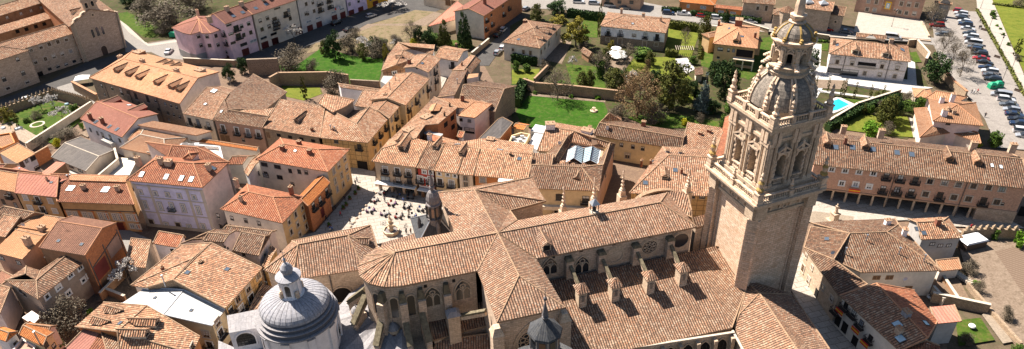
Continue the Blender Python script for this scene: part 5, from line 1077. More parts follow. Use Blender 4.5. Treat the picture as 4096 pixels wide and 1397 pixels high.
H = block('low_roof', 'strip of pale low roof under the big barn roof', 'house', sb(('q470,386', 9.0), ('q800,436', 9.0), ('q860,362', 9.2), ('q780,378', 9.4)), [[0, 1, 2, 3]], {}, wall='oldgrey', cap=None)
H = block('lane_house', 'long brick lane house with broad mottled roof and one sloping dormer', 'house', sb(('q748,538', 8.0), ('q1240,622', 8.0), ('b347,537', 10.4), ('q905,290', 10.4)), [[0, 1, 2, 3]], {}, wall='stone_wall')
dormer(H, 'q1042,495', 1.2, .8, .4, wall='oldgrey'); chim(H, 'q1175,560', .6, .7, 'chimneybrick'); win(H, 'q800,600', 1.1, 1.8, 'wdoor'); win(H, 'q890,602 q987,618 q1085,634 q1185,650', 1.1, .8, 'blinddark' if False else 'void')
H = block('corner_house', 'ochre corner house with timber grid, garage door and hipped mottled roof at the plaza mouth', 'house', sb(('b322,692', 8.1), ('b562,717', 8.1), ('b668,592', 8.1), ('r378,594', 10.2), ('r185,715', 8.8), ('b347,537', 10.2)),
  [[0, 1, 'k', 5], [1, 2, 3, 'k'], ['k', 3, 4], [5, 'k', 4]], {'k': q2('r270,738', 10.2)}, wall='timber_ochre', walls={1: 'ochre'})
win(H, 'b403,710', 1.1, 1.1, 'plain'); win(H, 'b520,738', 1.1, 1.5, 'balc'); win(H, 'b536,832', 2.6, 2.6, 'void'); win(H, 'b590,708 b620,675 b648,640', .9, 1.5, 'balc'); win(H, 'b600,760 b625,730', .9, 1.3, 'stonel'); chim(H, 'r50,785 r85,800', .3, 1.0, pipe=True); chim(H, 'r75,790', .6, .5, 'chimneybrick')
H = block('small_tower_house', 'tall narrow pale attic with sloping cap rising from the old roofs', 'house', sb(('r65,640', 10.8), ('r180,590', 10.8), ('r255,535', 10.8), ('r90,500', 11.4), ('r0,480', 11.4), ('r-60,560', 11)), [[0, 1, 2, 3, 4, 5]], {}, wall='oldgrey')
H = block('small_tower_house', 'broken rust roof in the shaded well behind the corner house', 'house', sb(('r140,712', 8.0), ('r215,700', 8.2), ('r345,628', 8.6), ('r200,608', 8.0)), [[0, 1, 2, 3]], {}, wall='oldgrey', cap=None)
H = hs('back_house', 'white walled rear house with long thin roof beside the lawn ruin', 'r130,425', 'r505,478', 'r480,440', 6.8, .3, 0, 0, wall='white', oh=.1)
H = hs('back_house', 'striped rust roof between the white rear house and the street houses', 'r255,585', 'r430,610', 'r505,478', 8.0, .5, 0, 0, wall='white', rp=.95)
H = flat('grey_annex', 'grey flat roofed annex beside the lawn', 'r475,375 r560,420 r580,330 r500,328', 6.2, 'annex', 'grey', 'concrete')
H = hs('street_house', 'yellow street house with six balconies next to the corner house', 'r550,695', 'r697,524', 'r520,448', 8.6, 1.0, 0, 0, wall='yellow')
win(H, 'r655,620 r600,678 r615,770 r660,700', .9, 1.7, 'balc'); win(H, 'r570,704 r620,637 r580,778', .8, 1.1, 'stonel'); chim(H, 'r520,510', .9, .9, 'chimneybrick')
H = hs('street_house', 'long yellow street house with big mottled roof and two chimney pipes', 'r690,582', 'r895,356', 'r605,315', 9.0, 1.3, 0, 0, wall='yellow')
win(H, 'r708,610 r777,540 r877,432', .9, 1.8, 'balc'); win(H, 'r745,575 r810,500 r843,460 r812,574', .8, 1.1, 'stonel'); win(H, 'r740,660 r883,495 r717,688', 1.0, 2.0, 'wdoor'); chim(H, 'r605,370', .4, 2.4, pipe=True); chim(H, 'r560,450', .4, 2.2, pipe=True)
H = hs('street_house', 'tall cream street house with pink gable where the street bends', 'r885,300', 'r992,186', 'r785,148', 10.2, 1.0, 0, 0, wall='cream', walls={5: 'pinkpale', 4: 'pinkpale'})
win(H, 'r937,290 r945,360', .9, 1.8, 'balc'); win(H, 'r905,310 r962,245 r968,325 r910,390 r973,385 r910,455', .7, 1.0, 'stonel'); win(H, 'r948,425', 1.0, 2.2, 'wdoor'); win(H, 'r787,262', .5, .6, 'plain'); sky_(H, 'r833,222', 1, .7); chim(H, 'r725,225', .9, 1.4, 'chimneybrick')
H = block('timber_house', 'brown timber framed house with wide cream roof above the lawn', 'house', sb(('r480,286', 7.0), ('r665,262', 7.0), ('r802,165', 7.2), ('r672,108', 8.8), ('r540,150', 7.2)), [[0, 'g', 3, 4], ['g', 1, 2, 3], [0, 1, 'g']], {'g': q2('r607,236', 8.6)}, wall='timber_brown', roofmats={2: 'adobe'})
win(H, 'r596,302', 1.2, .9, 'white'); win(H, 'r587,258 r637,260', .6, .6, 'plain'); dormer(H, 'r610,175', 1.6, .5, .3)
H = block('top_house', 'long low roofed house with pale slope at the top of the old street', 'house', sb(('r540,150', 7), ('r672,110', 7.4), ('r745,98', 6.8), ('r925,142', 6.6), ('r935,98', 7.8), ('r940,62', 7.2), ('r625,40', 7.2)), [[0, 1, 6], [1, 2, 'k', 6], [2, 3, 4, 'k'], ['k', 4, 5, 6]], {'k': q2('r740,78', 8)}, wall='white')
H = hs('top_house', 'white end house with balcony door at the top of the old street', 'r938,168', 'r1140,204', 'r1234,104', 6.4, 1.3, 0, 0, wall='white'); win(H, 'r1095,235', 1.2, 2.0, 'balc'); chim(H, 'r1126,85', .6, 1.2, 'iron')
H = block('east_street_house', 'narrow bright roof sloping to the old street with dark rear wall', 'house', sb(('r965,512', 6.6), ('r1112,492', 8.2), ('r1226,268', 8.2), ('r1088,290', 6.6)), [[0, 1, 2, 3]], {}, wall='pinkpale', walls={1: 'oldgrey'}); chim(H, 'r1135,395', .3, 1.3, pipe=True)
H = block('east_street_house', 'small ridged house with brown and bright slopes at the upper bend of the old street', 'house', sb(('b985,352', 6.8), ('b1060,392', 6.8), ('b1130,306', 6.8), ('b1078,277', 7.0)), [[0, 'g', 'k', 3], ['g', 1, 2, 'k'], [0, 1, 'g'], ['k', 2, 3]], {'g': q2('b1045,352', 8.2), 'k': q2('b1100,282', 8.2)}, wall='oldgrey'); chim(H, 'b1035,328', .5, .8, 'chimneybrick')
H = flat('terrace_house', 'small pale flat topped block beside the dark barn', 'b1060,395 b1115,385 b1118,368 b1068,372', 7.6, 'house', 'pinkpale', 'adobe')
H = block('dark_barn', 'big barn with brown front slope and rough stone end wall', 'barn', sb(('b1022,505', 7.2), ('b1200,563', 7.2), ('b1247,447', 9.3), ('b1310,432', 8.0), ('b1145,407', 8.2), ('b1042,426', 9.3)), [[0, 1, 2, 5], [5, 2, 3, 4]], {}, wall='stone_rough')
H = block('street_side_house', 'bright roof along the old street with brick walled opening and two tiled dormers', 'house', sb(('s255,166', 7.8), ('s480,157', 10.4), ('s520,95', 9.0), ('s560,42', 9.0), ('s672,32', 9.0), ('r1135,600', 9.2), ('r935,508', 7.4), ('r812,632', 7.6)),
  [[0, 1, 2, 7], [2, 3, 4, 'k', 7], ['k', 4, 5, 6, 7]], {'k': q2('r900,690', 8.5)}, wall='brick_orange', walls={2: 'wood_dark', 6: 'ochre', 7: 'ochre'})
dormer(H, 's330,180', 1.8, .5, .4); chim(H, 'r1025,670 r1070,590', .4, .8, 'iron'); chim(H, 'r870,690', 2.6, .5, 'cap_pale'); chim(H, 'r718,800', 2.4, .4, 'cap_pale'); win(H, 'r1035,745 r1097,765 r1092,688', 1.6, 1.3, 'void')
H = hs('white_modern_house', 'white house with orange tiled roof and glazed ground floor in the courtyard', 'b1010,580', 'b1100,592', 'b1190,532', 7.8, .7, 0, 0, wall='white', roof='tile_orange', walls={1: 'pinkpale', 2: 'pinkpale'}, rp=.95, cap='cap_orange')
win(H, 'b1030,601 b1072,607', .9, .8, 'plain'); win(H, 'b1072,655', 2.8, 1.6, 'glazed'); win(H, 'b1030,648', .8, 1.2, 'glazed')
H = block('white_modern_house', 'plain orange roof with brick chimney behind the white courtyard house', 'house', sb(('b915,492', 7.8), ('b1015,540', 8.0), ('b1120,552', 8.2), ('b1190,530', 8.0), ('b1115,500', 7.6)), [[0, 1, 2, 3, 4]], {}, wall='pinkpale', roof='tile_orange'); chim(H, 'r1180,540', .9, 1.6, 'chimneybrick'); dormer(H, 'r955,600', 2.4, .7, .4, 'tile_orange', 'cap_orange')
H = block('grey_roof_house', 'dark grey slate roofed shed with brick end beside the white canopies', 'shed', sb(('b1112,705', 4.6), ('t0,245', 5.0), ('t112,110', 5.8), ('t22,62', 6.4), ('b1215,600', 5.8)), [[0, 1, 2, 3, 4]], {}, wall='brick_orange', roof='fibre_grey', walls={0: 'grey'})
H = flat('sunken_patio', 'pale tin roofed patio sunk behind the plaza houses', 's525,105 s560,90 s712,118 s690,160 s600,140', 7.0, 'patio', 'adobe', 'metal_sheet')
# ---------------- plaza north row with arcade
PZ = 3.1; EV = 8.4; RV = 10.6
H = block('plaza_house', 'beige arcaded plaza house with six dark balconies and hipped roof', 'house', sb(('s100,353', EV), ('s478,406', EV), ('s590,183', RV), ('s480,157', RV), ('s255,166', 8.0)), [[0, 1, 2, 3, 'k'], [0, 'k', 3, 4]], {'k': q2('s185,247', 9.7)}, wall='tan', z0=PZ, oh=.45)
N1 = H; win(H, 's218,428 s322,440 s417,453', 1.1, 1.8, 'balcw'); win(H, 's328,515 s425,530', 1.2, 1.8, 'balc'); win(H, 's220,512', 2.3, 2.0, 'glazed'); dormer(H, 's355,262', 1.7, 1.2, .4, wall='cream'); dormer(H, 's330,190', 1.6, .5, .3)
def prow(lab, w_, a, b, c, d, **k): return block('plaza_house', lab, 'house', sb((a, EV), (b, EV), (c, RV), (d, RV)), [[0, 1, 2, 3]], {}, wall=w_, z0=PZ, oh=.3, **k)
N2 = prow('narrow red and white plaza house above the awnings', 'redpaint', 's478,406', 's628,431', 's723,208', 's590,183'); win(N2, 's552,442 s608,450', .9, .9, 'white'); win(N2, 's518,507 s607,515', 1.2, 1.7, 'balcw'); dormer(N2, 's640,245', 1.3, .7, .4, wall='cream')
m = M(); za, zb, ta, tb, nn = N2.walls[0]; u = (zb-za).normalized(); Ln = (zb-za).length
for z in (3.2, 5.7): m.box((za+zb)/2, u, nn, Ln, .1, z, z+.35, 'trimwhite')
for f in (.02, .5, .98): m.box(za.lerp(zb, f), u, nn, .3, .1, 3.5, 5.7, 'trimwhite')
m.build('white_bands', N2.e, N2.org)
N3 = prow('yellow plaza house with white painted window frames and a banner', 'yellow', 's628,431', 's835,462', 's905,235', 's723,208'); win(N3, 's680,458 s752,468 s814,477', .8, .8, 'white'); win(N3, 's687,530 s785,545', 1.2, 1.8, 'balcw'); dormer(N3, 's865,300', 1.3, .7, .4, wall='cream')
N4 = prow('slim cream plaza house with wooden shutters', 'cream', 's835,462', 's972,475', 's1030,248', 's905,235'); win(N4, 's905,500 s908,548', 1.1, 1.4, 'stonel')
N5 = prow('orange plaza house with wooden windows under a white awning', 'orangewall', 's972,475', 't240,600', 't277,383', 's1030,248'); win(N5, 's1053,512 s1215,528', 1.3, 1.4, 'stonel'); sky_(N5, 't165,418', .8, .8); chim(N5, 't92,385', .5, .5, 'iron')
m = M(); za, zb, ta, tb, nn = N5.walls[0]; u = (zb-za).normalized(); c = za.lerp(zb, .75); m.beam(c-u*3.2+nn*.9+Z3*5.2, c+u*3.2+nn*.9+Z3*5.2, 1.4, .12, 'awning'); m.build('awning', N5.e, N5.org)
for HH, nm, n_ in ((N1, 'tan', 4), (N2, 'wood_dark', 2), (N3, 'wood_dark', 3), (N4, 'wood_dark', 2), (N5, 'wood_dark', 3)):
    za, zb, ta, tb, nn = HH.walls[0]; u = (zb-za).normalized(); Lw = (zb-za).length
    for i in range(n_): m = M(); c = za+u*(.5+i*(Lw-1)/max(1, n_-1))-nn*.3; m.box(c, u, nn, .55, .55, 0, PZ, 'stone_pale' if HH is N1 else 'wood'); m.build('arcade_pillar', HH.e, HH.org)
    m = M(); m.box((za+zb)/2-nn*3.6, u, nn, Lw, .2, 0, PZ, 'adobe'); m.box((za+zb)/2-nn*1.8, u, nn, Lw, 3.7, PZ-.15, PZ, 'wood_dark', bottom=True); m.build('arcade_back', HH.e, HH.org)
    m = M(); m.beam(za+nn*.75+Z3*(PZ-.1-0)-Z3*0, zb+nn*.75+Z3*(PZ-.1), 1.5, .1, 'awning') if HH is not N4 else m.beam(za+nn*.5+Z3*PZ, zb+nn*.5+Z3*PZ, 1, .1, 'awning')
    for v in m.v: v.z -= 0
    o = m.build('awning', HH.e, HH.org); o.location.z += -za.z+.0+.05 if za.z > 1 else 0
H = block('rear_roofs', 'patchwork of rust and brown rear roofs behind the arcaded plaza row', 'house', sb(('s592,186', 10.2), ('s1030,250', 10.2), ('t275,378', 10.2), ('t290,300', 8.2), ('s1100,150', 8.4), ('s870,185', 8.4), ('s620,120', 8.6)), [[0, 'k', 6], ['k', 1, 4, 5], [0, 1, 'k'], ['k', 5, 6], [1, 2, 3, 4]], {'k': q2('s760,200', 9.4)}, wall='adobe', roofmats={0: 'tile_red'})
chim(H, 's600,175', .9, 1.6, 'whitestone'); chim(H, 's1120,178', 1.8, .6); sky_(H, 's835,208 s1200,255', 1.3, .6, 'glass_pale'); sky_(H, 's690,185', .8, .6)
H = hs('rear_roofs', 'small red tiled gable standing in the dark courtyard by the tin patio', 's832,145', 's880,152', 's900,105', 7.6, .3, 0, 0, wall='white', roof='tile_red', rp=.9)
# ---------------- palace with glass court
H = block('palace', 'yellow palace with hipped roof, stone alley side and courtyard range', 'palace', sb(('t240,585', 8.2), ('t328,673', 8.2), ('t850,694', 8.2), ('t992,290', 8.2), ('t945,282', 9.3), ('t838,468', 8.4), ('t500,462', 8.3), ('t270,470', 10)),
  [[0, 1, 2, 'k', 7], [2, 3, 4, 'r', 'k'], ['k', 'r', 5], ['r', 4, 5], ['k', 5, 6, 7]], {'k': q2('t700,490', 10.2), 'r': q2('t885,470', 10.0)}, wall='yellow', walls={2: 'pinkstone'}, oh=.4)
PAL = H; win(H, 't508,748', 1.5, 1.7, 'plain'); win(H, 't735,768', 1.5, 1.9, 'balc'); sky_(H, 't437,580', 1.0, 1.5); dormer(H, 't655,612', 1.5, .8, .4, wall='pinkstone'); win(H, 't972,385 t905,555 t975,350', .7, 1.3, 'plain')
m = M()
for s in ('t455,800', 't600,812', 't745,820'): p, nn = pick_wall(H, s); 
za, zb, ta, tb, nn = H.walls[1]; u = (zb-za).normalized(); m.box((za+zb)/2+nn*.35, u, nn, (zb-za).length, .9, 3.0, 3.9, 'cream', bottom=True); m.build('balcony_slab', H.e, H.org)
for f in (.25, .5, .75): m = M(); c = za.lerp(zb, f)+nn*.5; m.lathe(c, [(.25, 0), (.2, .3), (.18, 2.7), (.28, 3.0)], 'stone_pale', 10); m.build('column', H.e, H.org)
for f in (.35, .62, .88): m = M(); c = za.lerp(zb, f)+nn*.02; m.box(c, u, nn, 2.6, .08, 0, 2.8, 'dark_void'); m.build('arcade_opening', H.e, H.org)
H = block('palace_range', 'rear range of the yellow palace facing the lawn', 'palace range', sb(('t318,350', 7.6), ('t408,354', 7.6), ('t575,268', 8.0), ('t900,324', 8.0), ('t955,284', 8.6), ('t800,238', 9.9), ('t803,160', 8.2), ('t450,102', 8.2), ('t400,142', 9.9)), [[0, 1, 2, 'k', 8], [2, 3, 4, 5, 'k'], ['k', 5, 6, 7, 8]], {'k': q2('t640,180', 9.9)}, wall='cream')
chim(H, 't430,135', 2.2, .7, 'whitestone'); chim(H, 't745,190', 2.4, .7, 'whitestone'); chim(H, 't770,155', .8, .4, 'whitestone')
H = block('palace_range', 'inner wing of the palace with rust slope beside the glass court', 'palace range', sb(('t408,372', 8.2), ('t440,480', 8.6), ('t500,445', 8.4), ('t608,272', 8.2), ('t578,226', 9.4)), [[0, 'k', 4], [0, 1, 'k'], [1, 2, 'k'], ['k', 2, 3, 4]], {'k': q2('t480,390', 9.6)}, wall='cream')
H = block('side_roof', 'square tiled roof wedged between the plaza row and the palace', 'house', sb(('t268,466', 9.2), ('t442,474', 9.2), ('t458,376', 10.0), ('t290,368', 10.0)), [[0, 1, 2, 3]], {}, wall='oldgrey')
gc = flat('palace_court', 'dark tiled floor around the glass roof of the palace court', 't500,455 t845,475 t895,330 t600,275', 7.2, 'court roof', 'cream', 'pinkstone')
def glassroof():
    e = empty('glass_roof', P('t710,390', 8), 'double ridged glass roof with white bars over the palace court', 'glass roof'); og = e.location
    rows = [('t588,345', 't568,448', 8.3), ('t655,306', 't632,412', 9.6), ('t722,330', 't704,458', 8.3), ('t795,314', 't772,430', 9.6), ('t860,349', 't838,464', 8.3)]
    for i in range(4):
        a0, a1, ha = rows[i]; b0, b1, hb_ = rows[i+1]; A0, A1, B0, B1 = P(a0, ha), P(a1, ha), P(b0, hb_), P(b1, hb_)
        m = M(); m.face([A1, B1, B0, A0], 'glass_blue'); m.build('glass_slope', e, og); m = M()
        for k in range(9): m.beam(A0.lerp(A1, k/8)+Z3*.05, B0.lerp(B1, k/8)+Z3*.05, .13, .1, 'whitemetal')
        m.beam(A0+Z3*.08, A1+Z3*.08, .2, .15, 'whitemetal'); m.beam(B0+Z3*.08, B1+Z3*.08, .2, .15, 'whitemetal'); m.build('bars', e, og)
glassroof()
for i, s in enumerate(('t540,452', 't637,455', 't733,462')):
    p = P(s, 8.2); m = M(); m.box(p, Vector((.97, .24, 0)), Vector((-.24, .97, 0)), 2.0, 2.2, 6.5, 8.0, 'adobe'); m.box(p, Vector((.97, .24, 0)), Vector((-.24, .97, 0)), 2.3, 2.5, 8.0, 8.6, 'tile_old', taper=.3); m.build('roof_hatch', PAL.e, PAL.org)
H = block('east_range', 'long plain range with sunny front and tiled roof closing the alley', 'house', sb(('c410,677', 6.2), ('c532,700', 6.2), ('c852,750', 6.2), ('c890,664', 6.4), ('c552,610', 6.4), ('c440,617', 8.4)), [[0, 1, 5], [1, 2, 'r', 5], ['r', 3, 4, 5], [2, 3, 'r']], {'r': q2('c862,692', 8.4)}, wall='yellow')
win(H, 'c550,727 c608,737 c657,746', .9, 1.1, 'plain'); win(H, 'c580,783', 1.2, 1.4, 'stonel'); chim(H, 'c660,635', 1.0, 1.4, 'chimneybrick'); chim(H, 'c480,640', .6, .6, 'whitestone')
H = block('hip_roof_annex', 'small pyramid roofed annex touching the lawn', 'annex', sb(('c440,617', 6.2), ('c552,608', 6.2), ('c548,590', 6.2), ('c470,585', 6.2)), [[0, 1, 'a'], [1, 2, 'a'], [2, 3, 'a'], [3, 0, 'a']], {'a': q2('c490,568', 8.2)}, wall='oldgrey')
H = block('alley_house', 'hip roofed house with timber framed front between the alley and the tower', 'house', sb(('g588,94', 6.8), ('g1010,110', 6.8), ('c1010,792', 9.2), ('c990,750', 7.6), ('c755,737', 6.8)), [[0, 1, 2, 'k'], [0, 'k', 4], ['k', 2, 3, 4]], {'k': q2('c785,780', 9.2)}, wall='timber_ochre')
win(H, 'g640,103 g905,112 g955,113', 1.2, .9, 'plain'); sky_(H, 'g670,43 c820,855', .9, 1.1, 'skyglass'); dormer(H, 'g768,22', 1.5, .6, .4); chim(H, 'c650,825 c697,825 c850,870', .5, 1.0, 'chimneybrick'); chim(H, 'c780,765 c845,770', .8, .6, 'glass_pale'); sky_(H, 'c705,812', .9, .6)
H = block('tower_side_house', 'roof with two dark chimneys between the garden and the bell tower', 'house', sb(('c850,752', 6.8), ('c1000,795', 6.8), ('c1060,660', 8.2), ('c1050,640', 8.0), ('c885,613', 8.0)), [[0, 1, 2, 3, 4]], {}, wall='pinkstone'); chim(H, 'c945,675 c990,662', .9, .6, 'chimneybrick')
H = block('tower_side_house', 'narrow striped rust roof pressed against the bell tower', 'house', sb(('c1010,800', 8.5), ('c1090,760', 8.5), ('c1100,575', 8.8), ('c1070,590', 8.2), ('c1045,700', 8.0)), [[0, 1, 2, 3, 4]], {}, wall='pinkstone', roof='tile_red')
H = hs('garden_annex', 'little bright orange roof on a yellow wall beside the white canopies', 't105,152', 't205,170', 't262,125', 4.6, .5, 0, 0, wall='yellow', roof='tile_bright')
H = flat('yellow_yard', 'small yellow walled roof yard with air conditioners', 't75,270 t215,290 t258,205 t180,190 t100,215', 4.4, 'yard', 'yellow', 'grey', par=.8)
for s in ('t115,250', 't175,270', 't190,240'): m = M(); p = P(s, 3.7); m.box(p, Vector((1, 0, 0)), Vector((0, 1, 0)), .9, .5, 3.6, 4.4, 'whitemetal'); m.build('air_conditioner', H.e, H.org)
H = flat('canopy', 'white flat canopy next to the lawn', 't262,178 t385,200 t398,140 t305,122', 3.4, 'canopy', 'trimwhite', 'whitemetal')
H = flat('canopy', 'lower white canopy strip beside the palace range', 't240,300 t325,345 t370,205 t300,192', 3.0, 'canopy', 'trimwhite', 'whitemetal')
# ---------------- villas and large buildings north-east
H = hs('garden_house', 'cream house with mottled hip roof, side dormers and tall garden hedge', 'b1238,212', 'c140,243', 'c252,126', 6.2, 1.8, .9, .9, wall='beige'); win(H, 'c5,250', .8, 1.0, 'stonel'); win(H, 'c58,262 c93,266 c165,235 c185,218 c223,168 c146,262', .9, 1.5, 'stonel'); chim(H, 'c66,112', 1.3, .8, 'chimneybrick'); chim(H, 'c125,140', .7, .8); sky_(H, 'c33,198', .9, 1.0)
for s in 'c158,200 c185,168 c205,143'.split(): dormer(H, s, 1.6, .7, .4, wall='cream')
H = hs('stone_villa', 'two-storey villa with white upper wall, stone base and mottled hip roof', 'l128,190', 'l812,264', 'l862,112', 6.6, 1.9, .95, .95, cat='villa', wall='white', walls={1: 'stone_rough'}); base_cladding(H, 3.2, walls=(0,))
win(H, 'l215,255 l343,265 l598,290 l720,305', 1.2, 2.0, 'balc'); win(H, 'l481,288', 1.1, .8, 'stone'); win(H, 'l210,328 l710,382', 1.1, 1.1, 'stone'); win(H, 'l335,348 l590,378', 1.3, 2.0, 'stonel'); chim(H, 'l577,100 l757,140', .9, 1.2); chim(H, 'l352,45', .9, 1.0); sky_(H, 'l468,167', .7, .8, 'glass_pale')
H = hs('orange_villa', 'ochre villa with complex orange hip roof, terrace and recessed balcony', 'o157,382', 'o550,427', 'o572,236', 7.2, 2.4, .85, .85, cat='villa', wall='ochre', roof='tile_orange', cap='cap_orange', oh=.6)
win(H, 'o222,432', 1.7, 1.1, 'plain'); win(H, 'o295,440 o340,444', .8, 1.2, 'plain'); win(H, 'o435,470', 4.9, 2.3, 'void'); win(H, 'o435,545', 4.9, 2.1, 'glazed'); win(H, 'o205,505', .9, .7, 'plain'); dormer(H, 'o358,378', 1.9, .9, .6, 'tile_orange', 'ochre'); chim(H, 'o385,200', 2.8, 1.2, 'chimneybrick'); chim(H, 'o208,225 o527,330', .9, 1.6, 'chimneybrick'); sky_(H, 'o300,250 o410,320', 1.2, .6)
m = M(); za, zb, ta, tb, nn = H.walls[0]; u = (zb-za).normalized(); m.box(za.lerp(zb, .76)+nn*.9, u, nn, 6.2, 1.9, 3.2, 3.45, 'cream', bottom=True)
for f in (-2.9, 0, 2.9): m.box(za.lerp(zb, .76)+nn*1.6+u*f, u, nn, .35, .35, 0, 3.2, 'cream')
m.build('balcony', H.e, H.org)
H = hs('orange_villa', 'low tiled side wing at the left of the ochre villa', 'o128,332', 'o265,300', 4, 5.6, .6, .5, 0, cat='villa wing', wall='ochre', roof='tile_orange')
H = hs('orange_villa', 'low tiled side wing at the right of the ochre villa', 'o528,362', 'o595,364', 4, 5.0, .6, 0, .5, cat='villa wing', wall='ochre', roof='tile_orange')
H = hs('limestone_mansion', 'pale limestone mansion with two hipped dormers, balustraded loggia and pedimented windows', 'j172,297', 'j1017,380', 'j990,208', 6.8, 2.3, .9, .9, cat='mansion', wall='stone_mansion', oh=.5)
win(H, 'j256,382 j410,397 j718,430 j877,447', .9, 1.3, 'stone'); win(H, 'j540,498 j695,513 j850,530', .9, 1.2, 'stone'); win(H, 'j225,468', 3.6, 1.5, 'glazed'); win(H, 'j378,492', 5.0, 2.0, 'glazed'); win(H, 'j562,408', 4.9, 1.2, 'void'); dormer(H, 'j440,302 j752,333', 1.9, 1.2, .5, wall='cream')
dormer(H, 'j450,130 j745,160', 1.9, .9, .5, wall='cream'); chim(H, 'j222,200 j808,195', 1.1, 1.4); sky_(H, 'j255,207', 1.8, .8); sky_(H, 'j930,256', 1.9, 1.2)
p, nn = pick_wall(H, 'j562,436'); t, _ = tang(nn); balus(p-t*2.4+nn*.1, p+t*2.4+nn*.1, p.z-.5, 1.0, 'loggia_balustrade', H.e, H.org, 'surround', .4)
m = M()
for s in ('j262,335', 'j417,350', 'j730,383', 'j888,400'):
    p, nn = pick_wall(H, s); t, _ = tang(nn); m.beam(p-t*.9+nn*.1-Z3*.15, p+nn*.1+Z3*.2, .2, .2, 'surround'); m.beam(p+t*.9+nn*.1-Z3*.15, p+nn*.1+Z3*.2, .2, .2, 'surround'); m.build('pediment', H.e, H.org); m = M()
za, zb, ta, tb, nn = H.walls[0]; m.beam(za+Z3*3.5+nn*.05, zb+Z3*3.5+nn*.05, .12, .25, 'surround'); m.build('string_course', H.e, H.org)
for f in (.2, .77): m = M(); c = za.lerp(zb, f)+nn*.12; m.tube((c.x, c.y, 0), (c.x, c.y, 6.6), .09, .09, 'gutter'); m.build('downpipe', H.e, H.org)
H = hs('garden_pavilion', 'small tiled pavilion with ridge between the white terrace and the orange villa', 'd738,488', 'd832,492', 'd815,445', 3.0, .9, .8, .8, cat='pavilion', wall='cream', roof='tile_orange')
H = hs('orange_roof_villa', 'large orange tiled villa with white chimneys below the car park', 'd828,607', 'd1082,632', 'd1045,515', 6.6, 1.9, .9, .9, cat='villa', wall='pinkpale', roof='tile_orange', oh=.5, cap='cap_orange')
win(H, 'd905,620', 1.0, .8, 'glazed'); chim(H, 'd870,515 d882,580 d925,500', 1.2, 1.6, 'whitestone'); chim(H, 'd905,555 d933,570', .8, .8)
H = block('orange_roof_villa', 'lower orange skirt roof wrapping the front of the orange villa', 'villa wing', sb(('d733,545', 3.6), ('d762,690', 3.6), ('d925,665', 3.6), ('d1070,720', 3.6), ('d1055,665', 4.6), ('d925,628', 5.0), ('d828,628', 5.0), ('d800,540', 5.0)), [[0, 1, 6, 7], [1, 2, 5, 6], [2, 3, 4, 5]], {}, wall='beige', roof='tile_orange', cap='cap_orange', oh=.4)
chim(H, 'd940,632', .8, 1.8, 'whitestone'); H2 = hs('orange_roof_villa', 'orange hipped cross roof on the upper side of the orange villa', 'd790,492', 'd945,520', 'd1000,488', 6.2, 1.3, .3, .9, cat='villa wing', wall='pinkpale', roof='tile_orange', cap='cap_orange')
# stone museum complex at the top
H = hs('stone_museum', 'stone church building with two narrow windows at the top edge', 'o418,20', 'o704,42', 10, 6.6, 1.8, 0, 0, cat='church', wall='stone'); win(H, 'o553,65 o627,72', .9, 1.9, 'stone')
H = hs('stone_museum', 'low stone apse with little tiled roofs beside the dome of the bell tower', 'o683,128', 'o830,142', 7, 5.0, 1.3, .8, .8, cat='church', wall='stone')
m = M(); p = P('o812,80', 7); m.lathe(p, [(2.6, 0), (2.6, 6.6)], 'stone', 8); m.lathe(p, [(2.9, 6.5), (.1, 8.2)], 'tile_old', 8); m.build('apse_turret', H.e, H.org)
H = hs('stone_museum', 'tall stone hall with two white pyramid rooflights behind the street', 'o880,62', 'o1207,102', 10, 7.8, 1.8, 0, 0, cat='museum', wall='stone')
for s in ('o1000,18', 'o1130,30'): p, nn = pick_roof(H, s); m = M(); m.box(p, Vector((1, 0, 0)), Vector((0, 1, 0)), 2.6, 2.4, p.z-.2, p.z+.35, 'whitemetal'); m.box(p, Vector((1, 0, 0)), Vector((0, 1, 0)), 2.4, 2.2, p.z+.35, p.z+1.2, 'glass_pale', taper=.05); m.build('rooflight', H.roof, H.org)
H = hs('stone_museum', 'lower stone hall with a round hole in its wall next to the square', 'o1172,124', 'd462,95' if False else 'o1310,142', 10, 6.2, 1.6, 0, 0, cat='museum', wall='stone'); rosewin(H, 'o1235,192', .35, 0)
H = hs('town_hall', 'rose brick institution with stone frames and a colourful tile picture above the square', 'd455,-62', 'd802,-18', 12, 9.0, 2, 0, 0, cat='institution', wall='pinkstone')
win(H, 'd505,5 d545,10 d588,14 d670,18 d708,22 d747,26', 1.1, 1.6, 'stonel'); win(H, 'd498,47 d535,50 d662,60 d695,65 d735,68', 1.1, 1.3, 'stone'); p, nn = pick_wall(H, 'd603,28'); t, _ = tang(nn)
m = M(); m.box(p+nn*.05, t, nn, 3.6, .12, p.z-2.3, p.z+2.6, 'brick'); m.box(p+nn*.12, t, nn, 2.0, .1, p.z-1.3, p.z+1.5, 'flag_gold'); m.box(p+nn*.18, t, nn, 1.3, .08, p.z-1.0, p.z+1.0, 'glass_blue'); m.box(p+nn*.23, t, nn, .5, .06, p.z-.6, p.z+.7, 'trimwhite'); m.build('tile_picture', H.e, H.org)
H = hs('arch_gate', 'stone gateway with open arch at the head of the car park', 'd838,15', 'd925,25', 2, 5.0, .5, 0, 0, cat='gateway', wall='stone'); archpiece(H, 'd880,48', 2.8, 3.6, False, gl='paving_pale')
H = hs('orange_cottage', 'orange cottage with bright roof at the top edge', 'c838,8', 'c1018,26', 8, 3.4, 1.1, .6, .8, wall='orangewall', roof='tile_bright'); win(H, 'c885,30 c968,38 c953,36', 1.0, 1.2, 'pale')
H = hs('orange_cottage', 'long low orange outbuilding with striped roof at the top edge', 'c1018,38', 'c1158,52', 4, 2.8, .6, 0, 0, wall='orangewall', roof='tile_red'); win(H, 'c1050,58 c1110,64', 2.0, .7, 'pale')
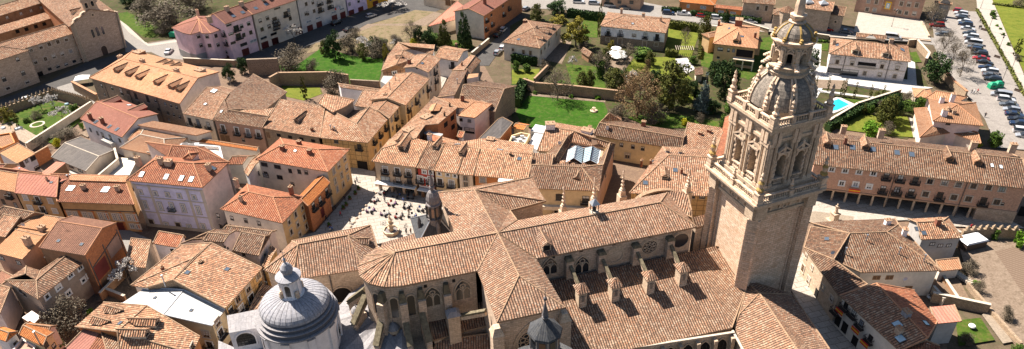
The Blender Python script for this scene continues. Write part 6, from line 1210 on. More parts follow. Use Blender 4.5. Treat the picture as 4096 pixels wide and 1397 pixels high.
H = hs('brown_building', 'brown street building with dark windows at the top edge above the parked cars', 'c445,-30', 'c650,-10', 8, 5.0, 1, 0, 0, wall='brownwall'); win(H, 'c480,5 c540,10 c600,12', 1.5, 1.3, 'plain')
H = hs('garden_hut', 'tiny tiled hut under the trees beside the gravel terrace', 'c345,258', 'c385,285', 'c412,268', 2.4, .8, 0, 0, cat='hut', wall='adobe'); H = hs('garden_hut', 'small cream garden shed with tiled roof beside the fence', 'c920,378', 'c962,372', 'c957,340', 2.6, .3, 0, 0, cat='hut', wall='cream', rp=.9)
# ---------------- arcade building east
H = house('arcade_building', 'long brick building on a stone arcade with balconies and a wavy tiled roof', 'd222,824', 'd1320,950', 15.5, 9.4, 2.6, 0, 0, cat='arcaded building', wall='brick_arcade', z0=3.3, oh=.5)
AR = H; win(H, 'k135,158 k290,178', 1.1, 1.9, 'balc'); win(H, 'k440,195 k590,208 k735,228 k890,243 k1045,258 k1187,275', 1.1, 1.2, 'stone'); win(H, 'k98,290 k243,310 k540,345 k990,400', 1.2, 1.9, 'balc'); win(H, 'k393,325 k686,358 k836,375 k1130,408', 1.2, 1.3, 'stone'); win(H, 'k1187,427', .7, .7, 'plain')
win(H, 'd320,850 d388,857 d458,864 d530,871', 1.0, 1.0, 'white'); win(H, 'h370,45 h440,50 h508,61', 1.0, 1.1, 'white'); win(H, 'h595,8 h577,75 h645,84', 1.1, 1.8, 'balc')
sky_(H, 'd340,740 d425,741 d527,750 d648,767 d722,776', 1.0, 1.3, 'skyglass'); sky_(H, 'd1125,831 d1170,838', .5, .9, 'skywhite'); dormer(H, 'd295,738 d488,752 d910,812 d1052,830', 1.5, .9, .5, wall='adobe'); chim(H, 'd386,722', .6, 1.5, 'chimneybrick'); chim(H, 'd1028,742 d1225,752 d566,680 d377,660', 1.2, 1.4, 'chimneypale')
za, zb, ta, tb, nn = H.walls[0]; u = (zb-za).normalized(); Lw = (zb-za).length; m = M(); g0 = Vector((za.x, za.y, 0)); g1 = Vector((zb.x, zb.y, 0))
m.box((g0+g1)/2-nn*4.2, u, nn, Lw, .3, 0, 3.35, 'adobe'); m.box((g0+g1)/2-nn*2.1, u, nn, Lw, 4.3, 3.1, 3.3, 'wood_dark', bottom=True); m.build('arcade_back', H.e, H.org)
m = M(); m.beam(za+nn*.05+Z3*.0, zb+nn*.05, .2, .35, 'brownwall'); m.build('string_course', H.e, H.org)
for s in ('k790,300', 'k40,250'): p, _n = pick_wall(H, s); m = M(); m.tube(Vector((p.x, p.y, 0))+nn*.1, Vector((p.x, p.y, 9.2))+nn*.1, .09, .09, 'gutter'); m.build('downpipe', H.e, H.org)
pa, pb = P('h315,135'), P('h1073,240')
for i in range(12):
    f = i/11; c = pa.lerp(pb, f); d_ = (c-g0).dot(u); c = g0+u*d_-nn*.3; m = M(); m.box(c, u, nn, .6, .6, 0, .3, 'stone_pale'); m.lathe(c, [(.26, .3), (.24, 2.7), (.4, 3.0), (.42, 3.15)], 'stone_pale', 8); m.build('arcade_pillar', H.e, H.org)
m = M(); m.box(g1-u*3.6-nn*1.5, u, nn, 7.4, 3.4, 0, 3.3, 'stone'); m.build('stone_end', H.e, H.org)
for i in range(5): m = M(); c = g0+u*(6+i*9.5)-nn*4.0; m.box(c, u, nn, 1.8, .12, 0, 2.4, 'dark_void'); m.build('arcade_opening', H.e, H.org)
# ---------------- houses below the tower, right
H = block('corner_house', 'bright walled corner house with orange slope beside the foot of the tower', 'house', sb(('h182,368', 6.6), ('h356,612', 6.6), ('h500,553', 7.4), ('h330,428', 8.2), ('h410,297', 8.6), ('h215,262', 7.2)), [[0, 1, 2, 3], [0, 3, 4, 5]], {}, wall='cream', walls={0: 'stone_pale', 5: 'cream'}, roof='tile_old')
win(H, 'h193,410 h222,468', .5, .8, 'stonel'); win(H, 'h176,472 h203,532', .9, 1.6, 'stonel'); win(H, 'h275,568 h320,625', .8, 1.0, 'stone'); sky_(H, 'h295,325', .9, .7); win(H, 'h243,598', 1, 2.0, 'void')
H = block('orange_walled_house', 'large L shaped house with pale long back slope and plain cream front', 'house', sb(('h330,430', 6.8), ('h470,493', 6.3), ('h872,483', 6.3), ('h655,252', 8.0), ('h640,222', 6.3), ('h370,232', 6.3), ('h215,243', 6.3), ('h410,297', 8.6)), [[0, 1, 2, 'k', 7], ['k', 2, 3], ['k', 3, 4, 5, 6, 7]], {'k': q2('h597,290', 8.6)}, wall='pale')
win(H, 'h545,519 h610,518 h705,571', 1.4, 1.0, 'wdoor'); sky_(H, 'h473,400 h562,330', .9, 1.2); sky_(H, 'h373,425 h720,412', .5, .5, 'skywhite'); chim(H, 'h385,405 h490,340 h655,405 h780,440', .35, 1.6, pipe=True); chim(H, 'h682,305 h595,258', 1.0, 1.4, 'whitestone')
H = hs('grey_walled_house', 'grey walled house with hipped mottled roof in front of the arcade', 'h770,328', 'h980,318', 'h905,214', 6.0, 1.6, 0, .9, wall='grey'); win(H, 'h825,350 h865,358 h908,357', 1.0, .8, 'blind'); chim(H, 'h850,250', .9, 1.2, 'chimneybrick'); sky_(H, 'h750,275 h783,295', .8, .8)
H = hs('small_roof', 'small orange tiled outhouse in the courtyard by the field', 'h860,487', 'h973,475', 'h950,428', 2.8, .5, 0, 0, cat='outhouse', wall='beige', roof='tile_orange', rp=.95)
H = block('shaded_house', 'long street house with flags, half its roof in the tower shadow', 'house', sb(('h360,608', 7.2), ('h662,888', 7.2), ('h802,822', 8.8), ('h852,738', 6.6), ('h735,583', 6.6), ('h545,548', 8.8)), [[0, 1, 2, 5], [2, 3, 4, 5]], {}, wall='pale', roof='tile_old', roofmats={1: 'tile_red'}, cap='cap_orange')
win(H, 'h392,660 h432,698 h470,750 h515,825 h345,680' , .9, 1.4, 'balc'); win(H, 'h352,735 h385,770 h435,840', 1.2, 2.2, 'void'); sky_(H, 'h650,755 h665,826', 1.2, 1.2, 'glass_blue'); chim(H, 'h655,795', 1.0, 1.0); chim(H, 'h693,705', 1.2, .8, 'lead_blue'); sky_(H, 'h793,748', 1.0, .8, 'glass_blue')
for s in ('h378,683', 'h458,778', 'h503,845'):
    p, nn = pick_wall(H, s); t, _ = tang(nn); m = M()
    for i, c_ in enumerate(('flag_red', 'flag_gold', 'flag_red')): m.box(p+nn*.85, t, nn, 1.7, .05, p.z-.45+i*.3, p.z-.15+i*.3, c_)
    m.build('flag', H.e, H.org)
H = block('lower_red_house', 'rust roofed house at the bottom edge with shaded front', 'house', sb(('h655,885', 6.8), ('h700,960', 6.8), ('h900,960', 7.2), ('h860,860', 7.0), ('h795,835', 8.0)), [[0, 1, 2, 3, 4]], {}, wall='pale', roof='tile_red')
H = block('pink_leanto', 'box shaped annex with dusty pink corrugated roof over the courtyard', 'annex', sb(('h850,750', 5.4), ('h972,738', 5.4), ('h935,655', 5.8), ('h815,667', 5.8)), [[0, 1, 2, 3]], {}, wall='grey', roof='metal_pink')
p, nn = pick_wall(AR, 'h432,72'); t, _ = tang(nn); m = M()
for i, c_ in enumerate(('flag_red', 'flag_gold', 'flag_red')): m.box(p+nn*.85, t, nn, 2.3, .05, p.z-.45+i*.28, p.z-.17+i*.28, c_)
m.build('flag', AR.e, AR.org)
# ================================================================ ground
def gmat(name, c1, c2, sc=.25, c3=None, bs=.3, fs=3.0):
    c1, c2 = [tuple(x*.62 for x in c) for c in (c1, c2)]; c3 = c3 and tuple(x*.62 for x in c3)
    m, nt, b = newmat(name, .95, .1); g = objn(nt); n1 = noise(nt, g, sc, 8, .7); n2 = noise(nt, g, fs, 4)
    a = ramp_out(nt, n1, c1, c2)
    a = mixc(nt, 1.0, a, ramp_out(nt, n2, (.75, .75, .75), (1.2, 1.2, 1.2)), 'MULTIPLY')
    if c3: n3 = noise(nt, g, sc*2.7, 5); f = mth(nt, 'MINIMUM', mth(nt, 'MULTIPLY', mth(nt, 'MAXIMUM', mth(nt, 'SUBTRACT', n3, .5), 0.0), 6), .85); a = mixc(nt, f, a, c3)
    nt.links.new(a, b.inputs['Base Color']); bump(nt, b, n2, bs, .15)
gmat('earth', (.13, .095, .06), (.23, .17, .11), c3=(.13, .12, .06)); gmat('lawn', (.045, .10, .012), (.11, .17, .022), .35, (.15, .15, .04)); gmat('lawn_deep', (.03, .095, .008), (.07, .17, .014), .3, (.10, .15, .03)); gmat('lawn_yellow', (.17, .19, .025), (.24, .26, .04), .2, (.12, .17, .02))
gmat('scrub', (.055, .06, .022), (.15, .115, .06), .25, (.06, .10, .018)); gmat('dry_grass', (.26, .19, .11), (.34, .26, .16), .2, (.16, .15, .06)); gmat('asphalt_', (.11, .10, .095), (.15, .14, .13), .3); gmat('road_pale', (.34, .31, .28), (.42, .38, .34), .3)
gmat('gravel_', (.29, .21, .15), (.38, .285, .21), .5, (.22, .16, .11)); gmat('rubble_', (.46, .36, .27), (.58, .47, .36), 1.0, (.30, .22, .15), .8); gmat('soil', (.26, .17, .11), (.34, .24, .16), .6, bs=.8); gmat('carpark', (.37, .33, .29), (.44, .39, .35), .2, (.33, .29, .26), .1)
gmat('white_paving', (.66, .62, .57), (.74, .70, .66), .3, bs=.1); gmat('tan_ground', (.38, .30, .22), (.46, .37, .28), .4)
m, nt, b = newmat('ploughed', .95, .1); wv = N(nt, 'ShaderNodeTexWave'); mp = N(nt, 'ShaderNodeMapping'); mp.inputs['Rotation'].default_value = (0, 0, -.9); nt.links.new(objn(nt), mp.inputs[0]); nt.links.new(mp.outputs[0], wv.inputs[0]); wv.inputs['Scale'].default_value = .45; wv.inputs['Distortion'].default_value = 1.0
nt.links.new(ramp_out(nt, wv.outputs[1], (.155, .105, .075), (.195, .14, .10)), b.inputs['Base Color']); bump(nt, b, wv.outputs[1], .8, .2)
sheet('ground', [(-900, 0), (900, 0), (900, 1500), (-900, 1500)], 'earth', 0.0)
sheet('pavement', 'a-400,700 a-60,560 a270,500 a430,600 a900,280 b0,340 b460,400 b640,440 b1130,300 c-60,470 c0,640 c480,580 c850,660 c1050,640 d300,640 d720,700 d1300,760 h1290,240 h960,310 h900,560 h900,1100 e-400,1100', 'paving_brown')
sheet('street', 'a-300,560 a-60,520 a200,430 a430,315 a500,298 a640,256 a600,300 a370,425 a275,468 a0,572 a-300,680', 'asphalt_'); sheet('road', 'a632,262 a585,90 a600,98 a655,160 a740,218 a880,196 a925,300 a820,290 a760,262', 'road_pale'); sheet('road', 'a285,438 a370,412 a400,440 a520,500 a470,530 a300,470', 'road_pale')
sheet('pavement', 'a585,90 a640,125 a745,222 a890,200 a892,210 a745,232 a650,165', 'paving_pale')
sheet('hillside', 'a500,0 a1290,-260 a1290,0 a860,150 a900,190 a760,205 a730,212 a640,128 a588,88', 'scrub', knd='stuff', label='rough grass and scrub on the slope above the pale road'); sheet('lawn', 'a560,70 a640,60 a780,125 a840,165 a760,190 a720,185', 'lawn')
sheet('courtyard', 'm290,620 m640,640 m1200,460 b310,135 b450,90 b560,58 b640,30 b760,-20 b960,30 b900,60 b640,100 b540,130 b450,190 b300,215 b100,300 b0,335 m950,690 m500,640', 'asphalt_')
sheet('waste_ground', 'b450,190 b545,130 b650,100 b800,50 b910,60 b860,120 b860,200 b700,215 b640,290 b370,240 b250,270 b300,215', 'dry_grass'); sheet('path', 'b440,190 b560,120 b780,118 b900,58 b940,70 b850,130 b600,128', 'gravel_')
sheet('lawn', 'b100,330 b200,330 b340,232 b470,280 b640,292 b632,350 b615,420 b480,425 b365,372 b130,352', 'lawn_deep'); sheet('lawn', 'b128,430 b320,438 b335,470 b240,505 b150,485', 'lawn_yellow'); sheet('lawn', 'b850,205 b1050,200 b1100,235 b1060,250 b880,215', 'lawn')
sheet('street', 'b1090,290 b1200,200 b1290,70 c0,40 c20,60 c60,80 c-10,180 b1170,330 b1110,330', 'asphalt_'); sheet('road', 'c0,-40 c300,-60 c760,30 c1290,100 d300,110 d450,150 d840,190 d1000,330 d870,300 d830,225 d440,185 d0,150 c1290,152 c760,92 c290,50 c60,40', 'road_pale'); sheet('pavement', 'c290,52 c760,94 c1290,154 d0,152 d440,188 d445,198 d0,162 c1290,162 c760,102 c290,60', 'paving_pale')
sheet('gardens', 'c-10,130 c60,90 c290,60 c1290,165 d0,165 d430,200 d700,225 d830,480 d700,700 d300,640 c1050,640 c480,575 c0,640', 'scrub', knd='stuff', label='ground cover of the walled gardens')
sheet('lawn', 'c90,472 c460,512 c482,560 c440,648 c95,642 c40,610 c20,560', 'lawn_deep'); sheet('lawn', 'c270,322 c440,335 c478,455 c300,432', 'lawn'); sheet('lawn', 'c0,350 c140,345 c112,425 c0,420', 'lawn_yellow'); sheet('lawn', 'c590,290 c820,285 c830,330 c910,400 c860,400 c700,360 c570,360', 'lawn_yellow'); sheet('lawn', 'c770,142 c945,150 c900,290 c770,250', 'lawn_yellow'); sheet('lawn', 'c940,215 c1000,240 c1240,195 c1290,185 d40,190 d60,240 c1286,330 c1190,400 c950,330', 'lawn'); sheet('lawn', 'c360,95 c430,90 c430,190 c340,180', 'lawn'); sheet('lawn', 'c580,590 c740,560 c1040,610 c1040,640 c700,645', 'lawn'); sheet('lawn', 'c850,470 c920,470 c900,520 c840,505', 'lawn_yellow')
sheet('terrace', 'c420,335 c485,238 c610,290 c560,362', 'gravel_'); sheet('driveway', 'c160,300 c245,195 c300,210 c250,320', 'gravel_'); sheet('path', 'c90,468 c470,505 c468,514 c90,480', 'gravel_'); sheet('path', 'c820,295 c880,290 c920,345 c878,372 c830,330', 'white_paving'); sheet('water', 'c838,308 c875,306 c900,342 c872,358 c845,335', 'lead_blue')
sheet('terrace', 'd185,212 d272,222 d262,330 d700,400 d705,300 d738,312 d748,428 d830,440 d700,470 d300,402 d240,500 d190,480', 'white_paving'); sheet('path', 'd235,448 d560,488 d560,496 d235,460', 'white_paving'); sheet('path', 'd160,395 d400,405 d395,450 d230,440', 'gravel_'); sheet('terrace', 'd285,512 d352,484 d435,522 d352,560 d285,585', 'white_paving'); sheet('lawn', 'd300,482 d345,482 d480,505 d440,520 d352,482', 'lawn'); sheet('pool', 'd298,515 d355,497 d408,524 d350,552 d298,560', 'water'); sheet('lawn', 'd295,640 d440,575 d700,585 d735,690 d600,680', 'lawn_yellow'); sheet('lawn', 'd710,265 d745,258 d772,312 d735,312', 'lawn'); sheet('lawn', 'd270,218 d305,218 d300,255 d268,252', 'lawn'); sheet('path', 'd710,590 d740,600 d750,690 d730,690', 'paving_pale')
sheet('square', 'd455,60 d780,102 d820,200 d430,160', 'paving_pale'); sheet('car_park', 'd800,60 d900,52 d1045,58 d1290,500 d1400,760 d1150,742 d1090,600 d1000,475 d870,335 d838,230 d830,150', 'carpark'); sheet('promenade', 'd1045,-60 d1100,-60 d1290,395 d1400,640 d1400,760 d1290,500 d1050,60', 'carpark'); sheet('path', 'd1040,-40 d1110,-40 d1290,385 d1290,470 d1055,50', 'paving_pale'); sheet('lawn', 'd1110,-40 d1500,-60 d1500,760 d1300,395', 'lawn_yellow')
sheet('plaza', 'b475,835 b600,862 f600,60 f940,80 f1010,330 f600,400 f150,390 f130,330 f300,290 f480,80', 'paving'); sheet('street', 'r555,900 r700,720 r880,600 r965,500 r1030,380 r1050,330 r990,330 r960,420 r700,740 r560,890', 'paving_pale'); sheet('lane', 'q60,560 q340,640 q750,760 b330,740 b480,850 b470,870 b300,840 q600,750 q140,640', 'paving'); sheet('street', 'e540,230 e760,330 e960,340 e940,370 e700,330 e690,390 e620,390 e600,300', 'road_pale')
sheet('street', 'h105,560 h175,390 h260,590 h420,740 h640,900 h700,1100 h350,1100 h310,900', 'paving'); sheet('square', 'h150,165 h235,160 h930,262 h1000,300 h700,230 h225,245 h150,220', 'paving_pale'); sheet('square', 'h-20,60 h300,60 h1100,170 h1290,270 h930,262 h235,160 h0,140', 'paving'); sheet('flower_bed', 'h200,188 h240,186 h430,212 h430,240 h210,240', 'tan_ground')
sheet('field', 'h950,330 h1290,330 h1600,560 h1600,1100 h1290,900 h1100,700 h1000,500', 'gravel_'); sheet('ploughed_field', 'h1140,388 h1290,352 h1600,500 h1500,760 h1290,612', 'ploughed'); sheet('lawn', 'h942,735 h1068,720 h1140,832 h958,862', 'lawn'); sheet('vegetable_bed', 'h870,520 h955,520 h1020,640 h900,650', 'soil'); sheet('path', 'h1075,705 h1105,690 h1230,840 h1180,850', 'tan_ground')
sheet('garden_ground', 'a20,590 a250,500 a460,560 a260,720 a200,700 a140,745 a0,700', 'lawn'); sheet('rubble_ground', 'a-60,640 a60,610 a215,700 a150,745 a60,750 a-60,720', 'rubble_', knd='stuff', label='pale builders rubble and dust in the corner of the left garden'); sheet('yard', 'e480,640 e640,520 e600,440 e760,560 e640,640', 'soil'); sheet('yard', 'a400,670 a440,650 a470,660 a440,690', 'gravel_')
# garden and field walls
wallrun('garden_wall', 'crenellated stone garden wall along the shaded street, upper left', 'a-30,605 a0,592 a275,492', 2.6, .5, 'stone_wall', None, .8); wallrun('garden_wall', 'crenellated stone garden wall turning beside the pale road corner', 'a275,492 a470,545', 2.6, .5, 'stone_wall', None, .8)
wallrun('garden_wall', 'long ochre garden wall between the lawn and the grey warehouse', 'a470,548 a150,760', 2.4, .4, 'cream', 'cap_pale'); wallrun('hotel_wall', 'stone wall round the small forecourt of the dormered hotel', 'a380,455 a500,520', 3.0, .5, 'stone_wall', 'cap_orange'); wallrun('hotel_wall', 'long low stone wall between the pink apartments and the dormered hotel', 'm235,665 m780,690', 2.2, .4, 'stone_wall', 'cap_pale')
wallrun('ruined_wall', 'thick ruined earth wall above the barn roof', 'q650,90 q900,80', 5.5, .8, 'stone_rough', None); wallrun('garden_wall', 'tall stone garden wall with tiled coping around the small lawn', 'q905,175 b370,425 b470,440', 4.2, .5, 'stone_wall', 'cap'); wallrun('garden_wall', 'short tiled coping wall descending from the ruined earth wall', 'q905,175 q835,215', 4.2, .5, 'stone_wall', 'cap')
wallrun('ruined_wall', 'broken garden wall at the lawn edge beside the grey annex', 'b480,432 b620,440', 2.2, .6, 'stone_rough', None); wallrun('garden_wall', 'long dark stone wall crossing the gardens above the vivid lawn', 'c60,445 c115,465 c300,480 c560,510', 3.2, .5, 'stone_wall', 'cap'); wallrun('garden_wall', 'thin wall beside the yellow lawn and street', 'c112,425 c178,358', 2.0, .4, 'stone_wall', 'cap')
wallrun('garden_wall', 'stone garden wall with pale coping along the dark street', 'b1085,290 b1170,218', 1.8, .4, 'stone_wall', 'cap_pale'); wallrun('garden_wall', 'stone wall between the mansion grounds and the curving road', 'd700,235 d740,232 d800,300 d785,330', 2.4, .5, 'stone_wall', 'cap_pale'); wallrun('garden_wall', 'stone wall of the mansion grounds along the upper road', 'd150,190 d300,212', 2.4, .5, 'stone_wall', 'cap_pale')
wallrun('garden_wall', 'curved stone wall with tiled coping below the car park trees', 'd885,400 d925,450 d985,500', 2.6, .5, 'stone_wall', 'cap_orange'); wallrun('garden_wall', 'diagonal ochre wall between the pool and the lower garden', 'd300,645 d440,560 d655,490', 2.6, .4, 'stone_wall', 'cap_pale'); wallrun('garden_wall', 'pale wall from the pavilion to the orange roofed villa', 'd820,505 d990,520', 1.8, .4, 'cream', 'cap_pale')
wallrun('crenellated_wall', 'old crenellated wall between the arcade square and the field', 'h965,330 h1095,322 h1240,330', 2.6, .6, 'stone_wall', None, .7); wallrun('garden_wall', 'rubble wall running down beside the field', 'h1000,570 h1100,690 h1260,870', 1.2, .5, 'stone_wall', None); wallrun('courtyard_wall', 'pale courtyard wall beside the dark yard', 'h815,640 h1095,700', 2.2, .4, 'stone_wall', 'cap_pale'); wallrun('courtyard_wall', 'low cream wall round the dark yard with white chairs', 'h820,600 h870,660', 1.8, .3, 'cream', 'cap_pale'); wallrun('courtyard_wall', 'thin brown wall between the dark yard and the vegetable bed', 'h870,530 h955,660', 1.2, .3, 'adobe', 'cap_pale')
wallrun('low_wall', 'dark railing wall along the mansion side of the upper road', 'd0,175 d430,212 d700,225', 1.2, .25, 'iron', None); wallrun('low_wall', 'stone retaining wall below the museum street', 'c1140,120 c1286,165', 1.4, .4, 'stone_wall', 'cap_pale'); wallrun('low_wall', 'stone kerb wall round the pale square', 'd445,172 d815,212', .6, .5, 'stone_pale', None); wallrun('low_wall', 'short stone wall at the end of the pale square', 'd768,118 d805,190', .9, .6, 'stone_pale', None)
wallrun('planting_wall', 'long low cream wall under the mansion cypresses', 'd395,430 d555,455', .8, .3, 'whitestone', None)

# ================================================================ vegetation
def proj(p):
    v = RW.transposed() @ (Vector(p)-EYE); return v.x/v.z*FPX+CX, v.y/v.z*FPX+CY, v.z
def leafmat(name, cols):
    m, nt, b = newmat(name, .8, .2); g = N(nt, 'ShaderNodeNewGeometry'); r = ramp(nt, [(i/(len(cols)-1), c) for i, c in enumerate(cols)]); nt.links.new(g.outputs['Random Per Island'], r.inputs[0])
    nt.links.new(r.outputs[0], b.inputs['Base Color'])
leafmat('leaf_dark', [(.012, .03, .010), (.03, .06, .015), (.055, .09, .02)]); leafmat('leaf_olive', [(.04, .05, .012), (.09, .10, .02), (.16, .15, .03)]); leafmat('leaf_gold', [(.09, .08, .012), (.19, .16, .02), (.30, .24, .03)]); leafmat('leaf_blue', [(.05, .08, .075), (.10, .14, .13), (.15, .19, .17)])
leafmat('leaf_bush', [(.03, .07, .01), (.07, .13, .02), (.14, .20, .03)]); leafmat('leaf_fresh', [(.08, .18, .01), (.15, .28, .02)]); leafmat('leaf_yellow', [(.30, .28, .01), (.50, .45, .02)]); leafmat('blossom_white', [(.50, .46, .42), (.70, .66, .62), (.30, .24, .18)])
leafmat('twig', [(.07, .055, .038), (.13, .105, .07), (.19, .15, .105)]); leafmat('twig_rust', [(.11, .065, .03), (.19, .115, .055), (.26, .165, .08)]); plain('bark', (.13, .095, .07), .9, nz=.3)
def quickmesh(name, V, F, mats, mi=None):
    me = bpy.data.meshes.new(name); me.from_pydata(V, [], F)
    for k in mats: me.materials.append(MATS[k])
    if mi: me.polygons.foreach_set('material_index', mi)
    return me
R = random.Random(5)
def leafcloud(fn, n, sz, mat, name='crown'):
    """n small leaf clumps at points given by fn(); each a tilted quad"""
    V = []; F = []
    for _ in range(n):
        p = fn(); a = Vector((R.gauss(0, 1), R.gauss(0, 1), R.gauss(0, 1))).normalized(); b = a.cross(Vector((R.gauss(0, 1), R.gauss(0, 1), R.gauss(0, 1)))).normalized(); s = sz*R.uniform(.6, 1.4); i = len(V)
        V += [p-a*s-b*s*.6, p+a*s-b*s*.6, p+a*s+b*s*.6, p-a*s+b*s*.6]; F.append((i, i+1, i+2, i+3))
    return quickmesh(name, V, F, [mat])
def clumpy(cl):
    def f():
        c, r = R.choice(cl); d = Vector((R.gauss(0, 1), R.gauss(0, 1), R.gauss(0, 1))).normalized(); return c+d*r*R.uniform(.55, 1.05)
    return f
def blobs(n, shape, rmin, rmax):
    out = []
    while len(out) < n:
        p = Vector((R.uniform(-1, 1), R.uniform(-1, 1), R.uniform(0, 1)))
        if shape(hypot(p.x, p.y), p.z): out.append((Vector((p.x*.42, p.y*.42, p.z)), R.uniform(rmin, rmax)))
    return out
def trunkmesh(h, r, br=0, spread=.4):
    m = M(); m.tube((0, 0, -.02), (0, 0, h*.5), r, r*.8, 'bark', 7); m.tube((0, 0, h*.5), (.01, .01, h), r*.8, r*.4, 'bark', 7)
    for k in range(br): a = k*2.4+R.random(); z = h*R.uniform(.4, .8); m.tube((0, 0, z), (cos(a)*spread*R.uniform(.5, 1), sin(a)*spread*R.uniform(.5, 1), z+R.uniform(.1, .3)), r*.4, r*.12, 'bark', 5)
    o = m.build('trunk'); me = o.data; bpy.data.objects.remove(o); return me
def bare(depth, mat, bl=None, spread=.5):
    V = []; F = []; MI = []; L = []
    def seg(a, b, r0, r1, mi):
        d = (b-a).normalized(); x = d.cross(Vector((.3, .5, .8))).normalized(); y = d.cross(x); i = len(V)
        for c, r in ((a, r0), (b, r1)):
            for k in range(3): t = k*2.0944; V.append(c+(x*cos(t)+y*sin(t))*r)
        for k in range(3): j = (k+1) % 3; F.append((i+k, i+j, i+3+j, i+3+k)); MI.append(mi)
    def grow(p, d, l, r, n):
        q = p+d*l; seg(p, q, r, r*.7, 0 if n > 1 else 1)
        if n == 0: L.append(q); return
        for _ in range(3 if n > 1 else 4):
            e = (d+Vector((R.gauss(0, spread), R.gauss(0, spread), R.gauss(.12, spread*.6)))).normalized(); grow(q if R.random() < .6 else p.lerp(q, R.uniform(.5, .95)), e, l*R.uniform(.6, .85), r*.62, n-1)
    grow(Vector((0, 0, 0)), Vector((0, 0, 1)), .26, .022, depth)
    zs = max(v.z for v in V); xs = max(max(abs(v.x), abs(v.y)) for v in V)
    for v in V: v.z /= zs; v.x *= .5/xs; v.y *= .5/xs
    me = quickmesh('crown', V, F, ['bark', mat], MI); c2 = None
    if bl:
        pts = [Vector((q.x*.5/xs, q.y*.5/xs, q.z/zs)) for q in L]; c2 = leafcloud(lambda: R.choice(pts)+Vector((R.gauss(0, .02), R.gauss(0, .02), R.gauss(0, .02))), 1500, .016, bl, 'blossom')
    return me, c2
rd = lambda r, z: r*r+(2*z-1)**2 < 1
TK = {}
def mk(kind, crown, trunk, phrase, cat='tree'): TK[kind] = (crown, trunk, phrase, cat)
oval = lambda r, z: z > .12 and r < .95*(1-abs(z-.5)*1.3)**.5
mk('ever', leafcloud(clumpy(blobs(46, oval, .07, .16)), 5200, .018, 'leaf_dark'), trunkmesh(.6, .035, 5, .3), 'dark evergreen tree'); mk('olive', leafcloud(clumpy(blobs(46, oval, .07, .16)), 5200, .018, 'leaf_olive'), trunkmesh(.6, .035, 5, .3), 'olive green tree')
mk('golden', leafcloud(clumpy(blobs(50, lambda r, z: z > .2 and r < 1.0*(1.15-z)**.5, .05, .12)), 4200, .018, 'leaf_gold'), trunkmesh(.75, .03, 6, .4), 'loose golden green tree')
cone = lambda r, z: z > .04 and r < (1-z)*.98
mk('conifer', leafcloud(clumpy(blobs(150, cone, .03, .085)), 5500, .016, 'leaf_dark'), trunkmesh(.9, .025), 'dark conifer'); mk('conifer_olive', leafcloud(clumpy(blobs(120, cone, .04, .1)), 5500, .016, 'leaf_olive'), trunkmesh(.9, .025), 'olive green conifer'); mk('blue', leafcloud(clumpy(blobs(140, cone, .04, .09)), 5500, .016, 'leaf_blue'), trunkmesh(.9, .025), 'blue green spruce')
mk('cypress', leafcloud(clumpy(blobs(60, lambda r, z: r < .9*(sin(pi*min(1, z*.85+.12)))**.6, .03, .07)), 3500, .018, 'leaf_olive'), trunkmesh(.3, .03), 'slim cypress'); mk('bush', leafcloud(clumpy(blobs(26, rd, .12, .2)), 2600, .03, 'leaf_bush'), trunkmesh(.3, .03), 'round green bush', 'bush')
mk('fresh', leafcloud(clumpy(blobs(26, rd, .12, .2)), 2400, .03, 'leaf_fresh'), trunkmesh(.3, .03), 'fresh green shrub', 'bush'); mk('yellow', leafcloud(clumpy(blobs(20, rd, .2, .26)), 2200, .03, 'leaf_yellow'), trunkmesh(.3, .03), 'bright yellow round bush', 'bush')
bm1, _ = bare(6, 'twig'); bm2, _ = bare(6, 'twig_rust', None, .42); bm3, bl3 = bare(5, 'twig', 'blossom_white'); bm4, _ = bare(6, 'twig', None, .65)
bud1 = leafcloud(clumpy(blobs(60, oval, .07, .13)), 3000, .008, 'twig', 'buds'); bud2 = leafcloud(clumpy(blobs(60, oval, .07, .14)), 6500, .0095, 'twig_rust', 'buds')
mk('bare', bm1, bud1, 'bare leafless tree'); mk('rust', bm2, bud2, 'big tree with rusty bare twigs'); mk('blossom', bm3, bl3, 'tree in white blossom'); scr = leafcloud(clumpy(blobs(30, rd, .12, .2)), 4200, .014, 'twig')
mk('scrub', bm4, scr, 'grey brown leafless shrub', 'shrub')
SEENT = {}
def tree(kd, fr, x, by, ty, wd, where, group=None):
    crown, trunk, ph, cat = TK[kd]; s = '%s%s,%s' % (fr, x, by); B = P(s, .03); X0, Y0, k = FR[fr]; yt = Y0+ty/k; lo, hi = .3, 40
    for _ in range(30):
        mid = (lo+hi)/2
        if proj((B.x, B.y, mid))[1] > yt: lo = mid
        else: hi = mid
    h = lo; wm = wd/k*proj(B)[2]/FPX
    e = empty({'bush': 'bush', 'fresh': 'shrub', 'yellow': 'bush', 'scrub': 'shrub', 'cypress': 'cypress', 'conifer': 'conifer', 'conifer_olive': 'conifer', 'blue': 'spruce'}.get(kd, 'tree'), B, ph+' '+where, cat, group)
    e.rotation_euler.z = R.uniform(0, 6.28)
    hs_ = h*(.93 if kd not in ('cypress',) else 1)
    c = bpy.data.objects.new('crown', crown); COL.objects.link(c); c.parent = e; wm *= 1.22 if kd in ('rust', 'bare', 'scrub', 'golden', 'ever', 'olive') else 1.1; c.scale = (wm, wm, hs_)
    if kd in ('bush', 'fresh', 'yellow', 'ever', 'olive', 'golden'): c.scale = (wm*.95, wm*.95, hs_)
    if kd in ('blossom', 'bare', 'rust', 'scrub'): t = bpy.data.objects.new('blossom' if kd == 'blossom' else 'fine_twigs', trunk); COL.objects.link(t); t.parent = e; t.scale = c.scale
    elif trunk: t = bpy.data.objects.new('trunk', trunk); COL.objects.link(t); t.parent = e; t.scale = (max(wm*.8, .5), max(wm*.8, .5), hs_)
    return e
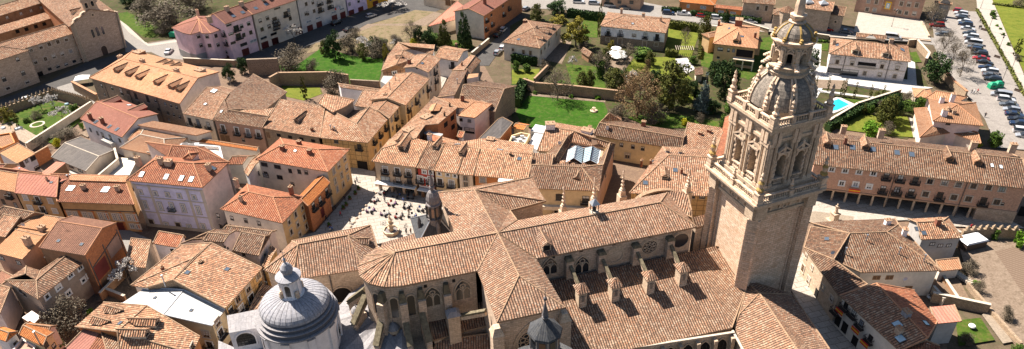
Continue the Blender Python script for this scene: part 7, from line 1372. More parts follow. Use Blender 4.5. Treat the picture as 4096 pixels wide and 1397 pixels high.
T_ = '''golden c 320 232 80 155 beside the cream garden house|golden c 235 118 75 100 at the hedge behind the cream garden house|olive c 125 102 18 70 at the street corner by the zebra crossing|ever c 228 75 0 110 at the top edge beside the street hedge|cypress c 437 185 2 30 towering left of the stone villa|cypress c 303 76 48 14 tiny beside the upper hedge
golden c 497 256 200 46 at the left foot of the stone villa|bare c 575 330 215 110 beside the white parasols|bare c 440 392 240 110 left of the gravel terrace|bush c 443 392 290 60 wrapped round the trunk left of the gravel terrace|blossom c 302 342 280 52 near the garden hut|olive c 352 442 360 66 alone on the garden lawn|bare c 230 506 330 150 casting its shadow on the vivid lawn|olive c 512 452 340 105 at the end of the long garden wall
rust c 628 592 352 215 in the middle of the gardens|blossom c 602 430 350 76 behind the big rusty tree|olive c 790 548 300 180 broad and tall in the middle of the gardens|blue c 955 562 342 105 beside the bell tower gardens|ever c 1060 492 292 135 below the ochre villa|rust c 676 376 295 34 thin and upright on the villa lawn|bush c 910 325 275 44 beside the blue patio|olive c 965 215 75 75 tall between the two villas|conifer c 1072 112 22 46 beside the upper street|bare c 868 238 130 60 gnarled and leaning behind the stone villa
bush c 655 295 235 115 wide in front of the stone villa|scrub c 700 612 520 120 low on the lower garden lawn|scrub c 940 615 565 45 small near the tower side house|yellow c 868 628 592 38 in the lower garden|bush c 1055 640 570 50 by the tower side house|bush c 75 362 315 50 under the cream garden house|bush c 20 362 300 45 at the corner of the cream garden house|scrub c 160 345 300 60 beside the thin wall|scrub c 540 600 520 90 at the edge of the vivid lawn|bush c 82 640 590 20 narrow beside the white canopy|fresh c 430 500 478 30 at the foot of the long dark wall|fresh c 297 492 474 26 small under the long dark wall|bush c 115 474 456 26 small at the end of the long dark wall|scrub c 365 250 200 60 behind the garden hut
ever c 1000 570 500 90 low and dark under the blue green spruce|bush c 1085 560 510 70 dark beside the bell tower|conifer b 1050 238 -5 100 tallest by the brick apartments|conifer_olive b 948 232 60 95 beside the tallest conifer|ever b 400 298 155 90 dark on the vivid lawn edge|scrub b 178 345 218 150 large behind the tall garden wall|scrub b 290 358 290 66 small behind the tall garden wall|blossom b 197 222 118 86 in front of the beige apartments|blossom b 550 268 182 90 among the brown shrubs above the lawn
scrub b 480 262 160 110 between the lawn and the waste ground|blossom b 685 52 -5 130 at the top edge by the apartments|bare b 780 218 98 95 on the waste ground|ever b 822 218 130 60 beside the low workshop|yellow b 800 222 190 50 under the dark trees by the workshop|cypress b 248 497 378 44 on the small walled lawn|scrub b 395 475 352 120 behind the small walled lawn|golden b 655 300 218 44 at the corner of the top old house|scrub b 610 285 190 110 above the vivid lawn|bush b 640 250 190 60 above the vivid lawn corner|scrub b 705 235 175 70 right of the lawn shrubs|blossom b 700 240 195 50 small beside the top old house|bush b 880 215 165 90 behind the old top houses|scrub b 500 180 135 60 on the edge of the waste ground
ever a 1160 410 320 66 first beside the dormered hotel|ever a 1228 370 285 66 second beside the dormered hotel|scrub a 870 130 -10 230 huge on the slope left of the pink apartments|scrub a 760 60 -40 150 at the top edge of the slope|scrub a 980 60 -60 160 behind the pink apartments|ever a 660 30 -30 90 at the top edge above the bright grass|scrub a 830 165 110 90 low near the pink apartments|blossom a 215 560 480 80 left one inside the crenellated wall|blossom a 275 545 470 84 middle one inside the crenellated wall|blossom a 320 610 535 90 nearest to the ochre garden wall|yellow a 294 735 694 40 clipped against the ochre garden wall
conifer a 243 680 612 40 dark on the left garden lawn|golden a 40 610 535 90 at the left corner of the crenellated wall|cypress a 92 640 555 26 first in the left garden|cypress a 62 650 590 22 second in the left garden|bare a 215 745 680 80 against the ochre garden wall|scrub a 350 690 640 110 reddish behind the ochre garden wall|bush a 375 560 520 50 near the blossoms|fresh a 415 650 610 22 at the end of the ochre garden wall|scrub a 180 600 560 50 small beside the pale garden paths|bush a 305 690 668 30 dark by the yellow bush|bush a 140 620 590 36 small in the left garden
scrub e 340 775 632 200 big dark one beside the old hipped roof|blossom e 655 568 432 140 over the ruined yard|fresh e 458 705 678 36 in the ruined yard|fresh e 310 870 820 44 in the bottom left corner|bush e 580 680 655 40 small near the ruined wall|ever d 830 415 272 135 spreading cedar beside the mansion terrace|bare d 872 280 145 100 first in the car park planting|bare d 918 338 185 80 second in the car park planting|bare d 962 390 220 100 third in the car park planting|bare d 812 142 5 110 at the gateway corner
olive d 590 625 480 110 round in the lower garden|fresh d 520 692 605 100 pale behind the arcade roof|scrub d 590 672 610 60 behind the arcade roof|cypress d 378 482 388 22 first on the mansion walk|cypress d 364 482 398 18 second on the mansion walk|cypress d 297 462 385 16 third on the mansion walk|cypress d 432 492 408 22 fourth on the mansion walk|cypress d 508 502 418 20 fifth on the mansion walk|cypress d 577 480 425 20 sixth on the mansion walk|cypress d 234 455 378 18 beside the tower on the mansion walk|cypress d 478 578 515 34 stout near the pool wall|bush d 510 575 520 34 on a stem near the pool wall
scrub d 690 512 455 60 reddish by the pavilion|olive d 545 490 458 30 low on the mansion walk|ever d 215 362 250 70 behind the bell tower lantern|cypress d 1240 282 188 44 on the riverside lawn|bush d 1130 740 650 70 beside the orange roofed villa|yellow d 1050 735 710 36 at the corner of the orange roofed villa|bush d 1128 82 48 34 first on the riverside lawn|bush d 1132 98 76 24 second on the riverside lawn|fresh d 1147 135 120 16 third on the riverside lawn|fresh d 1165 150 136 16 fourth on the riverside lawn|bush d 1178 180 162 18 fifth on the riverside lawn|bush d 1206 232 210 22 sixth on the riverside lawn|scrub d 1248 308 272 36 seventh on the riverside lawn|scrub d 1250 32 -10 60 pinkish at the top right corner
bush d 760 545 480 60 beside the pavilion|bush d 700 560 500 60 left of the pavilion|bush d 655 575 500 60 in the rock garden|scrub d 560 545 500 60 at the pool wall|ever d 340 640 590 50 at the end of the pool hedge|fresh h 1262 372 275 70 by the field corner|scrub h 995 492 430 80 at the courtyard edge|yellow h 1070 362 328 30 beside the white plastic shelter|scrub h 1185 735 665 60 by the field wall|scrub h 992 862 795 60 on the little lawn|bush h 1130 330 270 40 climbing the crenellated wall|bush h 1245 890 850 50 at the bottom right corner|olive c 858 500 395 95 right of the broad central tree|ever c 905 480 400 60 behind the blue green spruce|ever c 715 470 345 90 left of the broad central tree|olive c 470 340 240 70 beside the gravel terrace|ever c 555 420 345 70 between the parasols and the blossom|bush c 250 445 400 60 on the garden lawn left|olive c 690 330 255 60 on the stone villa lawn|ever c 1010 420 300 80 between the spruce and the ochre villa|ever b 600 270 185 80 among the brown shrubs|olive b 540 300 215 60 at the lawn edge under the blossom|olive b 350 275 200 60 left of the dark lawn edge tree|ever b 870 235 140 70 behind the low workshop|olive c 390 445 350 60 right of the lone lawn tree|ever c 1110 520 420 70 against the bell tower|ever d 620 600 470 70 in the rock garden|olive d 560 610 500 60 in the lower garden left|scrub h 1045 590 530 60 beside the firewood stack|fresh h 1040 560 530 36 beside the rubble wall'''
for l in T_.split('\n'):
    for it in l.split('|'):
        a = it.split(); tree(a[0], a[1], float(a[2]), float(a[3]), float(a[4]), float(a[5]), ' '.join(a[6:]))
def hedge(pts, h, w_, label, mat='leaf_dark', dens=26):
    L = [P(s) for s in pts.split()]; V = []; F = []; e = empty('hedge', L[0], label, 'hedge'); m = M()
    for a, b in zip(L, L[1:]):
        u = (b-a).normalized(); n = Vector((-u.y, u.x, 0)); m.box((a+b)/2, u, n, (b-a).length, w_*.8, 0, h*.92, mat)
        for _ in range(int((b-a).length*(w_+2*h)*dens/2)):
            t = R.random(); q = R.random()*(w_+2*h); o = -w_/2 if q < h else w_/2 if q > h+w_ else R.uniform(-w_/2, w_/2); z = R.uniform(0, h) if abs(o) == w_/2 else h
            p = a.lerp(b, t)+n*(o+R.gauss(0, .08))+Z3*(z+R.gauss(0, .08)); x = Vector((R.gauss(0, 1), R.gauss(0, 1), R.gauss(0, 1))).normalized(); y = x.cross(Vector((R.gauss(0, 1), R.gauss(0, 1), R.gauss(0, 1)))).normalized(); s = R.uniform(.1, .24); i = len(V)
            V += [p-x*s-y*s-L[0], p+x*s-y*s-L[0], p+x*s+y*s-L[0], p-x*s+y*s-L[0]]; F.append((i, i+1, i+2, i+3))
    me = quickmesh('foliage', V, F, [mat]); o = bpy.data.objects.new('foliage', me); COL.objects.link(o); o.parent = e; m.build('hedge_core', e, e.location)
hedge('c0,312 c130,328', 3.0, 2.0, 'dark clipped hedge before the cream garden house'); hedge('c280,84 c462,108', 3.0, 2.0, 'tall dark hedge behind the golden trees'); hedge('c790,140 c935,158', 2.6, 2.4, 'olive topped hedge right of the stone villa', 'leaf_olive'); hedge('c768,280 c832,285', 2.2, 2.0, 'short clipped hedge beside the pergola', 'leaf_olive'); hedge('c895,76 c1250,118', 1.8, 1.6, 'long dark hedge before the orange cottages'); hedge('c750,55 c850,62', 1.6, 1.4, 'dark hedge at the street junction')
hedge('c25,540 c45,470 c60,440', 3.0, 2.4, 'ivy covered wall in shade at the lawn edge'); hedge('d295,660 d480,560 d650,500', 2.2, 1.6, 'dark hedge along the diagonal pool wall'); hedge('d1047,55 d1290,492', .9, .7, 'long low hedge between the car park and the promenade', 'leaf_olive', 16); hedge('d1125,25 d1300,48', .8, 1.2, 'low hedge across the top of the riverside lawn', 'leaf_olive'); hedge('c940,300 c948,215', 1.6, .8, 'thin fence hedge between the two villas', 'leaf_olive'); hedge('c870,420 c1000,560', 1.6, 1.4, 'dark hedge below the garden shed'); hedge('d200,205 d300,212', .8, 1.6, 'low hedge on the mansion boundary', 'leaf_bush')
# ================================================================ cars
def paint(n, c, met=.3):
    m, nt, b = newmat(n, .25, .5); b.inputs['Base Color'].default_value = (*c, 1); b.inputs['Metallic'].default_value = met; b.inputs['Coat Weight'].default_value = .6
for n_, c_ in dict(white=(.62, .62, .62), black=(.012, .013, .016), grey=(.12, .13, .14), silver=(.34, .35, .37), red=(.42, .008, .008), blue=(.015, .03, .07)).items(): paint('paint_'+n_, c_)
def carmesh(kd):
    """stations along the length: x, half width, belt height, roof height, roof half width"""
    ST = dict(hatch=[(-2.0, .70, .62, .62, .6), (-1.9, .82, .80, .82, .6), (-1.6, .87, .90, 1.38, .62), (-.2, .88, .92, 1.46, .64), (.35, .88, .90, 1.40, .62), (1.1, .87, .88, .90, .6), (1.85, .80, .68, .68, .55), (2.05, .68, .5, .5, .5)],
      sedan=[(-2.3, .68, .68, .68, .6), (-2.15, .82, .86, .88, .6), (-1.5, .87, .93, .97, .62), (-.9, .88, .94, 1.38, .60), (.2, .88, .92, 1.42, .62), (1.0, .87, .90, .92, .6), (2.0, .80, .68, .69, .55), (2.25, .68, .5, .5, .5)],
      suv=[(-2.2, .74, .75, .75, .6), (-2.15, .88, .95, 1.0, .62), (-1.85, .92, 1.02, 1.60, .66), (-.2, .93, 1.04, 1.68, .68), (.45, .93, 1.02, 1.60, .66), (1.15, .92, 1.0, 1.02, .64), (2.05, .86, .86, .86, .6), (2.25, .74, .55, .55, .5)],
      van=[(-2.45, .86, .9, 1.0, .7), (-2.4, .93, 1.05, 1.80, .80), (-.2, .94, 1.08, 1.92, .82), (1.0, .94, 1.05, 1.80, .76), (1.7, .92, 1.0, 1.05, .7), (2.3, .84, .8, .8, .6), (2.45, .75, .55, .55, .5)],
      pickup=[(-2.6, .85, .95, .95, .8), (-2.55, .90, 1.0, 1.0, .8), (-1.0, .90, 1.0, 1.02, .75), (-.75, .90, 1.02, 1.68, .66), (.4, .90, 1.02, 1.72, .68), (1.1, .90, 1.0, 1.02, .64), (2.3, .85, .86, .86, .6), (2.5, .74, .55, .55, .5)])[kd]
    m = M(); g = M(); zb = .28
    for i in range(len(ST)-1):
        (x0, w0, b0, r0, q0), (x1, w1, b1, r1, q1) = ST[i], ST[i+1]
        for s in (-1, 1):
            f = [Vector((x0, s*w0*.94, zb)), Vector((x1, s*w1*.94, zb)), Vector((x1, s*w1, b1*.75)), Vector((x0, s*w0, b0*.75))]; m.face(f if s < 0 else f[::-1], 'paint_white')
            f = [Vector((x0, s*w0, b0*.75)), Vector((x1, s*w1, b1*.75)), Vector((x1, s*w1*.97, b1)), Vector((x0, s*w0*.97, b0))]; m.face(f if s < 0 else f[::-1], 'paint_white')
            tall = max(r0-b0, r1-b1) > .15
            f = [Vector((x0, s*w0*.97, b0)), Vector((x1, s*w1*.97, b1)), Vector((x1, s*q1, r1)), Vector((x0, s*q0, r0))]
            if tall and min(r0-b0, r1-b1) > .3 or (tall and kd != 'pickup'): g.face(f if s < 0 else f[::-1], 'glass'); 
            else: m.face(f if s < 0 else f[::-1], 'paint_white')
        f = [Vector((x0, -q0, r0)), Vector((x1, -q1, r1)), Vector((x1, q1, r1)), Vector((x0, q0, r0))]
        slope = abs((r1-r0)/(x1-x0)); (g if slope > .33 and max(r0-b0, r1-b1) > .25 else m).face(f, 'glass' if slope > .33 and max(r0-b0, r1-b1) > .25 else 'paint_white')
    for i in (0, -1): x, w_, b, r, q_ = ST[i]; f = [Vector((x, -w_*.94, zb)), Vector((x, w_*.94, zb)), Vector((x, w_, b*.75)), Vector((x, q_, r)), Vector((x, -q_, r)), Vector((x, -w_, b*.75))]; m.face(f if i else f[::-1], 'paint_white')
    if kd == 'pickup': m.face([Vector((-2.45, -.72, 1.03)), Vector((-1.05, -.72, 1.03)), Vector((-1.05, .72, 1.03)), Vector((-2.45, .72, 1.03))], 'iron')
    L = ST[-1][0]; B_ = ST[0][0]; out = {}
    for nm, mm in (('body', m), ('windows', g)): o = mm.build(nm, smooth=False); out[nm] = o.data; bpy.data.objects.remove(o)
    w1 = M(); w1.tube((0, -.1, 0), (0, .1, 0), .32, .32, 'tyre', 12); w1.tube((0, -.11, 0), (0, .11, 0), .19, .19, 'rim', 8); o = w1.build('wheel'); out['wheel'] = o.data; bpy.data.objects.remove(o)
    for nm, mt in (('headlight', 'headlight'), ('taillight', 'taillight')): l = M(); lbox(l, -.06, .06, -.18, .18, -.08, .08, mt); o = l.build(nm); out[nm] = o.data; bpy.data.objects.remove(o)
    return out, ST[-2][0]-.05, ST[1][0]+.02, ST[-2][2]
CM = {}
def car(kd, col, fr, x, y, hx, hy, where, g=None, name='parked_car'):
    if kd not in CM: CM[kd] = carmesh(kd)
    me, fx, bx, hz = CM[kd]; B = P('%s%s,%s' % (fr, x, y+4), .06); H_ = P('%s%s,%s' % (fr, x+hx, y+4+hy), .06); a = atan2(H_.y-B.y, H_.x-B.x)
    e = empty(name, B, '%s %s %s' % (col, dict(hatch='hatchback', sedan='saloon car', suv='sport utility car', van='van', pickup='pickup truck')[kd], where), {'van': 'van', 'pickup': 'pickup'}.get(kd, 'car'), g); e.rotation_euler.z = a; e.scale = (1.04, 1.04, 1.04)
    def add(nm, loc=(0, 0, 0)): o = bpy.data.objects.new(nm, me[nm]); COL.objects.link(o); o.parent = e; o.location = loc; return o
    b = add('body'); b.material_slots[0].link = 'OBJECT'; b.material_slots[0].material = MATS['paint_'+{'dark blue': 'blue'}.get(col, col)]; add('windows')
    for sx in (fx-.45, bx+.5):
        for sy in (-.82, .82): add('wheel', (sx, sy, .32))
    for sy in (-.58, .58): add('headlight', (fx+.02, sy, hz*.88)); add('taillight', (bx-.03, sy, .8))
row_ = [(960, 57, 'hatch', 'red'), (967, 72, 'suv', 'white'), (972, 85, 'hatch', 'silver'), (978, 98, 'hatch', 'black'), (985, 111, 'hatch', 'white'), (990, 126, 'suv', 'dark blue'), (1003, 148, 'sedan', 'white'), (1010, 172, 'hatch', 'black'), (1018, 188, 'suv', 'white'), (1020, 203, 'hatch', 'grey'), (1027, 220, 'van', 'white'), (1037, 243, 'suv', 'grey'), (1056, 258, 'suv', 'dark blue'), (1062, 275, 'suv', 'black'), (1067, 297, 'sedan', 'red'), (1087, 318, 'sedan', 'black'), (1097, 344, 'sedan', 'dark blue'), (1112, 364, 'suv', 'white'), (1118, 385, 'sedan', 'grey'), (1127, 404, 'suv', 'black'),
  (1166, 482, 'van', 'silver'), (1193, 506, 'suv', 'white'), (1207, 531, 'sedan', 'grey'), (1222, 556, 'hatch', 'silver'), (1237, 581, 'sedan', 'dark blue'), (1250, 605, 'sedan', 'black'), (1260, 629, 'suv', 'dark blue'), (1277, 665, 'suv', 'white'), (1288, 688, 'hatch', 'silver')]
ords = 'first second third fourth fifth sixth seventh eighth ninth tenth eleventh twelfth thirteenth fourteenth fifteenth sixteenth seventeenth eighteenth nineteenth twentieth'.split()
for i, (x, y, kd, c_) in enumerate(row_):
    car(kd, c_, 'd', x, y, -40 if i % 3 else 40, -6 if i % 3 else 6, ('%s in the long row above the green containers' % ords[i]) if i < 20 else ('%s in the row below the green containers' % ords[i-20]), 'cars in the promenade car park')
SC = [('suv', 'red', 'd', 292, 150, 60, 6, 'beside the stone museum wall'), ('hatch', 'white', 'd', 236, 143, 60, 6, 'behind the tower lantern by the museum'), ('sedan', 'grey', 'd', 390, 163, 60, 8, 'at the corner of the pale square'), ('van', 'white', 'd', 627, 190, 60, 8, 'on the road behind the mansion'), ('suv', 'red', 'd', 848, 130, -50, -3, 'under the bare tree by the gateway'), ('hatch', 'black', 'd', 845, 106, -50, -3, 'behind the red one near the gateway'), ('hatch', 'grey', 'd', 873, 176, -50, -3, 'in the tree shade near the square'),
  ('suv', 'white', 'c', 335, 12, 60, 3, 'by the zebra crossing'), ('suv', 'silver', 'c', 413, 19, 60, 3, 'second along the upper street'), ('van', 'silver', 'c', 497, 30, 60, 5, 'third along the upper street'), ('sedan', 'grey', 'c', 567, 41, 60, 5, 'fourth along the upper street'), ('suv', 'dark blue', 'c', 785, 68, 60, 5, 'above the stone villa hedge'), ('pickup', 'white', 'c', 865, 72, 60, 5, 'before the orange cottages'), ('hatch', 'red', 'c', 953, 82, 60, 5, 'half hidden by the olive tree'), ('suv', 'white', 'c', 1028, 92, 60, 6, 'left of the small street conifer'), ('hatch', 'dark blue', 'c', 1117, 100, 60, 6, 'right of the small street conifer'), ('sedan', 'white', 'c', 1200, 110, 60, 7, 'in front of the stone church hall'),
  ('hatch', 'silver', 'c', 70, 46, 30, -18, 'at the top of the dark street'), ('hatch', 'white', 'b', 1243, 150, 22, -20, 'in front of the brick apartments'), ('suv', 'black', 'b', 1215, 176, 22, -20, 'below the white one at the brick apartments'), ('hatch', 'white', 'b', 1238, 242, 16, -26, 'at the gate of the cream garden house'), ('hatch', 'silver', 'b', 1214, 266, 20, -20, 'lowest in the dark street'), ('hatch', 'white', 'b', 580, 81, 50, -14, 'alone in the shade by the waste ground'), ('suv', 'black', 'b', 405, 118, 40, -16, 'by the garages of the grey apartment block'), ('sedan', 'black', 'b', 470, 150, 40, -16, 'in the shade near the lavender house'),
  ('sedan', 'white', 'a', 850, 260, 20, -22, 'parked beside the pink apartments'), ('hatch', 'white', 'a', 150, 503, 45, -8, 'in the shade by the crenellated wall'), ('hatch', 'black', 'a', 85, 526, 45, -8, 'in the shade left of the white one by the crenellated wall')]
for a in SC: car(*a)
for (x, y) in ((1122, 440), (1154, 434)):
    B = P('d%d,%d' % (x, y+6), .05); e = empty('recycling_container', B, ('left' if x < 1140 else 'right') + ' one of the two green recycling containers in the car park', 'container'); m = M(); m.box(B, Vector((1, 0, 0)), Vector((0, 1, 0)), 2.0, 1.6, .15, 1.5, 'plastic_green'); m.box(B, Vector((1, 0, 0)), Vector((0, 1, 0)), 2.0, 1.6, 1.5, 2.1, 'plastic_green', taper=.5); m.build('bin_body', e, B)
    m = M(); m.box(B+Vector((0, -.82, 0)), Vector((1, 0, 0)), Vector((0, 1, 0)), .5, .06, 1.0, 1.4, 'iron'); m.build('slot', e, B)
B = P('a873,185', .05); e = empty('dumpster', B, 'dark green waste container beside the pink apartments', 'container'); m = M(); m.box(B, Vector((1, 0, 0)), Vector((0, 1, 0)), 2.4, 1.4, .2, 1.6, 'plastic_green'); m.build('bin_body', e, B); m = M(); m.box(B, Vector((1, 0, 0)), Vector((0, 1, 0)), 2.5, 1.5, 1.6, 1.85, 'plastic_green', taper=.7); m.build('lid', e, B)

# ================================================================ people
for n_, c_ in dict(skin=(.45, .25, .16), cl_dark=(.02, .02, .028), cl_blue=(.05, .10, .28), cl_red=(.38, .02, .03), cl_white=(.55, .55, .54), cl_brown=(.16, .09, .05), cl_jeans=(.05, .08, .15), cl_purple=(.22, .08, .25), cl_grey=(.16, .16, .17), hair_d=(.03, .018, .01)).items(): plain(n_, c_, .9)
def figure(pose, top, leg):
    """one continuous skinned body: joints, radii; colours by height"""
    if pose == 'sit': J = dict(pel=(0, 0, .50), ch=(0, -.02, .85), nk=(0, -.01, 1.06), hd=(0, .03, 1.20), ht=(0, .03, 1.30), ls=(-.2, 0, 1.0), le=(-.26, .12, .78), lh=(-.12, .34, .76), rs=(.2, 0, 1.0), re=(.26, .12, .78), rh=(.12, .34, .74), lk=(-.12, .44, .50), lf=(-.12, .46, .08), lt=(-.12, .60, .05), rk=(.12, .44, .50), rf=(.14, .40, .08), rt=(.15, .54, .05), lhp=(-.1, .04, .5), rhp=(.1, .04, .5))
    else:
        s = .28 if pose == 'walk' else .05
        J = dict(pel=(0, 0, .92), ch=(0, .01, 1.25), nk=(0, .02, 1.46), hd=(0, .04, 1.60), ht=(0, .04, 1.70), ls=(-.2, 0, 1.40), le=(-.26, -s*.5, 1.12), lh=(-.25, s*.3+.05, .88), rs=(.2, 0, 1.40), re=(.26, s*.4, 1.13), rh=(.24, s*.9+.08, .92), lhp=(-.1, 0, .88), lk=(-.11, s*.6, .50), lf=(-.11, s*.9, .08), lt=(-.11, s*.9+.14, .05), rhp=(.1, 0, .88), rk=(.11, -s*.2, .50), rf=(.11, -s*1.1, .10), rt=(.11, -s*1.1+.13, .05))
    rr = dict(pel=.15, ch=.16, nk=.065, hd=.105, ht=.075, ls=.075, rs=.075, le=.05, re=.05, lh=.04, rh=.04, lhp=.11, rhp=.11, lk=.07, rk=.07, lf=.045, rf=.045, lt=.04, rt=.04)
    E_ = [('pel', 'ch'), ('ch', 'nk'), ('nk', 'hd'), ('hd', 'ht'), ('ch', 'ls'), ('ls', 'le'), ('le', 'lh'), ('ch', 'rs'), ('rs', 're'), ('re', 'rh'), ('pel', 'lhp'), ('lhp', 'lk'), ('lk', 'lf'), ('lf', 'lt'), ('pel', 'rhp'), ('rhp', 'rk'), ('rk', 'rf'), ('rf', 'rt')]
    ks = list(J); me = bpy.data.meshes.new('person'); me.from_pydata([J[k] for k in ks], [(ks.index(a), ks.index(b)) for a, b in E_], []); o = bpy.data.objects.new('person', me); COL.objects.link(o)
    md = o.modifiers.new('s', 'SKIN'); 
    for i, k in enumerate(ks): me.skin_vertices[0].data[i].radius = (rr[k], rr[k]*.85)
    me.skin_vertices[0].data[0].use_root = True; o.modifiers.new('u', 'SUBSURF').levels = 1; bpy.context.view_layer.update()
    n = bpy.data.meshes.new_from_object(o.evaluated_get(bpy.context.evaluated_depsgraph_get())); bpy.data.objects.remove(o)
    n.materials.clear()
    for k in ('skin', top, leg, 'hair_d'): n.materials.append(MATS[k])
    pz = J['pel'][2]; nz = J['nk'][2]
    for p in n.polygons:
        c = p.center; p.use_smooth = True; hand = (c-Vector(J['lh'])).length < .09 or (c-Vector(J['rh'])).length < .09
        p.material_index = 3 if c.z > J['hd'][2]+.05 or (c.z > nz+.08 and c.y < J['hd'][1]-.02) else 0 if c.z > nz-.02 or hand else 1 if (c.z > pz+.03 and (pose != 'sit' or c.y < .3 or c.z > .62)) else 2
    return n
FG = {}
def person(pose, top, leg, s, face, label, group=None, z=.05):
    k = (pose, top, leg)
    if k not in FG: FG[k] = figure(*k)
    o = bpy.data.objects.new('person', FG[k]); COL.objects.link(o); B = P(s, z) if isinstance(s, str) else Vector(s); o.location = B; o.rotation_euler.z = face; q = R.uniform(.95, 1.06); o.scale = (q, q, q); tag(o, label, 'person', group); return o
# ================================================================ plaza furniture
def tmesh(): m = M(); m.box((0, 0), Vector((1, 0, 0)), Vector((0, 1, 0)), .8, .8, .70, .74, 'table_grey', bottom=True); o = m.build('tabletop'); a = o.data; bpy.data.objects.remove(o); m = M(); m.tube((0, 0, .03), (0, 0, .7), .04, .04, 'metal'); m.box((0, 0), Vector((1, 0, 0)), Vector((0, 1, 0)), .5, .5, 0, .04, 'metal'); o = m.build('leg'); b = o.data; bpy.data.objects.remove(o); return a, b
def cmesh():
    m = M(); m.box((0, 0), Vector((1, 0, 0)), Vector((0, 1, 0)), .48, .46, .42, .46, 'cl_dark', bottom=True); o = m.build('seat'); a = o.data; bpy.data.objects.remove(o)
    m = M(); m.box((0, -.22), Vector((1, 0, 0)), Vector((0, 1, 0)), .46, .04, .46, .88, 'cl_dark'); o = m.build('backrest'); b = o.data; bpy.data.objects.remove(o); m = M(); m.tube((0, 0, 0), (0, 0, .42), .02, .02, 'metal', 4); o = m.build('leg'); c = o.data; bpy.data.objects.remove(o); return a, b, c
TM, CHM = tmesh(), cmesh()
def kid(me, nm, e, loc=(0, 0, 0)): o = bpy.data.objects.new(nm, me); COL.objects.link(o); o.parent = e; o.location = loc; return o
tabs = [('x498,122', 3, 'at the beige corner pillar'), ('x613,146', 2, 'in the shade before the arcade'), ('x425,190', 4, 'largest group left of the terrace'), ('x577,220', 3, 'in the middle of the terrace'), ('x737,162', 2, 'nearest the arcade pillars'), ('x392,278', 4, 'crowded on the left below the largest group'), ('x515,305', 3, 'just behind the fountain'), ('x635,327', 3, 'right of the fountain'), ('x705,243', 3, 'beside the standing waiter'), ('x828,267', 3, 'next to the slate turret'), ('x750,325', 2, 'at the foot of the slate roof'), ('x712,108', 1, 'deep under the arcade')]
tops = ['cl_dark', 'cl_blue', 'cl_red', 'cl_white', 'cl_brown', 'cl_purple', 'cl_grey', 'cl_dark']; cname = dict(cl_dark='black', cl_blue='blue', cl_red='red', cl_white='white', cl_brown='brown', cl_purple='purple', cl_grey='grey', cl_jeans='denim')
for s, n, wh in tabs:
    B = P(s, .05); e = empty('cafe_table', B, 'square white cafe table '+wh, 'table', 'cafe tables on the plaza'); rz = R.uniform(-.3, .3)+.4; e.rotation_euler.z = rz; kid(TM[0], 'tabletop', e); kid(TM[1], 'leg', e); sides = ['near', 'right', 'far', 'left']; pick = R.sample(range(4), n)
    for k in range(4):
        a = rz-pi/2+k*pi/2; p = B+Vector((cos(a), sin(a), 0))*(.85); c = empty('cafe_chair', p, 'dark chair, %s side of table %s' % (sides[k], wh), 'chair', 'cafe chairs on the plaza'); c.rotation_euler.z = a+pi/2; kid(CHM[0], 'seat', c); kid(CHM[1], 'backrest', c)
        for q in ((-.2, -.18), (.2, -.18), (-.2, .18), (.2, .18)): kid(CHM[2], 'leg', c, (q[0], q[1], 0))
        c.rotation_euler.z = atan2(B.y-p.y, B.x-p.x)-pi/2
        if k in pick: tp_ = R.choice(tops); person('sit', tp_, R.choice(('cl_dark', 'cl_jeans')), (p.x, p.y, .03), atan2(B.y-p.y, B.x-p.x)-pi/2, 'person in %s seated %s table %s' % (cname[tp_], {'near': 'in front of', 'far': 'behind'}.get(sides[k], sides[k]+' of'), wh), 'people seated on the plaza')
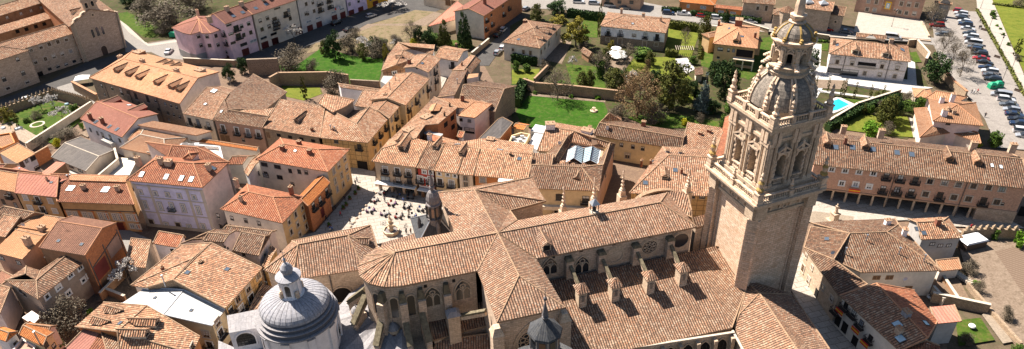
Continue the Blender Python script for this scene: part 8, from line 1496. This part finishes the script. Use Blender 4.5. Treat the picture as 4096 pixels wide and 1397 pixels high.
for s, po, tp_, lg, f, wh in (('x137,315', 'walk', 'cl_red', 'cl_dark', 1.2, 'walking in the shaded left of the plaza'), ('x220,380', 'walk', 'cl_dark', 'cl_dark', .8, 'striding alone over the bright paving'), ('x515,195', 'stand', 'cl_grey', 'cl_jeans', 0, 'standing between the terrace tables'), ('x676,195', 'walk', 'cl_blue', 'cl_jeans', 2, 'walking out of the arcade shade'), ('x722,300', 'stand', 'cl_brown', 'cl_dark', 3, 'standing waiter beside a table'), ('x48,440', 'walk', 'cl_blue', 'cl_white', 1, 'left of the pair by the sacristy roof'), ('x66,445', 'walk', 'cl_blue', 'cl_dark', 1, 'right of the pair by the sacristy roof'), ('x265,48', 'walk', 'cl_dark', 'cl_dark', 0, 'at the street mouth near the corner house'), ('x277,20', 'walk', 'cl_white', 'cl_jeans', 0, 'pale walker at the street mouth'), ('x172,180', 'stand', 'cl_dark', 'cl_dark', 0, 'standing in the plaza shade by a planter'), ('x62,258', 'stand', 'cl_white', 'cl_dark', 4, 'leaning at the balcony house door'), ('x92,258', 'stand', 'cl_dark', 'cl_dark', 4, 'beside the person leaning at the balcony house'), ('x700,470', 'stand', 'cl_dark', 'cl_dark', 1, 'first by the steps under the slate roof'), ('x738,465', 'stand', 'cl_brown', 'cl_dark', 1, 'second by the steps under the slate roof'), ('x15,350', 'walk', 'cl_dark', 'cl_dark', 1, 'at the far left of the plaza shade'),
   ('d1020,473', 'walk', 'cl_dark', 'cl_jeans', 1, 'first of the group below the containers'), ('d1033,472', 'walk', 'cl_white', 'cl_jeans', 1, 'second of the group below the containers'), ('d1050,470', 'walk', 'cl_red', 'cl_dark', 1, 'third of the group below the containers'), ('d1087,592', 'walk', 'cl_dark', 'cl_dark', 2, 'walking alone by the orange roofed villa'), ('d1062,115', 'walk', 'cl_grey', 'cl_dark', 3, 'first on the promenade'), ('d1058,148', 'walk', 'cl_dark', 'cl_dark', 3, 'second on the promenade'), ('d1066,148', 'walk', 'cl_dark', 'cl_jeans', 3, 'third on the promenade'), ('d882,112', 'walk', 'cl_grey', 'cl_dark', 2, 'left of the pair by the gateway'), ('d895,112', 'walk', 'cl_white', 'cl_dark', 2, 'right of the pair by the gateway'), ('h1015,280', 'walk', 'cl_red', 'cl_brown', 0, 'in orange red passing the crenellated wall')):
    person(po, tp_, lg, s, f, 'person in %s %s' % (cname[tp_], wh))
# fountain, planters, bollards, bicycles
B = P('x568,478', .05); B = P('x570,455', .05); fo = empty('fountain', B, 'octagonal stone fountain with carved central pillar on the plaza', 'fountain'); m = M(); m.lathe(B, [(2.1, 0), (2.1, .2), (1.75, .22), (1.7, .95), (1.85, 1.0), (1.85, 1.1), (1.5, 1.1), (1.5, .7), (.4, .7)], 'stone_pale', 8, .3); m.build('basin', fo, B)
m = M(); m.lathe(B, [(.55, .6), (.55, 1.5), (.7, 1.6), (.42, 1.8), (.45, 2.3), (.75, 2.6), (.75, 2.75), (.4, 2.9), (.45, 3.4), (.65, 3.6), (.3, 3.9), (.12, 4.4), (.2, 4.6), (.02, 4.9)], 'stone_pale', 10); m.build('pillar', fo, B); m = M(); m.lathe(B, [(1.48, .8), (.5, .81)], 'metal_dark', 8, .3); m.build('water', fo, B)
for i, (s, w_) in enumerate((('x290,88', 'nearest the street mouth'), ('x262,128', 'second from the street mouth'), ('x185,225', 'beside the standing dark figure'), ('x160,255', 'by the balcony house'), ('x215,172', 'third from the street mouth'), ('x38,402', 'at the left corner of the plaza'))):
    B = P(s, .05); e = empty('planter', B, 'round barrel planter with a small shrub '+w_, 'planter', 'planters along the plaza houses'); m = M(); m.lathe(B, [(.38, 0), (.48, .5), (.4, .62)], 'wood', 10); m.build('tub', e, B); o = kid(TK['bush'][0], 'shrub', e, (0, 0, .5)); o.scale = (.9, .9, .8)
for s, w_ in zip('x437,122 x353,230 x327,266 x302,300 x275,338 x222,410 x250,375'.split(), ('nearest the arcade', 'second from the arcade', 'third from the arcade', 'fourth from the arcade', 'fifth from the arcade', 'closest to the sacristy roof', 'second from the sacristy roof')):
    B = P(s, .05); e = empty('bollard', B, 'squat pale stone bollard on the shadow line, '+w_, 'bollard', 'stone bollards on the plaza'); m = M(); m.lathe(B, [(.28, 0), (.28, .35), (.34, .42), (.2, .6), (.02, .68)], 'stone_pale', 8); m.build('stone_post', e, B)
def bike(s, a, lab):
    B = P(s, .05); e = empty('bicycle', B, lab, 'bicycle'); e.rotation_euler.z = a
    for sx in (-.52, .52):
        m = M(); 
        for i in range(10): t0, t1 = 2*pi*i/10, 2*pi*(i+1)/10; m.tube((sx+.33*cos(t0), 0, .34+.33*sin(t0)), (sx+.33*cos(t1), 0, .34+.33*sin(t1)), .025, .025, 'tyre', 4)
        o = m.build('wheel'); o.parent = e
    m = M(); [m.tube(a_, b_, .025, .025, 'iron', 4) for a_, b_ in (((-.52, 0, .34), (-.1, 0, .3)), ((-.1, 0, .3), (.38, 0, .85)), ((-.1, 0, .3), (-.2, 0, .9)), ((-.52, 0, .34), (-.18, 0, .8)), ((-.18, 0, .8), (.38, 0, .85)), ((.52, 0, .34), (.36, 0, 1.0)), ((.36, -.25, 1.02), (.36, .25, 1.02)))]; o = m.build('frame'); o.parent = e
    m = M(); m.box((-.2, 0), Vector((1, 0, 0)), Vector((0, 1, 0)), .26, .14, .9, .96, 'iron'); o = m.build('saddle'); o.parent = e
bike('x510,390', .3, 'dark bicycle parked just left of the fountain'); bike('x690,412', 1.2, 'dark bicycle parked right of the fountain')
# garden parasols
for i, (s, w_) in enumerate((('c522,272', 'topmost'), ('c505,295', 'leftmost'), ('c546,293', 'rightmost'), ('c524,315', 'lower left'), ('c552,312', 'lower right'))):
    B = P(s, .05); e = empty('parasol', B, 'white parasol on the gravel terrace, the %s of five' % w_, 'parasol', 'white parasols on the gravel terrace'); m = M(); m.tube(B, B+Z3*2.6, .04, .04, 'metal'); m.build('pole', e, B); m = M(); m.lathe(B, [(1.75, 2.15), (1.7, 2.2), (.05, 2.75)], 'trimwhite', 8); m.build('canopy', e, B)
# street lamps
def lamp(s, h, lab, arms=1):
    B = P(s, .05); e = empty('street_lamp', B, lab, 'street lamp', 'lamps of the square and promenade'); m = M(); m.tube(B, B+Z3*.8, .12, .1, 'iron'); m.tube(B+Z3*.8, B+Z3*h, .07, .05, 'iron'); m.build('post', e, B)
    for k in range(arms):
        m = M(); d = Vector((cos(k*2.1+.3), sin(k*2.1+.3), 0))*(.6 if arms > 1 else .0); m.tube(B+Z3*(h-.3), B+d+Z3*(h-.1), .03, .03, 'iron', 4) if arms > 1 else None; m.lathe(B+d, [(.08, h-.1), (.22, h+.1), (.28, h+.45), (.05, h+.65)], 'iron', 6); m.build('lantern', e, B)
lamp('d620,137', 6.0, 'tall black three armed lamp on the pale square', 3)
for s, w_ in zip('d1066,45 d1104,160 d1157,258 d1217,365 d1172,418'.split(), ('first from the top', 'second from the top', 'third from the top', 'fourth from the top', 'by the green containers')): lamp(s, 4.6, 'slim black promenade lamp, '+w_)
for s, w_ in (('d1080,155', 'upper'), ('d1147,292', 'middle'), ('d1250,462', 'lower')):
    B = P(s, .05); e = empty('park_bench', B, 'dark park bench on the promenade, the %s one' % w_, 'bench', 'promenade benches'); u = Vector((.5, -.86, 0)); n = Vector((.86, .5, 0)); m = M(); m.box(B, u, n, 1.8, .5, .42, .48, 'wood_dark', bottom=True); m.build('seat', e, B); m = M(); m.box(B+n*.25, u, n, 1.8, .06, .48, .9, 'wood_dark'); m.build('backrest', e, B)
    for q in (-.7, .7): m = M(); m.box(B+u*q, u, n, .08, .45, 0, .42, 'iron'); m.build('leg', e, B)
# statue, pergola, garden fountain, basins, shelter, garden table
B = P('h328,236', .05); e = empty('statue', B, 'pale stone statue on a tall pedestal in the arcade square', 'statue'); m = M(); m.box(B, NU, NV_, 2.4, 2.4, 0, .4, 'stone_pale'); m.box(B, NU, NV_, 1.3, 1.3, .4, 2.1, 'stone_pale'); m.box(B, NU, NV_, 1.6, 1.6, 2.1, 2.3, 'stone_pale'); m.build('pedestal', e, B)
m = M(); m.lathe(B, [(.42, 2.3), (.5, 2.5), (.36, 3.0), (.3, 3.4), (.4, 3.7), (.34, 4.0), (.12, 4.15), (.17, 4.3), (.15, 4.5), (.02, 4.62)], 'stone_pale', 9); m.tube(B+Vector((.3, 0, 3.8)), B+Vector((.6, -.2, 3.4)), .1, .07, 'stone_pale'); m.tube(B+Vector((-.3, 0, 3.8)), B+Vector((-.5, -.2, 4.3)), .1, .06, 'stone_pale'); m.build('figure', e, B)
B = P('c863,275', .05); e = empty('pergola', B, 'open garden pergola with pale slats beside the clipped hedge', 'pergola'); u = Vector((.97, -.1, 0)); n = Vector((.1, .97, 0)); m = M()
for q in (-2.4, 2.4): m.beam(B+n*1.3*(1 if q > 0 else -1)+Z3*2.3-u*3, B+n*1.3*(1 if q > 0 else -1)+Z3*2.3+u*3, .12, .15, 'wood_dark')
for i in range(9): q = -2.8+i*.7; m.beam(B+u*q-n*1.8+Z3*2.42, B+u*q+n*1.8+Z3*2.42, .1, .1, 'cap_pale')
m.build('slats', e, B)
for q in ((-2.8, -1.3), (2.8, -1.3), (-2.8, 1.3), (2.8, 1.3)): m = M(); m.tube(B+u*q[0]+n*q[1], B+u*q[0]+n*q[1]+Z3*2.3, .08, .08, 'wood_dark'); m.build('post', e, B)
B = P('c411,560', .05); e = empty('garden_fountain', B, 'small round garden fountain in a gravel circle on the vivid lawn', 'fountain'); m = M(); m.lathe(B, [(3.6, 0), (3.6, .12), (3.3, .12)], 'cap_pale', 24); m.build('border', e, B); m = M(); m.lathe(B, [(3.25, .06), (.1, .08)], 'lawn_yellow', 24); m.build('turf_disc', e, B); m = M(); m.lathe(B, [(1.0, 0), (1.1, .4), (.9, .45), (.85, .3), (.2, .3), (.15, 1.1), (.5, 1.25), (.1, 1.4), (.02, 1.7)], 'stone_pale', 12); m.build('basin', e, B)
B = P('a190,630', .05); e = empty('round_basin', B, 'round pale rimmed flower basin in the left garden', 'basin'); m = M(); m.lathe(B, [(1.9, 0), (1.9, .45), (1.4, .45), (1.4, .2)], 'cap_pale', 20); m.build('rim', e, B); m = M(); m.lathe(B, [(1.38, .3), (.1, .35)], 'soil', 16); m.build('soil_bed', e, B)
B = P('h1013,365', .05); e = empty('plastic_shelter', B, 'makeshift shelter with crumpled white sheet roof by the crenellated wall', 'shelter'); m = M(); m.box(B, NU, NV_, 5.0, 2.6, 0, 2.0, 'wood_dark'); m.build('shelter_frame', e, B); m = M(); m.box(B+Vector((0, .1, 0)), NU, NV_, 5.4, 3.0, 2.0, 2.25, 'whitemetal', taper=.9); m.build('sheet_roof', e, B)
B = P('h1018,780', .05); e = empty('garden_table', B, 'white mushroom shaped stone table on a round base on the little lawn', 'garden table'); m = M(); m.lathe(B, [(1.1, 0), (1.1, .15), (.2, .2), (.18, .9)], 'stone_pale', 14); m.build('base', e, B); m = M(); m.lathe(B, [(.6, .9), (.5, 1.1), (.1, 1.3)], 'trimwhite', 12); m.build('top', e, B)  # mushroom shaped garden table, an ornament on the lawn
B = P('h965,525', .05); e = empty('firewood_stack', B, 'long pale stack of firewood beside the rubble wall', 'firewood'); m = M()
for i in range(26): q = (i % 13)*.42-2.6; m.tube(B+Vector((.35*q-.5, -.9*q, .3+.35*(i//13))), B+Vector((.35*q+.7, -.9*q+.35, .3+.35*(i//13))), .19, .17, 'cap_pale', 5)
m.build('logs', e, B)
B = P('a422,420', .05); e = empty('white_tent', B, 'small white garden tent in the hotel forecourt', 'tent'); m = M(); m.box(B, Vector((.95, .3, 0)), Vector((-.3, .95, 0)), 4.2, 3.4, 2.0, 2.8, 'trimwhite', taper=.25); m.build('canopy', e, B)
for q in ((-1.9, -1.5), (1.9, -1.5), (-1.9, 1.5), (1.9, 1.5)): m = M(); p_ = B+Vector((.95, .3, 0))*q[0]+Vector((-.3, .95, 0))*q[1]; m.tube(p_, p_+Z3*2.0, .04, .04, 'metal'); m.build('pole', e, B)
for i, (s, w_) in enumerate((('h805,625', 'upper'), ('h820,638', 'lower'))): B = P(s, .05); e = empty('garden_chair', B, 'white plastic chair in the dark yard, the %s one' % w_, 'chair'); m = M(); m.box(B, NU, NV_, .5, .5, .38, .44, 'trimwhite', bottom=True); m.build('seat', e, B); m = M(); m.box(B+NV_*.25, NU, NV_, .5, .05, .44, .9, 'trimwhite'); m.build('backrest', e, B)
for i, (s, c_, w_) in enumerate((('a20,650', 'whitemetal', 'white rubble sack at the left edge of the garden'), ('a88,655', 'glass_pale', 'pale rubble sack beside the garden path'), ('a104,650', 'whitemetal', 'white rubble sack right of the pale one'), ('a338,530', 'glass_blue', 'small blue garden tarpaulin heap under the blossoms'))):
    B = P(s, .05); e = empty('sack', B, w_, 'sack'); m = M(); m.lathe(B, [(.5, 0), (.7, .3), (.55, .75), (.1, .9)], c_, 8); m.build('bag', e, B)
# rooftop aerials and dishes: small irregular fittings of the old houses
def fitting(s, h, kd, near):
    p = P(s, h); e = empty('aerial' if kd == 'a' else 'satellite_dish', p, ('thin roof aerial ' if kd == 'a' else 'round pale satellite dish ')+near, 'aerial' if kd == 'a' else 'satellite dish'); m = M()
    m.tube(p, p+Z3*(2.6 if kd == 'a' else 1.0), .03, .03, 'metal', 4)
    if kd == 'a': [m.tube(p+Vector((-.5, -.05*i, 2.5-.25*i)), p+Vector((.5, .1*i, 2.5-.25*i)), .02, .02, 'metal', 4) for i in range(4)]
    else: c = p+Z3*1.0; [m.face([c, c+Vector((cos(t)*.42, -.15, sin(t)*.42)), c+Vector((cos(t+.63)*.42, -.15, sin(t+.63)*.42))], 'whitemetal') for t in [i*.628 for i in range(10)]]
    m.build('mast' if kd == 'a' else 'dish', e, p)
for a in (('h680,545', 8.9, 'd', 'on the shaded street house'), ('h318,412', 8.6, 'd', 'on the bright walled corner house'), ('v215,240', 9.2, 'd', 'on the smooth orange tan roof'), ('v545,235', 11.0, 'a', 'on the brown ribbed roof'), ('e680,860', 6.6, 'd', 'at the dormered house foot'), ('s600,170', 10.6, 'a', 'behind the plaza row'), ('t510,310', 8.8, 'd', 'on the palace inner wing'), ('r710,245', 10.6, 'a', 'on the tall cream street house'), ('b985,505', 8.3, 'a', 'on the orange courtyard roof'), ('q480,180', 9.8, 'a', 'behind the cream lane house'), ('u965,250', 5.4, 'a', 'on the grey warehouse'), ('a1040,380', 11.0, 'a', 'on the dormered hotel'), ('w480,400', 9.0, 'a', 'on the big old roof'), ('w310,790', 7.2, 'a', 'over the ribbed metal roof')): fitting(*a)
